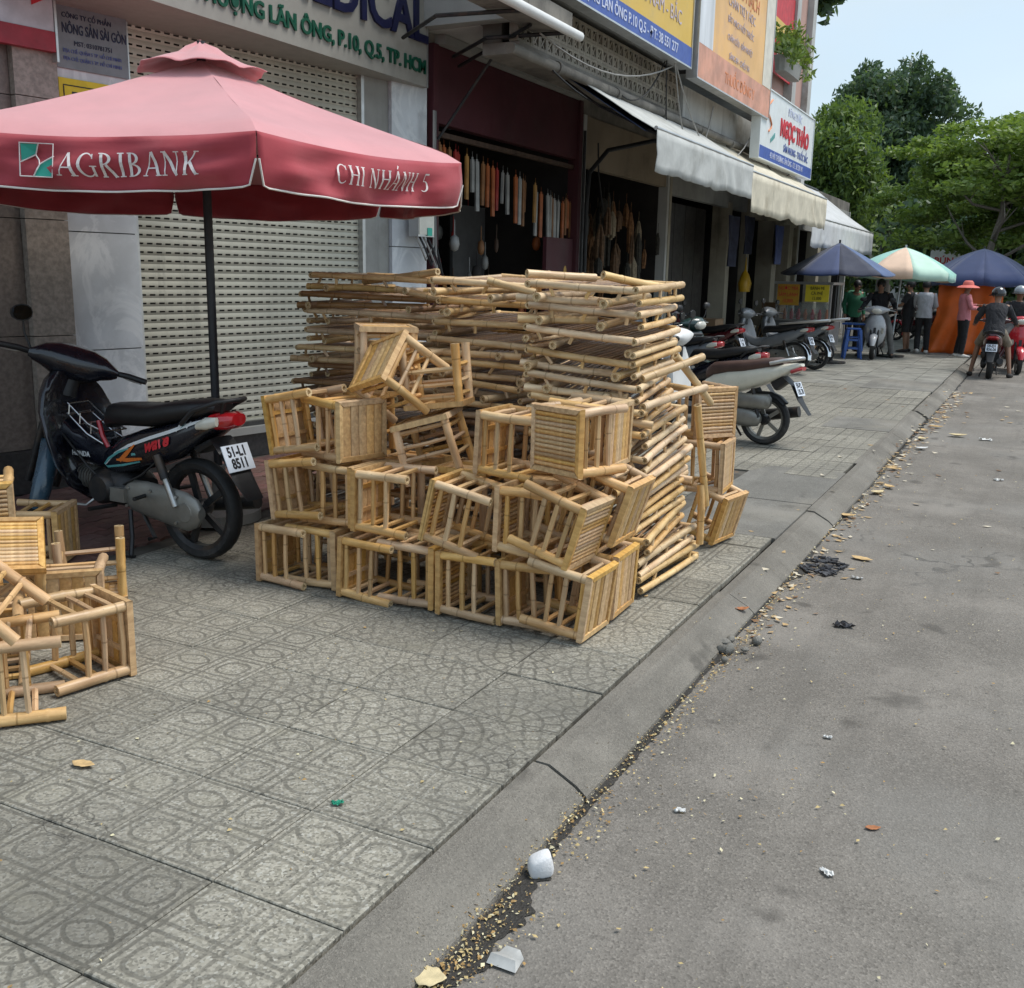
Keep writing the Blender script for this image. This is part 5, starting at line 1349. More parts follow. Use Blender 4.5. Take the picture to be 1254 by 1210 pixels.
def plate_part(parent, c, nrm, rows, w=0.19, h=0.14, name='number_plate'):
    n_ = Vector(nrm).normalized(); r_ = Vector((0, 0, 1)).cross(n_).normalized(); u_ = n_.cross(r_)
    rm = Matrix((r_, u_, n_)).transposed()
    q = MB(); q.box((0, 0, 0), (w, h, 0.004)); o = q.build(name, PLATE, parent, None, loc=c, rotm=rm)
    for i, tx in enumerate(rows):
        text(o, tx, h * 0.52, INK, (0, h * (0.22 - 0.45 * i), 0.0032), (1, 0, 0), (0, 1, 0), 'plate_lettering', extrude=0.0005, bold=0.0025, sx=0.80)
    return o

def mirror(parent, base, tip, side_mat=BLACK_PLASTIC, face=(-1, 0, 0)):
    q = MB(); b_, t_ = Vector(base), Vector(tip); q.tube([b_, b_.lerp(t_, 0.5) + Vector((0.02, 0, 0.01)), t_], 0.006, 6); st_ = q.build('mirror_stem', BLACK_PLASTIC, parent, 60)
    q = MB(); q.loft([sring(t_ + Vector((0.035, 0, 0.045)), (0, 0.02, 0), (0, 0, 0.014), 12, 2), sring(t_ + Vector((0.02, 0, 0.045)), (0, 0.062, 0), (0, 0, 0.042), 12, 2.2), sring(t_ + Vector((0.0, 0, 0.045)), (0, 0.068, 0), (0, 0, 0.047), 12, 2.2)])
    o = q.build('mirror', side_mat, parent, 50)
    q = MB(); q.loft([sring(t_ + Vector((-0.002, 0, 0.045)), (0, 0.060, 0), (0, 0, 0.040), 12, 2.2), sring(t_ + Vector((-0.004, 0, 0.045)), (0, 0.059, 0), (0, 0, 0.039), 12, 2.2)]); q.build('mirror_glass', GLASS_MIRROR, o)

def underbone(name, label, loc, rz, body, accent_left, fender, seat=VINYL, plate=('51-L1', '8511'), detail=True, mirrors=(1, 1), group=None, steer=0.0, wire=False, lean=-0.07):
    t = thing(name, label, 'motorbike', loc, rz, group)
    t.rotation_euler = (lean, 0, rz)
    WB, r = 1.22, 0.272
    wheel(t, 'rear_wheel', 0, r, 0.085, DARK_METAL if not wire else CHROME, 5, spoked_wire=wire)
    wheel(t, 'front_wheel', WB, r, 0.075, DARK_METAL if not wire else CHROME, 5, steer, spoked_wire=wire)
    # tail: side panels sweeping up from the footboard to the lamp
    def tail_hw(x): return 0.115 + 0.02 * math.sin(PI * min(1, max(0, (x + 0.3) / 0.95)))
    secs = [(0.62, 0.47, 0.06, 0.085), (0.55, 0.49, 0.085, 0.10), (0.45, 0.53, 0.10, 0.115), (0.30, 0.575, 0.105, 0.125), (0.12, 0.63, 0.095, 0.132), (-0.03, 0.69, 0.075, 0.128), (-0.14, 0.74, 0.052, 0.112), (-0.22, 0.765, 0.034, 0.09)]
    q = MB(); q.loft([sring((x, 0, z), (0, hw, 0), (0.25 * hh, 0, hh), 16, 3.2) for x, z, hh, hw in secs]); tail = q.build('rear_bodywork', body, t, 50)
    # seat
    secs = [(0.60, 0.70, 0.045, 0.085), (0.56, 0.735, 0.062, 0.105), (0.42, 0.745, 0.062, 0.125), (0.25, 0.752, 0.060, 0.135), (0.10, 0.785, 0.058, 0.138), (-0.05, 0.81, 0.052, 0.13), (-0.14, 0.822, 0.040, 0.11), (-0.19, 0.825, 0.02, 0.07)]
    q = MB(); q.loft([sring((x, 0, z), (0, hw, 0), (0, 0, hh), 16, 3.0) for x, z, hh, hw in secs]); q.build('seat', seat, t, 50)
    # grab rail
    q = MB(); q.tube([(-0.02, 0.13, 0.74), (-0.12, 0.145, 0.82), (-0.24, 0.10, 0.865), (-0.285, 0, 0.87), (-0.24, -0.10, 0.865), (-0.12, -0.145, 0.82), (-0.02, -0.13, 0.74)], 0.013, 8); q.build('grab_rail', BLACK_PLASTIC, t, 60)
    q = MB(); q.tube([(-0.26, 0.07, 0.866), (-0.22, 0.05, 0.79)], 0.011, 6); q.build('grab_rail', BLACK_PLASTIC, t, 60)
    # lamps
    q = MB(); q.loft([sring((-0.17, 0, 0.755), (0, 0.108, 0), (0, 0, 0.045), 14, 3), sring((-0.25, 0, 0.765), (0, 0.085, 0), (0, 0, 0.045), 14, 3), sring((-0.29, 0, 0.772), (0, 0.05, 0), (0, 0, 0.03), 14, 2.5)]); q.build('tail_light', RED_LENS, t, 50)
    for s in (-1, 1):
        q = MB(); q.loft([sring((-0.11, s * 0.114, 0.735), (0, 0.012, 0), (0, 0, 0.018), 10, 2), sring((-0.18, s * 0.114, 0.755), (0, 0.02, 0), (0, 0, 0.033), 10, 2), sring((-0.235, s * 0.100, 0.765), (0, 0.014, 0), (0, 0, 0.024), 10, 2)]); q.build('rear_indicator', CLEAR_LENS, t, 50)
    # rear mudguard and plate
    q = MB(); q.loft([sring(c, (0, hw, 0), a, 10, 4) for c, hw, a in (((-0.05, 0, 0.60), 0.075, (0.012, 0, 0.02)), ((-0.17, 0, 0.66), 0.08, (0.012, 0, 0.014)), ((-0.24, 0, 0.58), 0.08, (0.010, 0, 0.004)), ((-0.31, 0, 0.46), 0.075, (0.008, 0, 0.003)), ((-0.38, 0, 0.37), 0.06, (0.006, 0, 0.003)))]); q.build('rear_mudguard', BLACK_PLASTIC, t, 40)
    plate_part(t, (-0.275, 0.0, 0.575), (-1, 0, 0.42), plate)
    # engine, chain case, swing arm, shocks
    q = MB(); q.loft([sring((x, 0.095, z), (0.0, 0.026, 0), (0, 0, hh), 16, 2.3) for x, z, hh in ((0.44, 0.315, 0.05), (0.40, 0.315, 0.085), (0.28, 0.305, 0.098), (0.10, 0.285, 0.105), (0.0, 0.272, 0.105), (-0.07, 0.272, 0.075), (-0.10, 0.272, 0.03))]); cc_ = q.build('chain_cover', ALLOY, t, 50)
    q = MB(); q.lathe([(0.001, 0.1225), (0.05, 0.1225), (0.055, 0.115)], 16, (0.0, 0, 0.272), 'y', False); q.build('axle_cap', ALLOY, cc_, 50)
    q = MB(); q.tube([(0.42, -0.09, 0.31), (0.0, -0.085, 0.272)], 0.02, 8); q.build('swing_arm', DARK_METAL, t, 50)
    q = MB(); q.tube([(0.42, 0.065, 0.33), (0.0, 0.06, 0.285)], 0.02, 8); q.build('swing_arm', DARK_METAL, t, 50)
    for s in (-1, 1):
        q = MB(); q.tube([(0.17, s * 0.125, 0.56), (0.115, s * 0.128, 0.44)], 0.024, 10); q.build('shock_cover', DARK_METAL, t, 50)
        q = MB(); q.tube([(0.115, s * 0.128, 0.44), (0.05, s * 0.13, 0.30)], 0.017, 10); q.build('shock_absorber', STEEL, t, 50)
    q = MB(); q.loft([sring((x, 0, z), (0, hw, 0), (0, 0, hh), 12, 3) for x, z, hh, hw in ((0.40, 0.33, 0.06, 0.09), (0.46, 0.33, 0.10, 0.12), (0.62, 0.34, 0.105, 0.125), (0.72, 0.345, 0.07, 0.09), (0.74, 0.35, 0.06, 0.065), (0.90, 0.36, 0.055, 0.06), (0.93, 0.36, 0.03, 0.04))]); q.build('engine', DARK_METAL, t, 40)
    q = MB(); q.lathe([(0.001, 0.155), (0.07, 0.155), (0.085, 0.14), (0.09, 0.10)], 18, (0.60, 0, 0.335), 'y', False); q.build('flywheel_cover', DARK_METAL, t, 40)
    q = MB(); q.box((0.47, 0.125, 0.315), (0.11, 0.035, 0.075)); q.build('sprocket_cover', ALLOY, t)
    q = MB(); q.tube([(0.86, -0.06, 0.33), (0.80, -0.11, 0.22), (0.5, -0.14, 0.19), (0.30, -0.15, 0.22), (-0.25, -0.16, 0.31)], [0.015, 0.015, 0.018, 0.035, 0.038], 10); q.build('exhaust', DARK_METAL, t, 50)
    for s in (-1, 1):
        q = MB(); q.tube([(0.55, s * 0.08, 0.24), (0.55, s * 0.26, 0.25)], 0.013, 6); q.build('footpeg', BLACK_PLASTIC, t, 50)
        q = MB(); q.tube([(0.28, s * 0.12, 0.33), (0.26, s * 0.21, 0.33)], 0.012, 6); q.build('footpeg', BLACK_PLASTIC, t, 50)
    q = MB(); q.tube([(0.66, 0.13, 0.27), (0.68, 0.17, 0.24), (0.78, 0.185, 0.24)], 0.008, 6); q.build('gear_lever', STEEL, t, 50)
    # stands
    q = MB(); q.tube([(0.42, 0.10, 0.23), (0.36, 0.15, 0.10), (0.33, 0.19, 0.006)], 0.012, 6); q.box((0.33, 0.195, 0.008), (0.05, 0.03, 0.012)); q.build('side_stand', DARK_METAL, t, 50)
    q = MB(); q.tube([(0.36, 0.07, 0.22), (0.24, 0.10, 0.10), (0.28, 0.11, 0.09)], 0.012, 6); q.tube([(0.36, -0.07, 0.22), (0.24, -0.10, 0.10)], 0.012, 6); q.build('centre_stand', DARK_METAL, t, 50)
    # spine, leg shield, apron
    q = MB(); q.loft([sring(c, (0, hw, 0), a, 12, 3) for c, hw, a in (((0.58, 0, 0.52), 0.075, (0.01, 0, 0.085)), ((0.72, 0, 0.50), 0.07, (0.02, 0, 0.08)), ((0.86, 0, 0.54), 0.075, (0.04, 0, 0.09)), ((0.98, 0, 0.66), 0.085, (0.07, 0, 0.10)))]); q.build('frame_cover', body, t, 50)
    q = MB(); rings = []
    for z, xc, hw, th, sw in ((0.24, 0.83, 0.06, 0.05, 0.06), (0.33, 0.90, 0.18, 0.06, 0.11), (0.45, 0.955, 0.235, 0.065, 0.14), (0.60, 1.00, 0.25, 0.07, 0.14), (0.73, 1.03, 0.24, 0.085, 0.12), (0.83, 1.03, 0.20, 0.095, 0.09), (0.90, 1.01, 0.15, 0.09, 0.05), (0.945, 0.985, 0.10, 0.07, 0.02)):
        ring = []
        for i in range(18):
            a = 2 * PI * i / 18; ca, sa = math.cos(a), math.sin(a)
            yy = hw * math.copysign(abs(ca) ** 0.8, ca)
            ring.append((xc + th * sa * 0.7 - sw * (yy / hw) ** 2, yy, z))
        rings.append(ring)
    q.loft(rings); q.build('leg_shield', body, t, 50)
    # front fender, forks
    sv, fm = steer_fn(steer)
    q = MB()
    q.loft([[sv(WB + (r + d) * math.cos(a), y_ * 0.055 * wd, r + (r + d) * math.sin(a)) for y_, d in ((-1, -0.03), (-1.05, 0.005), (-0.6, 0.03), (0, 0.04), (0.6, 0.03), (1.05, 0.005), (1, -0.03))] for a, wd in ((R_(15), 0.7), (R_(35), 0.95), (R_(60), 1.05), (R_(90), 1.1), (R_(120), 1.1), (R_(150), 1.0), (R_(185), 0.9), (R_(205), 0.8))], False); q.build('front_fender', fender, t, 60)
    for s in (-1, 1):
        q = MB(); q.tube([sv(WB, s * 0.075, r), sv(WB - 0.10, s * 0.075, r + 0.32), sv(WB - 0.17, s * 0.06, 0.84)], [0.02, 0.022, 0.016], 8); q.build('fork', DARK_METAL, t, 50)
    # handlebar cowl with headlamp
    hc = Vector((0.965, 0, 0.985))
    hv = sv
    q = MB(); rings = []
    for y_, zz, xx, hx_, hz in ((-0.235, 0.985, 0.93, 0.022, 0.022), (-0.21, 0.985, 0.935, 0.040, 0.038), (-0.16, 0.995, 0.96, 0.080, 0.065), (-0.09, 0.99, 0.985, 0.115, 0.095), (0, 0.985, 0.995, 0.125, 0.105), (0.09, 0.99, 0.985, 0.115, 0.095), (0.16, 0.995, 0.96, 0.080, 0.065), (0.21, 0.985, 0.935, 0.040, 0.038), (0.235, 0.985, 0.93, 0.022, 0.022)):
        rings.append([hv(xx + hx_ * math.cos(2 * PI * i / 12), y_, zz + hz * math.sin(2 * PI * i / 12)) for i in range(12)])
    q.loft(rings); cw = q.build('handlebar_cowl', body, t, 50)
    q = MB(); q.loft([[hv(1.055 + dx_, 0.095 * k_ * math.cos(2 * PI * i / 14), 0.965 + 0.055 * k_ * math.sin(2 * PI * i / 14)) for i in range(14)] for dx_, k_ in ((0.0, 1.0), (0.03, 0.9), (0.05, 0.6))]); q.build('headlight', CLEAR_LENS, t, 50)
    q = MB(); q.loft([[hv(0.91 + 0.05 * (1 - k_), 0.10 * k_ * math.cos(2 * PI * i / 12), 1.02 + 0.03 * k_ * math.sin(2 * PI * i / 12)) for i in range(12)] for k_ in (1.0, 0.7)]); q.build('instrument_panel', BLACK_PLASTIC, t, 50)
    q = MB(); q.loft([[hv(0.98 + a_ , 0.06 * math.cos(2 * PI * i / 10), z_ + 0.0) if False else hv(0.985 - 0.0 + 0.05 * math.sin(2 * PI * i / 10), 0.055 * math.cos(2 * PI * i / 10), z_) for i in range(10)] for a_, z_ in ((0, 0.80), (0, 0.94))]); q.build('steering_neck', BLACK_PLASTIC, t, 50)
    for s in (-1, 1):
        q = MB(); q.tube([hv(0.93, s * 0.24, 0.99), hv(0.90, s * 0.29, 0.992), hv(0.865, s * 0.385, 0.985)], 0.0165, 8); g_ = q.build('handle_grip', BLACK_PLASTIC, t, 50)
        q = MB(); q.tube([hv(0.965, s * 0.25, 0.985), hv(0.965, s * 0.30, 0.975), hv(0.935, s * 0.37, 0.968)], 0.006, 6); q.build('brake_lever', STEEL, t, 60)
        if mirrors[0 if s > 0 else 1]:
            mirror(t, hv(0.95, s * 0.225, 1.0), hv(0.945, s * 0.30, 1.14))
    if detail:
        # basket rack between the leg shield and the seat
        for z0_, z1_, k_ in ((0.60, 0.585, 1.0), (0.665, 0.64, 0.9)):
            q = MB(); w_ = 0.085 * k_
            q.tube([(0.62, w_, z0_ - 0.03), (0.74, w_, z1_ + 0.03), (0.90, w_ * 0.9, z1_ + 0.13), (0.90, -w_ * 0.9, z1_ + 0.13), (0.74, -w_, z1_ + 0.03), (0.62, -w_, z0_ - 0.03)], 0.006, 6, closed=True); q.build('rack_bar', CHROME, t, 60)
        for k_ in range(4):
            f = k_ / 3; q = MB(); q.tube([(0.63 + 0.25 * f, 0.085, 0.572 + 0.14 * f), (0.63 + 0.25 * f, -0.085, 0.572 + 0.14 * f)], 0.004, 5); q.build('rack_bar', CHROME, t, 60)
            q = MB(); q.tube([(0.63 + 0.25 * f, 0.083, 0.572 + 0.14 * f), (0.63 + 0.25 * f, 0.076, 0.645 + 0.12 * f)], 0.004, 5); q.build('rack_bar', CHROME, t, 60)
        q = MB(); q.tube([(0.63, 0.095, 0.70), (0.60, 0.10, 0.62), (0.565, 0.095, 0.56)], 0.012, 6); q.build('red_trim', RED_LENS, t, 50)
        for pts_ in ([(0.60, 0.10, 0.35), (0.70, 0.13, 0.45), (0.92, 0.10, 0.60)], [(0.45, 0.11, 0.37), (0.30, 0.115, 0.44), (0.20, 0.10, 0.52)], [(0.95, 0.10, 0.93), (1.02, 0.13, 0.80), (1.05, 0.08, 0.62)], [(0.97, -0.10, 0.93), (1.04, -0.13, 0.80), (1.06, -0.08, 0.62)]):
            q = MB(); q.tube(pts_, 0.006, 6); q.build('cable', CABLE_BLACK, t, 60)
        q = MB(); q.tube([(0.44, 0.125, 0.345), (0.44, 0.128, 0.345)], 0.01, 6)
        for bx_, bz_ in ((0.40, 0.36), (0.42, 0.26), (0.24, 0.36), (0.05, 0.35), (0.06, 0.21)):
            q = MB(); q.lathe([(0.001, 0.1275), (0.008, 0.1275), (0.008, 0.118)], 8, (bx_, 0, bz_), 'y', False); q.build('bolt', STEEL, cc_)
        for f_ in range(6):
            q = MB(); q.lathe([(0.062, 0), (0.072, 0.002), (0.072, 0.006), (0.062, 0.008)], 14, (0.76 + 0.022 * f_, 0, 0.352), 'x', False); q.build('cooling_fin', ALLOY, t, 30)
    if accent_left:
        def off(x, z):
            # outer surface of the rear bodywork at this height
            best = 0.11
            S2 = [(0.62, 0.47, 0.06, 0.085), (0.55, 0.49, 0.085, 0.10), (0.45, 0.53, 0.10, 0.115), (0.30, 0.575, 0.105, 0.125), (0.12, 0.63, 0.095, 0.132), (-0.03, 0.69, 0.075, 0.128), (-0.14, 0.74, 0.052, 0.112), (-0.22, 0.765, 0.034, 0.09)]
            for (xa, za, ha, wa), (xb, zb, hb, wb) in zip(S2[:-1], S2[1:]):
                xs = x - 0.25 * (z - (za + zb) / 2)
                if xb <= xs <= xa:
                    f = (xa - xs) / (xa - xb); zc, hh, hw = za + (zb - za) * f, ha + (hb - ha) * f, wa + (wb - wa) * f
                    e = min(1, abs(z - zc) / hh); best = hw * (1 - e ** 3.2) ** (1 / 3.2)
            return best + 0.004
        ribbon(t, 'decal', [(0.60, 0.462), (0.50, 0.535), (0.38, 0.59), (0.22, 0.645), (0.06, 0.695), (-0.05, 0.735), (-0.14, 0.765)], [0.006, 0.012, 0.016, 0.018, 0.018, 0.018, 0.01], WHITE_DECAL, off)
        ribbon(t, 'decal', [(0.30, 0.512), (0.44, 0.478), (0.58, 0.452), (0.61, 0.462), (0.56, 0.50), (0.47, 0.545), (0.38, 0.575)], [0.008, 0.012, 0.012, 0.012, 0.014, 0.014, 0.008], TEAL, off)
        ribbon(t, 'decal', [(0.28, 0.53), (0.40, 0.51), (0.49, 0.502)], [0.012, 0.022, 0.01], ORANGE_DECAL, off)
        ribbon(t, 'decal', [(0.46, 0.50), (0.40, 0.545), (0.33, 0.60)], [0.02, 0.026, 0.008], ORANGE_DECAL, off)
        ribbon(t, 'decal', [(0.29, 0.553), (0.36, 0.545)], [0.012, 0.012], TEAL, off)
        for k_ in range(3): ribbon(t, 'decal', [(0.02 - 0.035 * k_, 0.70 + 0.012 * k_), (-0.005 - 0.035 * k_, 0.735 + 0.010 * k_)], [0.012, 0.012], WHITE_DECAL if k_ != 1 else TEAL, off)
        me = text_mesh('wave', 0.10, 0.0, 0.004, 0.35, sx=0.9).copy(); me.materials.clear(); me.materials.append(RED_DECAL)
        for v in me.vertices:
            sx_, sz_ = v.co.x, v.co.y
            x_ = 0.165 - sx_ * 1.0; z_ = 0.622 + sx_ * 0.32 + sz_ * 0.9
            v.co = (x_, off(x_, z_) + 0.003, z_)
        put('side_lettering', me, t)
        text(t, 'HONDA', 0.038, WHITE_DECAL, (0.80, 0.086, 0.50), (-1, 0, 0.02), (0, 0, 1), 'maker_lettering', extrude=0.001, bold=0.001)
    return t

def scooter(name, label, loc, rz, body, seat, lean=-0.07, plate=('59-X1', '424.06'), front=None, group=None, steer=0.0, rim=ALLOY, lamp=RED_LENS, tail_mat=None, engine=ALLOY):
    t = thing(name, label, 'scooter', loc, rz, group); t.rotation_euler = (lean, 0, rz)
    front = front or body
    WB, r = 1.22, 0.248
    wheel(t, 'rear_wheel', 0, r, 0.10, rim, 5); wheel(t, 'front_wheel', WB, r, 0.09, rim, 5, steer)
    secs = [(0.60, 0.50, 0.10, 0.13), (0.50, 0.55, 0.115, 0.155), (0.34, 0.60, 0.115, 0.165), (0.15, 0.645, 0.10, 0.165), (-0.03, 0.695, 0.08, 0.155), (-0.17, 0.745, 0.055, 0.13), (-0.28, 0.785, 0.03, 0.09), (-0.33, 0.80, 0.014, 0.05)]
    q = MB(); q.loft([sring((x, 0, z), (0, hw, 0), (0.3 * hh, 0, hh), 16, 3.0) for x, z, hh, hw in secs]); q.build('rear_bodywork', body, t, 50)
    secs = [(0.62, 0.66, 0.06, 0.09), (0.55, 0.705, 0.07, 0.125), (0.40, 0.725, 0.07, 0.145), (0.20, 0.75, 0.068, 0.155), (0.04, 0.785, 0.06, 0.15), (-0.10, 0.81, 0.05, 0.135), (-0.17, 0.82, 0.03, 0.10)]
    q = MB(); q.loft([sring((x, 0, z), (0, hw, 0), (0, 0, hh), 16, 2.8) for x, z, hh, hw in secs]); q.build('seat', seat, t, 50)
    q = MB(); q.tube([(-0.06, 0.155, 0.80), (-0.19, 0.14, 0.835), (-0.31, 0.07, 0.86), (-0.33, 0, 0.863), (-0.31, -0.07, 0.86), (-0.19, -0.14, 0.835), (-0.06, -0.155, 0.80)], 0.018, 8); q.build('grab_rail', tail_mat or ALU, t, 60)
    q = MB(); q.loft([sring((-0.25, 0, 0.735), (0, 0.11, 0), (0, 0, 0.024), 14, 3), sring((-0.31, 0, 0.755), (0, 0.085, 0), (0, 0, 0.02), 14, 3), sring((-0.345, 0, 0.765), (0, 0.06, 0), (0, 0, 0.018), 14, 2.5)]); q.build('tail_light', lamp, t, 50)
    q = MB(); q.loft([sring(c, (0, hw, 0), a, 10, 4) for c, hw, a in (((-0.08, 0, 0.58), 0.09, (0.03, 0, 0.04)), ((-0.19, 0, 0.66), 0.09, (0.03, 0, 0.03)), ((-0.27, 0, 0.60), 0.085, (0.016, 0, 0.006)), ((-0.34, 0, 0.46), 0.075, (0.010, 0, 0.004)), ((-0.44, 0, 0.33), 0.05, (0.006, 0, 0.003)))]); q.build('rear_mudguard', BLACK_PLASTIC, t, 40)
    plate_part(t, (-0.318, 0, 0.57), (-1, 0, 0.45), plate)
    # drive unit on the left, silencer on the right
    q = MB(); q.loft([sring((x, 0.115, z), (0, hw, 0), (0, 0, hh), 14, 2.6) for x, z, hh, hw in ((0.52, 0.29, 0.05, 0.03), (0.48, 0.29, 0.085, 0.05), (0.30, 0.275, 0.088, 0.052), (0.12, 0.26, 0.09, 0.052), (0.03, 0.255, 0.07, 0.045), (0.0, 0.255, 0.03, 0.03))]); q.build('transmission_case', engine, t, 50)
    q = MB(); q.loft([sring((x, 0.12, z), (0, hw, 0), (0, 0, hh), 14, 3) for x, z, hh, hw in ((0.50, 0.425, 0.04, 0.03), (0.46, 0.425, 0.07, 0.055), (0.10, 0.425, 0.072, 0.058), (-0.06, 0.43, 0.072, 0.055), (-0.09, 0.432, 0.04, 0.03))]); q.build('air_box', engine, t, 50)
    q = MB(); q.tube([(0.3, -0.13, 0.25), (0.10, -0.15, 0.27), (-0.28, -0.16, 0.34)], [0.03, 0.06, 0.055], 12); q.build('silencer', DARK_METAL, t, 50)
    q = MB(); q.tube([(0.02, 0.135, 0.27), (0.10, 0.13, 0.55)], 0.020, 8); q.build('shock_absorber', DARK_METAL, t, 50)
    q = MB(); q.loft([[((r + d) * math.cos(a), y_ * 0.06, r + (r + d) * math.sin(a)) for y_, d in ((-1, 0.0), (-0.6, 0.03), (0.6, 0.03), (1, 0.0))] for a in (R_(60), R_(80), R_(100), R_(120), R_(140))], False); q.build('hugger', BLACK_PLASTIC, t, 60)
    q = MB(); q.tube([(0.38, 0.10, 0.2), (0.28, 0.16, 0.05), (0.27, 0.17, 0.006)], 0.012, 6); q.tube([(0.38, -0.10, 0.2), (0.28, -0.12, 0.05)], 0.012, 6); q.build('stand', DARK_METAL, t, 50)
    # floor board, front apron
    q = MB(); q.loft([sring((x, 0, z), (0, hw, 0), (0, 0, hh), 12, 4) for x, z, hh, hw in ((0.52, 0.36, 0.10, 0.13), (0.62, 0.30, 0.055, 0.155), (0.80, 0.28, 0.05, 0.165), (0.93, 0.31, 0.07, 0.15))]); q.build('floorboard', BLACK_PLASTIC, t, 40)
    q = MB(); rings = []
    for z, xc, hw, th, sw in ((0.26, 0.92, 0.09, 0.06, 0.03), (0.36, 0.985, 0.17, 0.07, 0.06), (0.50, 1.03, 0.215, 0.08, 0.10), (0.66, 1.05, 0.215, 0.09, 0.10), (0.80, 1.04, 0.175, 0.085, 0.07), (0.90, 1.01, 0.11, 0.06, 0.03)):
        ring = []
        for i in range(18):
            a = 2 * PI * i / 18; ca, sa = math.cos(a), math.sin(a); yy = hw * math.copysign(abs(ca) ** 0.8, ca)
            ring.append((xc + th * sa - sw * (yy / hw) ** 2, yy, z))
        rings.append(ring)
    q.loft(rings); q.build('front_apron', front, t, 50)
    q = MB(); q.box((1.125, 0, 0.60), (0.03, 0.05, 0.16), Matrix.Rotation(-0.2, 3, 'Y')); q.build('apron_vent', BLACK_PLASTIC, t)
    for s in (-1, 1):
        q = MB(); q.loft([sring((1.07, s * 0.155, 0.58), (0.03, 0.02, 0), (0, 0, 0.06), 10, 2.2), sring((1.105, s * 0.14, 0.60), (0.02, 0.03, 0), (0, 0, 0.055), 10, 2.2)]); q.build('front_indicator', CLEAR_LENS, t, 50)
    sv, fm = steer_fn(steer)
    q = MB(); q.loft([[sv(WB + (r + d) * math.cos(a), y_ * 0.065 * wd, r + (r + d) * math.sin(a)) for y_, d in ((-1, -0.04), (-1.05, 0.005), (-0.6, 0.03), (0, 0.04), (0.6, 0.03), (1.05, 0.005), (1, -0.04))] for a, wd in ((R_(10), 0.6), (R_(35), 0.95), (R_(65), 1.1), (R_(95), 1.1), (R_(130), 1.1), (R_(165), 1.0))], False); q.build('front_fender', front, t, 60)
    for s in (-1, 1):
        q = MB(); q.tube([sv(WB, s * 0.08, r), sv(WB - 0.16, s * 0.07, 0.70)], 0.02, 8); q.build('fork', DARK_METAL, t, 50)
    hv = sv
    q = MB(); rings = []
    for y_, zz, xx, hx_, hz in ((-0.25, 1.01, 0.93, 0.02, 0.02), (-0.18, 1.01, 0.95, 0.06, 0.045), (-0.09, 1.0, 0.985, 0.10, 0.085), (0, 0.995, 1.0, 0.12, 0.10), (0.09, 1.0, 0.985, 0.10, 0.085), (0.18, 1.01, 0.95, 0.06, 0.045), (0.25, 1.01, 0.93, 0.02, 0.02)):
        rings.append([hv(xx + hx_ * math.cos(2 * PI * i / 12), y_, zz + hz * math.sin(2 * PI * i / 12)) for i in range(12)])
    q.loft(rings); q.build('handlebar_cowl', front, t, 50)
    q = MB(); q.loft([[hv(1.06 + dx_, 0.11 * k_ * math.cos(2 * PI * i / 14), 0.985 + 0.06 * k_ * math.sin(2 * PI * i / 14)) for i in range(14)] for dx_, k_ in ((0.0, 1.0), (0.04, 0.9), (0.06, 0.6))]); q.build('headlight', CLEAR_LENS, t, 50)
    q = MB(); q.tube([hv(0.985, 0, 0.80), hv(0.985, 0, 0.96)], 0.05, 10); q.build('steering_neck', BLACK_PLASTIC, t, 50)
    for s in (-1, 1):
        q = MB(); q.tube([hv(0.93, s * 0.22, 1.01), hv(0.90, s * 0.28, 1.012), hv(0.865, s * 0.375, 1.005)], 0.017, 8); q.build('handle_grip', BLACK_PLASTIC, t, 50)
        q = MB(); q.tube([hv(0.965, s * 0.24, 1.0), hv(0.96, s * 0.30, 0.995), hv(0.93, s * 0.36, 0.985)], 0.006, 6); q.build('brake_lever', STEEL, t, 60)
        mirror(t, hv(0.95, s * 0.20, 1.03), hv(0.945, s * 0.29, 1.17))
    return t

# the black motorbike by the shutter
underbone('black_motorbike', 'black underbone motorbike with orange and teal side decal parked under the red parasol', (-4.051, 4.137, 0), R_(179), BLACK_PAINT, True, FENDER_BLUE, VINYL, ('51-L1', '8511'), True, (1, 0), steer=R_(-42), lean=0.0).scale = (1.05, 1.05, 1.05)
# parked along the shops
G = 'motorbikes parked in front of the shops'
scooter('cream_scooter', 'cream scooter with brown seat parked behind the tall table stack', (-2.33, 9.98, 0), R_(172), CREAM_PAINT, BROWN_VINYL, 0.04, ('59-P2', '135.70'), WHITE_PAINT, G, R_(8))
underbone('black_motorbike', 'black motorbike with olive side stripe parked beyond the cream scooter', (-2.95, 11.35, 0), R_(174), BLACK_PAINT, False, BLACK_PAINT, VINYL, ('59-S1', '602.18'), False, (1, 1), G, R_(-10), lean=0.04)
underbone('dark_motorbike', 'dark motorbike with silver fairing deep under the awning, front towards the shops', (-3.9, 12.9, 0), R_(176), GREY_PAINT, False, GREY_PAINT, VINYL, ('54-F3', '207.31'), False, (1, 1), G, R_(14), lean=0.05)
scooter('dark_scooter', 'dark green scooter with pale headlamp parked facing out by the doors', (-5.0, 13.6, 0), R_(-20), M('deep_green_paint', (0.02, 0.05, 0.045), 0.3, coat=0.5), VINYL, 0.05, ('59-C1', '330.92'), None, G)
underbone('red_motorbike', 'dark red motorbike almost hidden in the shade of the shop', (-4.6, 16.6, 0), R_(172), MAROON_PAINT, False, MAROON_PAINT, VINYL, ('51-V4', '7265'), False, (1, 1), G, lean=0.05)
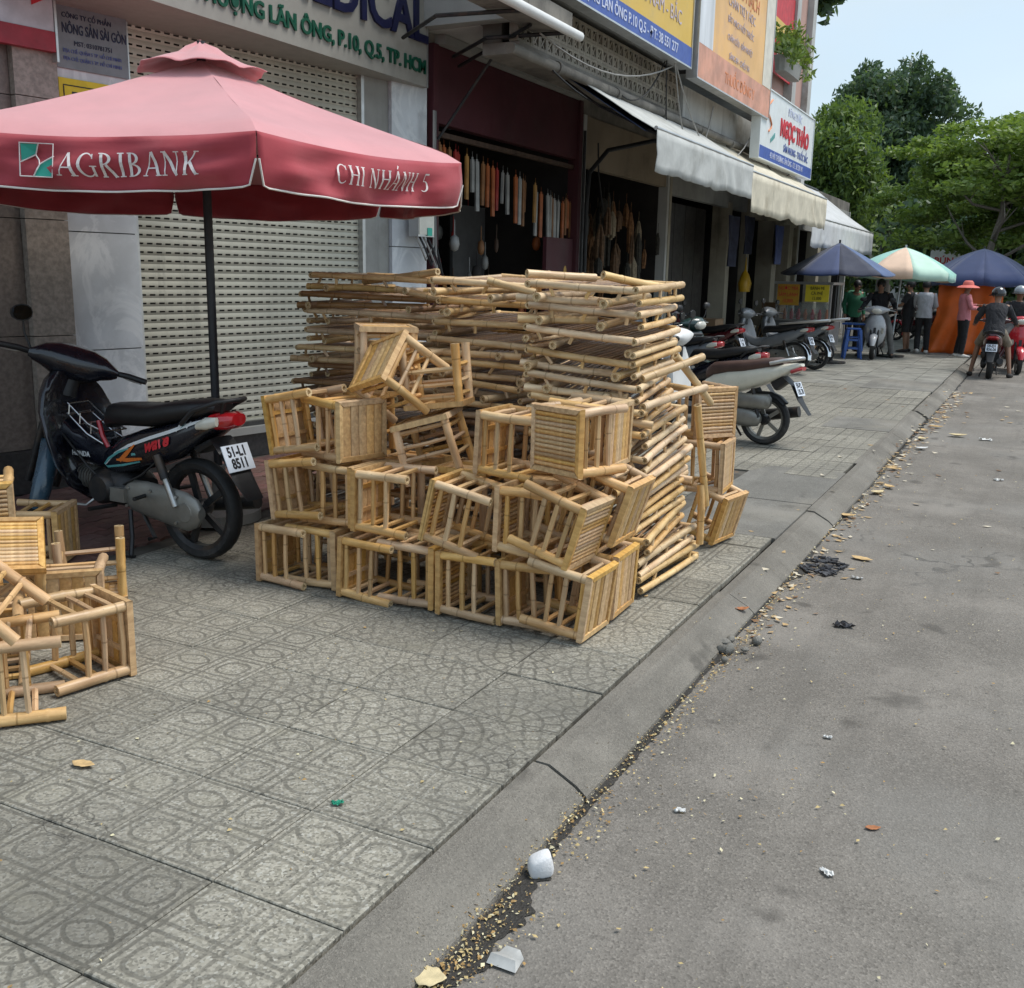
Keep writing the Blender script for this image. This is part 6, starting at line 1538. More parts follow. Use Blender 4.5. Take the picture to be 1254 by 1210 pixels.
for k, (x, y, lab) in enumerate(((-3.75, 17.9, 'chrome tailed motorbike with wire wheels parked by the food cart, nearer of two'), (-3.62, 19.0, 'chrome tailed motorbike with wire wheels parked by the food cart, farther of two'))):
    tb = underbone('silver_motorbike', lab, (x, y, 0), R_(168), GREY_PAINT, False, CHROME, VINYL, ('52-H8', '41%d3' % k), False, (1, 1), G, wire=True, lean=0.05)
    q = MB(); q.loft([sring((x_, 0, z_), (0, w_, 0), (0, 0, 0.022), 12, 4) for x_, z_, w_ in ((0.3, 0.83, 0.10), (0.1, 0.855, 0.14), (-0.2, 0.885, 0.15), (-0.48, 0.925, 0.11), (-0.56, 0.935, 0.05))]); q.build('luggage_tray', ALU, tb, 40)
    q = MB(); r_ = 0.272
    q.loft([[((r_ + d) * math.cos(a), y_ * 0.06, r_ + (r_ + d) * math.sin(a)) for y_, d in ((-1, 0.0), (-0.5, 0.035), (0.5, 0.035), (1, 0.0))] for a in [R_(40 + 18 * i) for i in range(9)]], False); q.build('chrome_fender', CHROME, tb, 60)
scooter('white_scooter', 'white and black scooter facing the camera with a rider in dark clothes', (-3.18, 23.55, 0), R_(-86), BLACK_PAINT, VINYL, 0.0, ('59-T2', '118.40'), M('white_grey_paint', (0.42, 0.43, 0.44), 0.3, coat=0.5), None)
scooter('maroon_scooter', 'maroon scooter seen from behind, ridden by a person in black', (-0.79, 20.5, ROAD_Z), R_(91), MAROON_PAINT, VINYL, 0.0, ('59-D1', '856.06'), None, None, tail_mat=DARK_METAL, rim=DARK_METAL, engine=DARK_METAL)
scooter('red_scooter', 'bright red scooter facing the camera at the right edge', (-0.52, 23.0, ROAD_Z), R_(-82), RED_PAINT, VINYL, 0.0, ('59-L2', '550.21'), None, None)
underbone('red_motorbike', 'red and black motorbike parked behind the pale green parasol', (-2.55, 29.5, 0), R_(150), MAROON_PAINT, False, RED_PAINT, VINYL, ('54-N2', '9031'), False, (1, 1), G, lean=0.05)
underbone('black_motorbike', 'black motorbike parked on the far pavement behind the striped shirt person', (-3.4, 31.0, 0), R_(160), BLACK_PAINT, False, BLACK_PAINT, VINYL, ('59-K1', '447.15'), False, (1, 1), G, lean=0.05)
# ------------------------------------------------------------------ people
def skin_mesh(name, nodes, edges, mat, root, sub=2):
    """grow one continuous surface round a skeleton: nodes = {key: (pos, radius or (rx, ry))}"""
    keys = list(nodes); idx = {k: i for i, k in enumerate(keys)}
    me = bpy.data.meshes.new(name); me.from_pydata([nodes[k][0] for k in keys], [(idx[a], idx[b_]) for a, b_ in edges], [])
    o = bpy.data.objects.new(name, me); COL.objects.link(o)
    o.modifiers.new('skin', 'SKIN'); sb = o.modifiers.new('sub', 'SUBSURF'); sb.levels = sub; sb.render_levels = sub
    for k, i in idx.items():
        r = nodes[k][1]; sv = me.skin_vertices[0].data[i]; sv.radius = r if isinstance(r, tuple) else (r, r); sv.use_root = (k == root)
    dg = bpy.context.evaluated_depsgraph_get(); dg.update()
    out_ = bpy.data.meshes.new_from_object(o.evaluated_get(dg)); bpy.data.objects.remove(o)
    bm = bmesh.new(); bm.from_mesh(out_); bmesh.ops.recalc_face_normals(bm, faces=bm.faces[:]); bm.to_mesh(out_); bm.free()
    out_.name = name; out_.materials.clear(); out_.materials.append(mat); out_.shade_smooth()
    return out_
SKIN_T = M('skin', (0.27, 0.145, 0.09), 0.55, var=0.08)
HAIR = M('black_hair', (0.012, 0.010, 0.010), 0.5, var=0.3, scale=40)
def person(label, loc, rz, J, shirt, trousers, shoes, sleeve='long', legs='long', head=None, headmat=None, hair='short', group=None, s=1.0, face=True):
    t = thing('person', label, 'person', loc, rz, group); t.scale = (s, s, s)
    V = {k: Vector(v) for k, v in J.items()}
    nodes, edges = {}, []
    def n(k, p, r): nodes[k] = (tuple(p), r)
    n('pelvis', V['pelvis'], (0.13, 0.10)); n('waist', V['pelvis'].lerp(V['chest'], 0.5), (0.115, 0.09)); n('chest', V['chest'], (0.135, 0.10)); n('neckb', V['neck'].lerp(V['chest'], 0.25), 0.075); n('neck', V['neck'], 0.047)
    hd = V['head']; ax = (hd - V['neck']).normalized()
    n('jaw', V['neck'] + ax * 0.06 + Vector((0.015, 0, 0)), (0.062, 0.068)); n('head', hd, (0.078, 0.095)); n('crown', hd + ax * 0.075, (0.058, 0.07))
    edges += [('pelvis', 'waist'), ('waist', 'chest'), ('chest', 'neckb'), ('neckb', 'neck'), ('neck', 'jaw'), ('jaw', 'head'), ('head', 'crown')]
    for S in ('l', 'r'):
        sh, el, wr, hp, kn, an, to = (V[S + k] for k in ('sh', 'el', 'wr', 'hip', 'kn', 'an', 'toe'))
        n(S + 'sh', sh, 0.058); n(S + 'ua', sh.lerp(el, 0.45), 0.046); n(S + 'el', el, 0.038); n(S + 'fa', el.lerp(wr, 0.35), 0.036); n(S + 'wr', wr, 0.024)
        hdv = (wr - el).normalized(); up_ = Vector((0, 0, 1)); side = hdv.cross(up_); side = side.normalized() if side.length > 0.1 else Vector((1, 0, 0))
        pm = wr + hdv * 0.055; n(S + 'palm', pm, (0.030, 0.017))
        edges += [('chest', S + 'sh'), (S + 'sh', S + 'ua'), (S + 'ua', S + 'el'), (S + 'el', S + 'fa'), (S + 'fa', S + 'wr'), (S + 'wr', S + 'palm')]
        dn = side.cross(hdv)
        for f in range(4):
            a = pm + side * (0.027 - 0.018 * f) + hdv * 0.03; ln_ = (0.034, 0.04, 0.038, 0.028)[f]
            b_ = a + hdv * ln_ - dn * 0.010; c_ = b_ + hdv * ln_ * 0.6 - dn * 0.022
            n(S + 'f%da' % f, a, 0.0095); n(S + 'f%db' % f, b_, 0.0088); n(S + 'f%dc' % f, c_, 0.007)
            edges += [(S + 'palm', S + 'f%da' % f), (S + 'f%da' % f, S + 'f%db' % f), (S + 'f%db' % f, S + 'f%dc' % f)]
        a = wr + hdv * 0.03 + side * 0.032; b_ = a + hdv * 0.03 + side * 0.018 - dn * 0.008
        n(S + 'ta', a, 0.011); n(S + 'tb', b_, 0.008); edges += [(S + 'wr', S + 'ta'), (S + 'ta', S + 'tb')]
        n(S + 'hip', hp, 0.085); n(S + 'th', hp.lerp(kn, 0.4), 0.070); n(S + 'kn', kn, 0.053); n(S + 'ca', kn.lerp(an, 0.3), 0.052); n(S + 'an', an, 0.034); n(S + 'toe', to, (0.035, 0.022))
        edges += [('pelvis', S + 'hip'), (S + 'hip', S + 'th'), (S + 'th', S + 'kn'), (S + 'kn', S + 'ca'), (S + 'ca', S + 'an'), (S + 'an', S + 'toe')]
    body = put('body', skin_mesh('body', nodes, edges, SKIN_T, 'pelvis', 2), t)
    # clothes: lofted torso with sleeves, hips with two legs
    axis = (V['chest'] - V['pelvis']).normalized(); fw = Vector((0, 1, 0)).cross(axis).normalized(); sd_ = Vector((0, 1, 0))
    def tring(c_, d, w): return sring(c_, fw * d, sd_ * w, 18, 2.3)
    L_ = (V['chest'] - V['pelvis']).length
    q = MB()
    nb = V['neck'] - (V['neck'] - V['chest']).normalized() * 0.035
    shm = (V['lsh'] + V['rsh']) / 2; swd = (V['lsh'] - V['rsh']).length / 2
    wob = lambda k_: 1 + 0.05 * math.sin(k_ * 2.1 + len(label))
    q.loft([tring(V['pelvis'] - axis * 0.10, 0.132 * wob(1), 0.182), tring(V['pelvis'] - axis * 0.02, 0.128, 0.178 * wob(2)), tring(V['pelvis'] + axis * L_ * 0.4, 0.120 * wob(3), 0.160), tring(V['pelvis'] + axis * L_ * 0.75, 0.128, 0.172), tring(V['chest'] + axis * 0.02, 0.130, swd + 0.015), tring(shm - axis * 0.01, 0.105, swd + 0.028), tring(shm + axis * 0.038, 0.080, swd * 0.80), tring(nb, 0.062, 0.066)])
    for S in ('l', 'r'):
        p0, p1, p2 = V[S + 'sh'], V[S + 'el'], V[S + 'wr']
        if sleeve == 'long': q.tube([p0 - (p1 - p0) * 0.0, p0.lerp(p1, 0.25), p0.lerp(p1, 0.75), p1, p1.lerp(p2, 0.3), p1.lerp(p2, 0.95)], [0.066, 0.064, 0.054, 0.053, 0.048, 0.037], 12)
        else: q.tube([p0 - (p1 - p0) * 0.0, p0.lerp(p1, 0.25), p0.lerp(p1, 0.8)], [0.066, 0.066, 0.063], 12)
    q.build('shirt', shirt, t, 75)
    q = MB()
    q.loft([tring(V['pelvis'] + axis * 0.09, 0.115, 0.150), tring(V['pelvis'], 0.124, 0.166), tring(V['pelvis'] - axis * 0.09, 0.115, 0.165), tring(V['pelvis'] - axis * 0.15, 0.06, 0.10)])
    for S in ('l', 'r'):
        p0, p1, p2 = V[S + 'hip'], V[S + 'kn'], V[S + 'an']
        if legs == 'long': q.tube([p0 + (p0 - p1) * 0.08, p0.lerp(p1, 0.2), p0.lerp(p1, 0.75), p1, p1.lerp(p2, 0.35), p1.lerp(p2, 0.98)], [0.088, 0.100, 0.076, 0.070, 0.068, 0.060], 12)
        else: q.tube([p0 + (p0 - p1) * 0.08, p0.lerp(p1, 0.2), p0.lerp(p1, 0.7), p0.lerp(p1, 1.02)], [0.088, 0.102, 0.086, 0.082], 12)
    q.build('trousers' if legs == 'long' else 'shorts', trousers, t, 75)
    for S in ('l', 'r'):
        an, to = V[S + 'an'], V[S + 'toe']; d = (to - an); d.z = 0; d = d.normalized(); sd = Vector((-d.y, d.x, 0))
        q = MB(); q.loft([sring(an + d * x_ + Vector((0, 0, -0.035 + zc)), sd * w_, Vector((0, 0, hh)), 10, 2.6) for x_, w_, zc, hh in ((-0.07, 0.02, 0.0, 0.02), (-0.05, 0.04, 0.005, 0.038), (0.03, 0.045, 0.005, 0.042), (0.12, 0.050, -0.008, 0.028), (0.185, 0.035, -0.012, 0.018))]); q.build('shoe', shoes, t, 60)
    # head details: ears, nose, eyes, mouth as small shapes on the face (front is +x)
    q = MB(); c = hd
    if face:
        q = MB(); q.ell(c + Vector((0.098, 0, -0.025)), (0.018, 0.013, 0.022), 8, 6)
        for s_ in (-1, 1): q.ell(c + Vector((0.005, s_ * 0.082, -0.015)), (0.02, 0.010, 0.03), 8, 6)
        q.build('nose_and_ears', SKIN_T, t, 80)
        q = MB()
        for s_ in (-1, 1): q.ell(c + Vector((0.086, s_ * 0.032, 0.006)), (0.008, 0.013, 0.007), 8, 6)
        q.build('eyes', INK, t, 80)
        q = MB(); q.ell(c + Vector((0.086, 0, -0.062)), (0.008, 0.024, 0.006), 8, 6); q.build('mouth', M('lips', (0.30, 0.10, 0.09), 0.5) if 'lips' not in bpy.data.materials else bpy.data.materials['lips'], t, 80)
    if head == 'helmet':
        q = MB(); q.ell(c + Vector((-0.008, 0, 0.03)), (0.135, 0.122, 0.125), 16, 8, None, -0.35); h_ = q.build('helmet', headmat, t, 50)
        q = MB(); q.loft([[c + Vector((0.10 * k_ * math.cos(a) + 0.03, 0.115 * k_ * math.sin(a), z_)) for a in [R_(-70 + 14 * i) for i in range(11)]] for k_, z_ in ((1.0, 0.02), (1.55, -0.005), (1.5, -0.012), (1.0, 0.005))], False); q.build('visor', BLACK_PLASTIC, h_, 50)
    elif head == 'hat':
        q = MB(); q.lathe([(0.001, 0.135), (0.07, 0.13), (0.105, 0.09), (0.115, 0.035), (0.20, 0.01), (0.235, -0.02), (0.228, -0.026), (0.11, 0.02), (0.10, 0.02)], 20, c, 'z', False); q.build('sun_hat', headmat, t, 60)
    else:
        q = MB(); q.ell(c + Vector((-0.018, 0, 0.02)), (0.103, 0.094, 0.112), 14, 8, None, -0.55); q.build('hair', HAIR, t, 60)
    if hair == 'long':
        q = MB(); q.loft([sring(c + Vector(p_), (0, w_, 0), (0.025, 0, 0), 10, 2) for p_, w_ in (((-0.07, 0, 0.0), 0.07), ((-0.095, 0, -0.09), 0.06), ((-0.10, 0, -0.18), 0.045), ((-0.10, 0, -0.26), 0.015))]); q.build('ponytail', HAIR, t, 60)
    return t
def stand(**over):
    J = dict(pelvis=(0, 0, 0.90), chest=(0.0, 0, 1.20), neck=(0.0, 0, 1.39), head=(0.02, 0, 1.51))
    for S, s in (('l', 1), ('r', -1)):
        J.update({S + 'sh': (-0.01, s * 0.165, 1.325), S + 'el': (-0.03, s * 0.225, 1.06), S + 'wr': (0.06, s * 0.215, 0.83), S + 'hip': (0, s * 0.085, 0.87), S + 'kn': (0.015, s * 0.10, 0.47), S + 'an': (-0.02, s * 0.11, 0.075), S + 'toe': (0.12, s * 0.13, 0.03)})
    J.update(over); return J
def ride(h=0.80, foot=True, feet_x=0.30, lean=0.06):
    J = dict(pelvis=(0.14, 0, h + 0.13), chest=(0.14 + lean, 0, h + 0.43), neck=(0.15 + lean * 1.6, 0, h + 0.62), head=(0.18 + lean * 1.8, 0, h + 0.745))
    for S, s in (('l', 1), ('r', -1)):
        J.update({S + 'sh': (0.14 + lean * 1.4, s * 0.175, h + 0.55), S + 'el': (0.38, s * 0.30, h + 0.33), S + 'wr': (0.72, s * 0.345, h + 0.235), S + 'hip': (0.18, s * 0.10, h + 0.10), S + 'kn': (0.52, s * 0.24, h - 0.13), S + 'an': (feet_x + 0.08, s * 0.33, 0.075), S + 'toe': (feet_x + 0.22, s * 0.36, 0.03)})
    return J
PINK = M('pink_shirt', (0.56, 0.20, 0.22), 0.8, var=0.1, folds=0.8); CORAL = M('coral_hat', (0.66, 0.16, 0.13), 0.7, var=0.1); BLACK_CLOTH = M('black_cloth', (0.014, 0.014, 0.016), 0.85, var=0.3, folds=0.8); GREY_SHIRT = M('charcoal_shirt', (0.028, 0.028, 0.032), 0.85, var=0.2, folds=0.8)
PALE_SHIRT = M('pale_grey_shirt', (0.42, 0.43, 0.46), 0.8, var=0.1, folds=0.8); GREY_TROUSER = M('grey_trousers', (0.17, 0.165, 0.155), 0.85, var=0.15, folds=0.8); WHITE_SHOE = M('white_shoe', (0.62, 0.60, 0.56), 0.6); SANDAL = M('dark_sandal', (0.03, 0.025, 0.022), 0.7)
HELMET_BLACK = M('black_helmet', (0.02, 0.02, 0.022), 0.25, coat=0.6); HELMET_GREY = M('grey_helmet', (0.30, 0.33, 0.36), 0.3, coat=0.5); KHAKI = M('khaki_shorts', (0.24, 0.20, 0.15), 0.85, folds=0.8)
person('woman in pink shirt, coral sun hat and black trousers standing by the orange tarpaulin', (-1.56, 24.4, 0), R_(20), stand(lel=(0.10, 0.23, 1.08), lwr=(0.27, 0.08, 1.12), rel=(0.06, -0.23, 1.07), rwr=(0.26, -0.06, 1.06), lan=(-0.04, 0.16, 0.075), ltoe=(0.10, 0.19, 0.03), lkn=(0.02, 0.14, 0.47)), PINK, BLACK_CLOTH, WHITE_SHOE, head='hat', headmat=CORAL, hair='short')
sp_ = person('person in pale grey shirt and black trousers seen from behind on the pavement', (-2.44, 25.1, 0), R_(98), stand(lel=(0.10, 0.24, 1.07), lwr=(0.24, 0.16, 1.0), rel=(0.08, -0.24, 1.07), rwr=(0.24, -0.16, 0.98), lkn=(0.05, 0.09, 0.47), lan=(-0.10, 0.09, 0.10)), PALE_SHIRT, BLACK_CLOTH, WHITE_SHOE)
person('rider in black shirt and black helmet sitting on the maroon scooter, seen from behind', (-0.79, 20.5, ROAD_Z), R_(91), ride(0.74, lean=0.12), GREY_SHIRT, KHAKI, SANDAL, 'long', 'short', 'helmet', HELMET_BLACK)
person('rider in grey helmet on the bright red scooter at the right edge', (-0.52, 23.0, ROAD_Z), R_(-82), ride(0.77), GREY_SHIRT, GREY_TROUSER, SANDAL, 'long', 'long', 'helmet', HELMET_GREY)
person('rider in dark jacket and grey trousers on the white scooter facing the camera', (-3.18, 23.55, 0), R_(-86), ride(0.77, lean=0.12), BLACK_CLOTH, GREY_TROUSER, SANDAL, 'long', 'long')
person('person in dark top and shorts standing behind the white scooter', (-2.78, 25.2, 0), R_(170), stand(lel=(0.10, 0.24, 1.07), lwr=(0.30, 0.14, 1.04)), BLACK_CLOTH, BLACK_CLOTH, SANDAL, 'short', 'short')
person('person in green jacket bending over goods behind the food cart', (-3.9, 24.6, 0), R_(-60), stand(chest=(0.05, 0, 1.19), neck=(0.09, 0, 1.37), head=(0.13, 0, 1.48)), M('green_jacket', (0.02, 0.14, 0.07), 0.7), BLACK_CLOTH, SANDAL)

# ------------------------------------------------------------------ stalls
ct = thing('food_cart', 'glass sided food cart with yellow price signs under the navy parasol', 'food cart', (-4.15, 20.7, 0), R_(-8))
part(ct, 'cabinet', (-0.55, -0.3, 0.35), (0.55, 0.3, 0.80), M('cart_steel', (0.22, 0.22, 0.22), 0.4, metal=0.6, var=0.2))
part(ct, 'counter', (-0.58, -0.33, 0.802), (0.58, 0.33, 0.83), ALU)
for sx in (-0.53, 0.53):
    for sy in (-0.28, 0.28): part(ct, 'post', (sx - 0.015, sy - 0.015, 0.832), (sx + 0.015, sy + 0.015, 1.50), ALU)
part(ct, 'roof', (-0.58, -0.33, 1.502), (0.58, 0.33, 1.55), ALU)
part(ct, 'glass', (-0.51, -0.285, 0.84), (0.51, -0.281, 1.16), M('cart_glass', (0.75, 0.8, 0.8), 0.05, trans=0.9, var=0.02))
for k in range(7):
    q = MB(); q.lathe([(0.001, 0), (0.035, 0), (0.04, 0.12), (0.02, 0.16), (0.02, 0.20), (0.001, 0.20)], 10, (-0.42 + 0.14 * k, -0.1, 0.832)); q.build('bottle', RED_DECAL if k % 3 else ORANGE_DECAL, ct, 40)
part(ct, 'price_sign', (-0.52, -0.312, 1.10), (-0.08, -0.30, 1.50), M('amber_sign', (0.50, 0.27, 0.03), 0.5))
for k, tx in enumerate(('NƯỚC MÍA', 'SÂM LẠNH', '10.000')): text(ct, tx, 0.10, RED_INK, (-0.30, -0.3145, 1.42 - 0.12 * k), (1, 0, 0), (0, 0, 1), sx=0.8)
part(ct, 'price_sign', (0.04, -0.312, 1.18), (0.50, -0.30, 1.50), PAPER_YELLOW)
for k, tx in enumerate(('BÁNH MÌ', 'CÀ PHÊ', '15.000')): text(ct, tx, 0.085, INK, (0.27, -0.3145, 1.43 - 0.095 * k), (1, 0, 0), (0, 0, 1), sx=0.8)
for sx in (-0.4, 0.4):
    wheel(ct, 'wheel', sx, 0.2, 0.05, DARK_METAL, 6)
def plastic_stool(name, label, loc, mat, z=0.0):
    t = thing(name, label, 'plastic stool', loc, 0.3, None)
    q = MB(); q.loft([sring((0, 0, 0.43), (0.14, 0, 0), (0, 0.14, 0), 16, 5), sring((0, 0, 0.455), (0.145, 0, 0), (0, 0.145, 0), 16, 5), sring((0, 0, 0.46), (0.13, 0, 0), (0, 0.13, 0), 16, 5)]); q.build('seat', mat, t, 40)
    for sx in (-1, 1):
        for sy in (-1, 1):
            q = MB(); q.loft([sring((sx * 0.17, sy * 0.17, 0.0), (0.022, 0, 0), (0, 0.022, 0), 8, 4), sring((sx * 0.12, sy * 0.12, 0.43), (0.035, 0, 0), (0, 0.035, 0), 8, 4)]); q.build('leg', mat, t, 40)
    q = MB(); q.loft([sring((0, 0, 0.2), (0.148, 0, 0), (0, 0.148, 0), 16, 6), sring((0, 0, 0.24), (0.144, 0, 0), (0, 0.144, 0), 16, 6), sring((0, 0, 0.24), (0.125, 0, 0), (0, 0.125, 0), 16, 6), sring((0, 0, 0.2), (0.129, 0, 0), (0, 0.129, 0), 16, 6)], False, True); q.build('brace', mat, t, 40)
    return t
BLUE_PLASTIC = M('blue_plastic', (0.03, 0.10, 0.36), 0.4, var=0.1)
plastic_stool('plastic_stool', 'blue plastic stool standing beside the food cart', (-3.50, 22.3, 0), BLUE_PLASTIC)
plastic_stool('plastic_stool', 'second blue plastic stool stacked on the one beside the food cart', (-3.50, 22.3, 0.17), BLUE_PLASTIC)
tb = thing('folding_table', 'blue topped folding table behind the blue plastic stools', 'table', (-3.45, 22.9, 0))
part(tb, 'tabletop', (-0.35, -0.25, 0.68), (0.35, 0.25, 0.71), BLUE_PLASTIC)
for sx in (-0.32, 0.32):
    for sy in (-0.22, 0.22): part(tb, 'leg', (sx - 0.012, sy - 0.012, 0), (sx + 0.012, sy + 0.012, 0.679), STEEL)
q = MB(); vs = []; fs = []; nu, nv = 40, 16
for i in range(nu + 1):
    for j_ in range(nv + 1):
        u, v = i / nu, j_ / nv
        x = -2.22 + 1.35 * u; z = 1.70 - 1.70 * v
        x -= (1 - u) * max(0, v - 0.5) * 0.5
        y = 25.45 + 0.06 * math.sin(u * 20 + v * 2) * (0.3 + v) + 0.10 * mnoise.noise(Vector((u * 3, v * 3, 5))) - 0.25 * max(0, v - 0.75) * (1 + 0.5 * math.sin(u * 13))
        vs.append((x, y, max(0.012, z)))
for i in range(nu):
    for j_ in range(nv):
        a = i * (nv + 1) + j_; fs.append((a, a + nv + 1, a + nv + 2, a + 1))
q.add(vs, fs); o = q.build('orange_tarpaulin', M('orange_tarp', (0.66, 0.13, 0.015), 0.55, var=0.12, scale=3, b=0.2, bscale=30), None, 70)
md = o.modifiers.new('thick', 'SOLIDIFY'); md.thickness = 0.005
tag(o, 'bright orange tarpaulin hung as a screen under the wide blue parasol', 'tarpaulin')
hs_ = thing('hanging_sign', 'small pale red and white shop board hanging beyond the green parasol', 'sign', (-2.6, 33.0, 1.9))
part(hs_, 'panel', (-0.6, -0.02, 0), (0.6, 0.02, 0.62), SIGN_WHITE); text(hs_, 'BÚN BÒ', 0.26, RED_INK, (0, -0.022, 0.3), (1, 0, 0), (0, 0, 1), bold=0.006)
part(hs_, 'pole', (-0.02, 0.022, -1.9), (0.02, 0.06, 0.5), DARK_METAL)
# ------------------------------------------------------------------ trees
import numpy as np
NR = np.random.default_rng(5)
def leaf_mat(name, lo, hi, rough=0.5):
    m, nt, p = new_mat(name)
    geo = nt.nodes.new('ShaderNodeNewGeometry')
    f = noise_x(nt, geo.outputs['Position'], 1.3, 4, 0.6)
    r = X(nt, geo.outputs['Random Per Island'])
    c = rgb_mix(nt, (f.step(0.3, 0.7) * 0.6 + r * 0.4), lo, hi)
    nt.links.new(c, p.inputs['Base Color']); p.inputs['Roughness'].default_value = rough
    tr = nt.nodes.new('ShaderNodeBsdfTranslucent'); nt.links.new(rgb_mix(nt, 0.5, c, (hi[0] * 1.3, hi[1] * 1.4, hi[2] * 0.6)), tr.inputs['Color'])
    mix = nt.nodes.new('ShaderNodeMixShader'); mix.inputs[0].default_value = 0.36
    nt.links.new(p.outputs[0], mix.inputs[1]); nt.links.new(tr.outputs[0], mix.inputs[2])
    nt.links.new(mix.outputs[0], nt.nodes['Material Output'].inputs[0])
    return m
LEAF_DARK = leaf_mat('dark_leaf', (0.050, 0.092, 0.052), (0.110, 0.170, 0.100))
LEAF_MID = leaf_mat('mid_leaf', (0.075, 0.13, 0.034), (0.16, 0.24, 0.06))
LEAF_LIGHT = leaf_mat('light_leaf', (0.115, 0.185, 0.034), (0.225, 0.31, 0.068))
BARK = M('tree_bark', (0.12, 0.105, 0.085), 0.9, var=0.35, scale=12, b=0.6, bscale=30, stretch=(4, 4, 1))
def leaves(clumps, per, size, aspect=0.45, flat=0.0, droop=0.0):
    """leaf-shaped faces scattered through ellipsoid clumps: list of (centre, radii)"""
    P = []
    for c, r in clumps:
        d = NR.normal(size=(per, 3)); d /= np.linalg.norm(d, axis=1, keepdims=True)
        rad = NR.random((per, 1)) ** 0.45
        P.append(np.array(c) + d * rad * np.array(r))
    P = np.concatenate(P); N = len(P)
    a = NR.normal(size=(N, 3)); a[:, 2] *= (1 - flat); a[:, 2] -= droop; a /= np.linalg.norm(a, axis=1, keepdims=True)
    b_ = NR.normal(size=(N, 3)); b_[:, 2] *= (1 - flat); b_ -= a * (a * b_).sum(1, keepdims=True); b_ /= np.linalg.norm(b_, axis=1, keepdims=True)
    s = size * (0.6 + 0.8 * NR.random((N, 1)))
    nrm = np.cross(a, b_)
    v = np.stack([P - a * s, P + b_ * s * aspect + nrm * s * 0.1, P + a * s, P - b_ * s * aspect + nrm * s * 0.1], 1).reshape(-1, 3)
    return v
def leaf_object(name, v, mats, parent, split=(0.6, 0.9), **kw):
    n = len(v) // 4
    me = bpy.data.meshes.new(name)
    me.vertices.add(len(v)); me.vertices.foreach_set('co', v.astype(np.float32).ravel())
    me.loops.add(4 * n); me.loops.foreach_set('vertex_index', np.arange(4 * n, dtype=np.int32))
    me.polygons.add(n); me.polygons.foreach_set('loop_start', np.arange(0, 4 * n, 4, dtype=np.int32)); me.polygons.foreach_set('loop_total', np.full(n, 4, dtype=np.int32))
    for m_ in mats: me.materials.append(m_)
    r = NR.random(n); mi = np.zeros(n, dtype=np.int32)
    if len(mats) > 1: mi[r > split[0]] = 1
    if len(mats) > 2: mi[r > split[1]] = 2
    me.polygons.foreach_set('material_index', mi)
    me.update(calc_edges=True); me.validate()
    return put(name, me, parent, None, None, **kw)
def limbs(parent, base, top, r0, n_br, spread, seed, lean=(0, 0), fork=0.45, twigs=2):
    r = random.Random(seed); q = MB(); base, top = Vector(base), Vector(top)
    pts = [base.lerp(top, t) + Vector((lean[0] * t * (1 - t) * 2 + r.uniform(-.05, .05), lean[1] * t * (1 - t) * 2 + r.uniform(-.05, .05), 0)) for t in (0, .12, .3, .5, .7, .85, 1)]
    q.tube(pts, [r0 * k for k in (1.25, 1.0, 0.88, 0.72, 0.55, 0.4, 0.2)], 9)
    tips = []
    for k in range(n_br):
        t = fork + (0.95 - fork) * (k + r.random() * 0.6) / n_br
        i = min(5, int(t * 6)); p = pts[i].lerp(pts[i + 1], t * 6 - int(t * 6)) if i < 6 else pts[-1]
        a = k * 2.4 + r.uniform(-.4, .4); ln_ = spread * r.uniform(0.6, 1.1)
        e = p + Vector((math.cos(a) * ln_, math.sin(a) * ln_, ln_ * r.uniform(0.35, 0.9)))
        mid = p.lerp(e, 0.5) + Vector((r.uniform(-.15, .15), r.uniform(-.15, .15), -0.12 * ln_))
        q.tube([p, mid, e], [r0 * 0.42 * (1.1 - t * 0.5), r0 * 0.28, r0 * 0.08], 6); tips.append(e)
        for j_ in range(twigs):
            e2 = mid.lerp(e, 0.4 + 0.4 * j_) + Vector((r.uniform(-1, 1), r.uniform(-1, 1), r.uniform(0.1, 0.7))) * ln_ * 0.4
            q.tube([mid.lerp(e, 0.2 + 0.4 * j_), e2], [r0 * 0.15, r0 * 0.05], 5); tips.append(e2)
    q.build('trunk', BARK, parent, 60)
    return tips
def tree(name, label, base, h, trunk_r, crown_c, crown_r, n_clump, clump_r, per, size, mats, seed, flat_clump=1.0, spread=1.6, lean=(0, 0), top=None, aspect=0.45, flat=0.0, droop=0.0, n_br=8, fork=0.4, group=None, shell=0.75):
    t = thing(name, label, 'tree', base, 0, group)
    r = random.Random(seed); cl = []
    for k in range(n_clump):
        while True:
            d = Vector((r.uniform(-1, 1), r.uniform(-1, 1), r.uniform(-1, 1)))
            if 0.05 < d.length <= 1: break
        d = d.normalized() * (shell * (0.55 + 0.45 * r.random()) if r.random() < 0.8 else r.random() * 0.6)
        c = (crown_c[0] + d.x * crown_r[0], crown_c[1] + d.y * crown_r[1], crown_c[2] + d.z * crown_r[2])
        rr = clump_r * r.uniform(0.65, 1.25); cl.append((c, (rr, rr, rr * flat_clump)))
    leaf_object('crown', leaves(cl, per, size, aspect, flat, droop), mats, t)
    limbs(t, (0, 0, -0.1), top or (crown_c[0], crown_c[1], crown_c[2] + crown_r[2] * 0.4), trunk_r, n_br, spread, seed, lean, fork)
    return t
tree('broadleaf_tree', 'tall dark dense tree rising above the others against the sky', (-7.0, 52.0, 0), 11, 0.35, (0, 0, 7.6), (3.5, 3.3, 4.0), 150, 0.85, 340, 0.14, [LEAF_DARK, LEAF_DARK, LEAF_MID], 3, 0.85, 2.2, aspect=0.4, droop=0.5, shell=0.95)
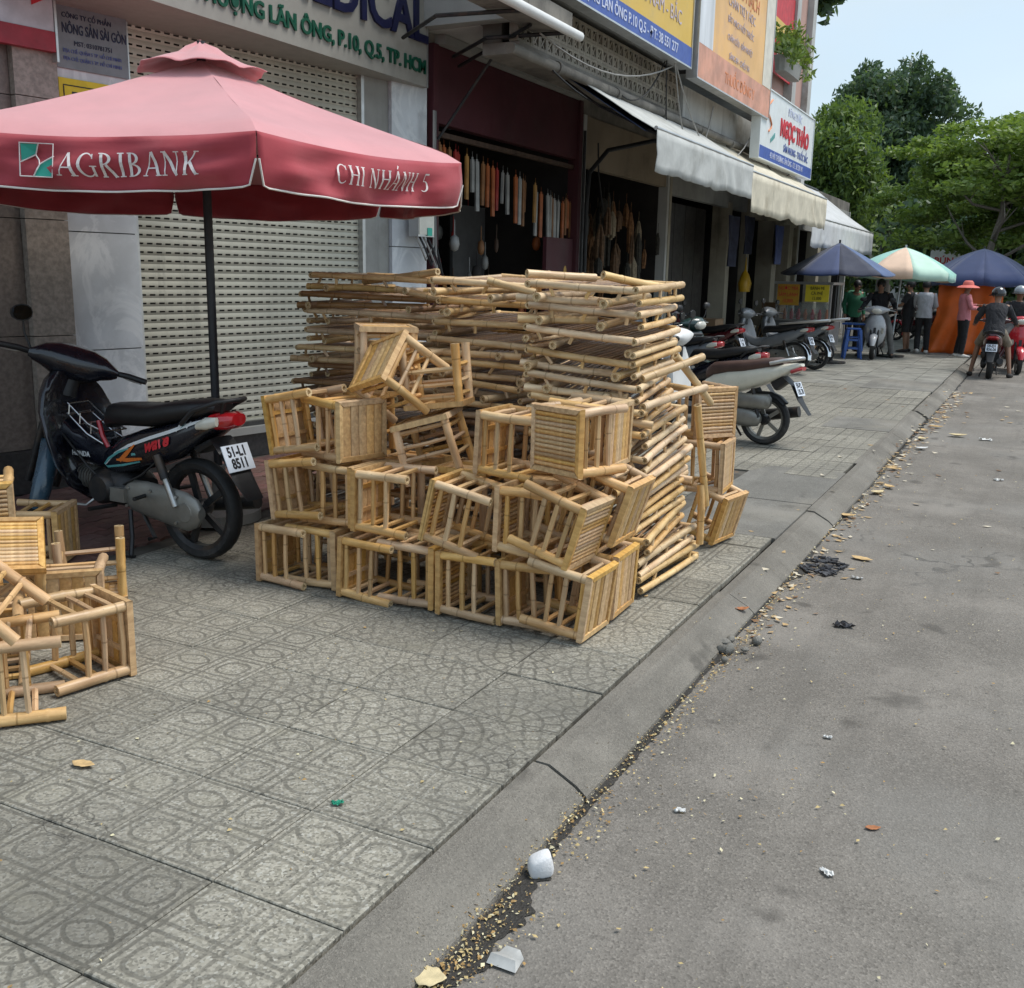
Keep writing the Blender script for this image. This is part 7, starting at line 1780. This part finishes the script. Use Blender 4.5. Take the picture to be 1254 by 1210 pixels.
tree('feathery_tree', 'spreading light green tree with layered flat sprays over the pavement', (-2.05, 26.9, 0), 6, 0.12, (1.15, 2.8, 4.0), (3.9, 3.4, 1.75), 130, 0.80, 300, 0.080, [LEAF_LIGHT, LEAF_MID, LEAF_LIGHT], 11, 0.26, 1.7, (0.5, 0), top=(0.9, 1.2, 4.6), aspect=0.5, flat=0.6, n_br=9, fork=0.42, shell=1.0)
tree('feathery_tree', 'light green tree with layered sprays whose trunk forks low beside the road', (-0.4, 30.5, 0), 6, 0.17, (1.4, 0.8, 4.4), (4.0, 3.2, 1.9), 105, 0.85, 270, 0.085, [LEAF_LIGHT, LEAF_MID, LEAF_MID], 17, 0.22, 2.0, (-0.6, 0), top=(1.6, 0.5, 5.2), aspect=0.5, flat=0.6, n_br=10, fork=0.25, shell=1.0)
tree('roadside_tree', 'yellowish green tree with hanging sprays just beyond the terrace end', (-6.6, 36.0, 0), 8, 0.2, (0.0, 0, 4.6), (1.5, 2.2, 3.3), 80, 0.8, 300, 0.12, [LEAF_MID, LEAF_LIGHT, LEAF_DARK], 23, 0.9, 1.4, aspect=0.32, droop=0.8, fork=0.3)
for k, (x, y, h, R__, lab) in enumerate(((-3.2, 45, 6.0, 3.0, 'dark bushy tree behind the yellowish one'), (-0.2, 41, 5.6, 3.2, 'mid green bushy tree at the right behind the feathery tree'), (3.4, 48, 6.6, 3.8, 'green bushy tree at the right edge down the street'), (-9.6, 48, 6.6, 3.0, 'dark bushy tree hidden behind the terrace end'), (-4.5, 62, 7.0, 4.0, 'farthest dark bushy tree closing the street'), (1.5, 64, 7.0, 4.5, 'far bushy tree on the right of the street end'), (-10.5, 62, 7.0, 4.2, 'far bushy tree on the left of the street end'))):
    tree('bushy_tree', lab, (x, y, 0), h, 0.22, (0, 0, h * 0.52), (R__, R__, h * 0.46), 70, 1.15, 260, 0.20, [LEAF_DARK, LEAF_MID, LEAF_LIGHT], 31 + k, 0.85, 1.6, aspect=0.42, droop=0.2, group='background trees', shell=0.85)
tree('leaning_tree', 'tree behind the upper storey with one leafy branch against the sky', (-7.2, 26.5, 0), 11, 0.2, (1.35, 0.2, 8.7), (1.3, 1.5, 0.75), 20, 0.55, 220, 0.13, [LEAF_DARK, LEAF_MID], 41, 0.8, 0.7, aspect=0.45, fork=0.8, n_br=4, top=(0.4, 0.2, 8.4))
bp = thing('balcony_plant', 'leafy potted plant hanging over the sign from the balcony', 'plant', (-4.45, 18.6, 5.15))
cl = [((NR.normal() * 0.12, 0.75 * (k / 13) * 2 - 0.4, 0.35 + NR.normal() * 0.16), (0.2, 0.2, 0.2)) for k in range(14)]
leaf_object('foliage', leaves(cl, 42, 0.075, 0.35, 0, 0.2), [LEAF_MID, LEAF_LIGHT], bp)
q = MB(); q.loft([sring((0, 0.3, -0.12), (0.10, 0, 0), (0, 0.6, 0), 12, 5), sring((0, 0.3, 0.12), (0.13, 0, 0), (0, 0.68, 0), 12, 5)]); q.build('planter', RENDER_GREY, bp, 40)
for k in range(8):
    q = MB(); q.tube([(0, -0.25 + 0.15 * k, 0.1), (0.05, -0.3 + 0.17 * k, 0.5)], 0.006, 4); q.build('stem', LEAF_MID, bp)
bw = thing('pale_building', 'pale low building seen between the trees at the street end', 'building', (-6.0, 70, 0))
part(bw, 'wall', (-6, 0, 0), (9, 6, 4.0), RENDER_LIGHT)
part(bw, 'roof', (-6.3, -0.3, 4.002), (9.3, 6.3, 4.25), RENDER_GREY)
for k in range(6):
    f = part(bw, 'window', (-4.5 + 2.3 * k, -0.03, 1.6), (-3.2 + 2.3 * k, -0.002, 3.0), WINDOW)
fb = thing('street_end_building', 'grey building closing the view at the end of the road', 'building', (4.0, 95, 0))
part(fb, 'wall', (-8, 0, 0), (30, 6, 4.5), RENDER_GREY)
for k in range(8): part(fb, 'window', (-6 + 3 * k, -0.03, 1.4), (-4.6 + 3 * k, -0.002, 3.2), WINDOW)

# ------------------------------------------------------------------ litter
PETALS = [M('yellow_petal', (0.48, 0.37, 0.17), 0.8, var=0.25, scale=30), M('brown_petal', (0.34, 0.21, 0.075), 0.8, var=0.3, scale=30), M('pale_petal', (0.62, 0.56, 0.36), 0.8, var=0.2, scale=30)]
pts = []
def scatter(n, fn):
    for _ in range(n): pts.append(fn())
def gut():
    y = 1.75 + 9.0 * NR.random() ** 1.5
    w = 0.026 * (0.6 + 0.8 * abs(math.sin(y * 2.3) * math.sin(y * 5.1 + 1)))
    x = -1.135 + 0.035 * math.sin(y * 1.7) + NR.normal() * w
    return x, y
def clump(cx, cy, sx, sy):
    return lambda: (cx + NR.normal() * sx, cy + NR.normal() * sy)
scatter(2300, gut)
for c_ in ((-1.10, 2.05, 0.05, 0.14, 260), (-1.12, 2.75, 0.04, 0.18, 200), (-1.12, 3.5, 0.05, 0.22, 190), (-1.10, 4.55, 0.07, 0.16, 170), (-1.10, 5.9, 0.08, 0.3, 160), (-0.92, 2.9, 0.12, 0.2, 60), (-0.6, 3.2, 0.15, 0.15, 60)): scatter(c_[4], clump(*c_[:4]))
scatter(1500, lambda: (-1.0 + 3.4 * NR.random() ** 1.4, 1.2 + 9 * NR.random()))
scatter(150, lambda: (-1.4 - 1.6 * NR.random(), 1.0 + 3 * NR.random()))
V_ = []
for x, y in pts:
    z = 0.003 if x < -1.30 else (ROAD_Z + 0.006 if x > -1.165 else 0.0 - 0.1 * min(1, (x + 1.30) / 0.14) + 0.006)
    z += 0.004 * NR.random()
    a = NR.random() * 6.28; s = 0.0022 + 0.0078 * NR.random() ** 2.2; w = s * (0.35 + 0.35 * NR.random()); t1, t2 = NR.normal() * 0.3, NR.normal() * 0.3
    c_, s_ = math.cos(a) , math.sin(a)
    V_ += [(x - c_ * s, y - s_ * s, z), (x - s_ * w, y + c_ * w, z + 0.002 + abs(t1) * s), (x + c_ * s, y + s_ * s, z + abs(t2) * s), (x + s_ * w, y - c_ * w, z + 0.001)]
leaf_object('fallen_petals', np.array(V_), PETALS, None, (0.5, 0.8), kind='stuff')
V2 = []
for _ in range(620):
    u_ = NR.random(); y = 4.6 + 13 * u_
    x = -1.10 + NR.normal() * (0.035 + 0.05 * u_) + (0.05 if NR.random() < .3 else 0)
    if NR.random() < 0.22: x = -1.3 + 3.2 * NR.random() ** 1.5 - (1.5 * NR.random() if NR.random() < .5 else 0)
    z = 0.004 if x < -1.32 else (ROAD_Z + 0.006 if x > -1.165 else -0.1 * min(1, (x + 1.30) / 0.14) + 0.006)
    a = NR.random() * 6.28; s = 0.012 + 0.030 * NR.random() * (0.6 + u_); w = s * (0.35 + 0.3 * NR.random()); c_, s_ = math.cos(a), math.sin(a); t1 = 0.25 * s * NR.random() + 0.002
    V2 += [(x - c_ * s, y - s_ * s, z + t1), (x - s_ * w, y + c_ * w, z + t1 * NR.random()), (x + c_ * s, y + s_ * s, z + t1 * 1.5 * NR.random()), (x + s_ * w, y - c_ * w, z)]
leaf_object('dry_leaf_litter', np.array(V2), [M('dead_leaf_tan', (0.45, 0.31, 0.15), 0.8, var=0.3, scale=20), M('dead_leaf_pale', (0.58, 0.52, 0.40), 0.8, var=0.2, scale=20), M('dead_leaf_brown', (0.20, 0.11, 0.05), 0.8, var=0.3, scale=20)], None, (0.45, 0.75), kind='stuff')
DRY = M('dry_leaf', (0.52, 0.36, 0.17), 0.8, var=0.25, scale=30); DRY_PALE = M('pale_dry_leaf', (0.58, 0.48, 0.28), 0.8, var=0.15, scale=30); DRY_RED = M('rust_leaf', (0.38, 0.15, 0.06), 0.8, var=0.3, scale=30); PAPER = M('white_litter', (0.66, 0.66, 0.64), 0.7, var=0.1); GREEN_BIT = M('green_scrap', (0.02, 0.28, 0.17), 0.6); DARK_BIT = M('dark_litter', (0.03, 0.03, 0.035), 0.5, var=0.4)
def leaf_thing(name, label, x, y, z, size, ang, mat, curl=0.25, asp=0.5, cat='leaf'):
    q = MB(); n_, m_ = 10, 4; vs = []; fs = []
    for i in range(n_ + 1):
        t_ = i / n_; w = math.sin(PI * t_ ** 0.85) ** 0.8 * asp * size / 2 if 0 < t_ < 1 else 0.0005
        for j_ in range(m_ + 1):
            s_ = j_ / m_ * 2 - 1
            vs.append(((t_ - 0.5) * size, s_ * w * (1 + 0.12 * math.sin(t_ * 17 + s_ * 3)), curl * size * (0.35 * (t_ - 0.5) ** 2 * 4 + 0.25 * s_ * s_ * math.sin(PI * t_)) + 0.002))
    for i in range(n_):
        for j_ in range(m_):
            a = i * (m_ + 1) + j_; fs.append((a, a + m_ + 1, a + m_ + 2, a + 1))
    q.add(vs, fs); o = q.build(name, mat, None, 60, loc=(x, y, z)); o.rotation_euler = (0, 0, ang)
    md = o.modifiers.new('thick', 'SOLIDIFY'); md.thickness = 0.0015
    return tag(o, label, cat)
leaf_thing('dry_leaf', 'big pale tan leaf lying at the foot of the kerb, nearest the camera', -1.150, 1.865, -0.085, 0.085, 0.3, DRY_PALE, 0.2, 0.85)
leaf_thing('dry_leaf', 'tan curled leaf on the tiles near the left stool group', -2.62, 2.10, 0.004, 0.085, 0.2, DRY, 0.25, 0.5)
leaf_thing('dry_leaf', 'rust coloured leaf lying on the asphalt right of the white scrap', -0.30, 3.15, ROAD_Z + 0.003, 0.05, 0.5, DRY_RED)
leaf_thing('dry_leaf', 'long tan leaf by the gutter beyond the black litter', -0.84, 6.45, ROAD_Z + 0.003, 0.14, -0.3, DRY)
leaf_thing('dry_leaf', 'brown curled leaf on the kerb below the tall table stack', -1.2, 4.95, -0.05, 0.08, 0.8, DRY_RED, 0.4)
k = 0
for x, y, s, a, mm, lab in ((-1.12, 7.6, .12, .3, DRY, 'tan leaf in the gutter beside the concrete patch'), (-1.05, 8.6, .14, 1.0, DRY_PALE, 'pale leaf heaped in the far gutter'), (-1.0, 8.9, .13, 2.2, DRY, 'tan leaf lying on the pale one in the far gutter'), (-1.08, 9.8, .12, .1, DRY, 'dry leaf farther up the gutter near the grey tiles'), (-0.98, 11.2, .15, .7, PAPER, 'white crumpled scrap in the far gutter'), (-1.05, 11.9, .15, 1.9, DRY_PALE, 'pale leaf by the white scrap in the far gutter'), (-1.0, 13.0, .16, .2, DRY, 'dry leaf in the gutter well short of the maroon scooter'), (-0.72, 12.4, .2, .3, DRY_PALE, 'pale strip of litter on the asphalt near the far gutter')):
    leaf_thing('dry_leaf', lab, x, y, ROAD_Z + 0.012, s, a, mm, 0.35, 0.55, 'leaf' if mm is not PAPER else 'scrap')
def crumple(name, label, x, y, z, size, ang, mat):
    q = MB(); n_ = 7; vs = []; fs = []
    for i in range(n_ + 1):
        for j_ in range(n_ + 1):
            u, v = i / n_ - 0.5, j_ / n_ - 0.5; k_ = Vector((u * 4 + x * 9, v * 4 + y * 7, size * 30))
            vs.append((u * size + 0.25 * size * mnoise.noise(k_), v * size * 0.55 + 0.2 * size * mnoise.noise(k_ + Vector((9, 2, 1))), abs(mnoise.noise(k_ * 1.3)) * size * 0.45 + 0.001))
    for i in range(n_):
        for j_ in range(n_):
            a_ = i * (n_ + 1) + j_; fs.append((a_, a_ + n_ + 1, a_ + n_ + 2, a_ + 1))
    q.add(vs, fs); o = q.build(name, mat, None, 40, loc=(x, y, z)); o.rotation_euler = (0, 0, ang)
    md = o.modifiers.new('thick', 'SOLIDIFY'); md.thickness = 0.001
    return tag(o, label, 'scrap')
for x, y, z, s, a, mm, lab in ((-0.87, 2.95, ROAD_Z, .034, .4, PAPER, 'white paper scrap on the asphalt beyond the foam block'), (-0.38, 2.82, ROAD_Z, .04, 2.4, PAPER, 'thin white scrap on the asphalt right of the foam block'), (-0.55, 3.75, ROAD_Z, .03, .2, PAPER, 'tiny white scrap on the open asphalt'), (0.10, 6.4, ROAD_Z, .06, .2, PAPER, 'white scrap on the open asphalt at the right'), (-0.80, 6.0, ROAD_Z, .06, .1, PAPER, 'white scrap beside the black litter'), (-1.75, 2.30, 0.003, .035, .6, GREEN_BIT, 'small green scrap on the tiles near the kerb'), (-0.72, 5.1, ROAD_Z, .09, .4, DARK_BIT, 'dark scrap on the asphalt below the black litter'), (-0.2, 9.8, ROAD_Z, .08, .2, PAPER, 'white scrap far up the asphalt'), (-0.42, 12.3, ROAD_Z, .12, .1, PAPER, 'flat white scrap on the far asphalt')):
    crumple('litter_scrap', lab, x, y, z + 0.004, s, a, mm)
q = MB(); q.loft([sring((0, 0, 0), (0.034, 0, 0), (0, 0.030, 0), 12, 4), sring((0.002, 0, 0.02), (0.038, 0, 0), (0, 0.034, 0), 12, 4), sring((0.006, 0.004, 0.05), (0.033, 0, 0.006), (0, 0.029, -0.004), 12, 3.5), sring((0.008, 0.004, 0.056), (0.026, 0, 0.004), (0, 0.022, -0.003), 12, 3)])
o = q.build('foam_block', M('white_foam', (0.72, 0.72, 0.72), 0.7, var=0.06, b=0.3, bscale=120), None, 45, loc=(-1.115, 2.42, ROAD_Z + 0.006)); o.rotation_euler = (0.2, -0.25, 0.6)
tag(o, 'white foam block lying in the gutter', 'foam block')
q = MB(); r = random.Random(4)
for k in range(70):
    a, rr = r.uniform(0, 6.28), r.random() ** 0.5
    q.box((0.12 * rr * math.cos(a), 0.20 * rr * math.sin(a), 0.012 + 0.03 * (1 - rr)), (r.uniform(.02, .07), r.uniform(.01, .03), r.uniform(.003, .012)), Matrix.Rotation(r.uniform(0, 3), 3, 'Z') @ Matrix.Rotation(r.uniform(-.5, .5), 3, 'X'))
o = q.build('black_litter', DARK_BIT, None, loc=(-1.02, 6.15, ROAD_Z)); tag(o, 'heap of shredded black litter in the gutter', 'litter heap')
q = MB()
for k in range(14): q.ell((r.gauss(0, .06), r.gauss(0, .10), 0.01), (r.uniform(.015, .05), r.uniform(.015, .05), r.uniform(.01, .03)), 7, 5)
o = q.build('rubble', CONCRETE, None, 50, loc=(-1.16, 4.45, ROAD_Z + 0.01)); tag(o, 'small heap of broken concrete in the gutter below the stools', 'rubble heap')
q = MB(); q.loft([[(x_ + 0.012 * math.sin(i * 5.1 + x_ * 40), y_, z_) for i, (y_, z_) in enumerate(((-0.03, 0.002), (-0.01, 0.02), (0.012, 0.012), (0.035, 0.018), (0.03, 0.0)))] for x_ in (-0.03, -0.015, 0.0, 0.018, 0.03)])
tag(q.build('plastic_scrap', M('grey_plastic', (0.42, 0.42, 0.40), 0.4, var=0.3), None, 60, loc=(-1.02, 2.02, ROAD_Z + 0.006)), 'crumpled grey plastic scrap in the gutter near the big leaf', 'scrap')
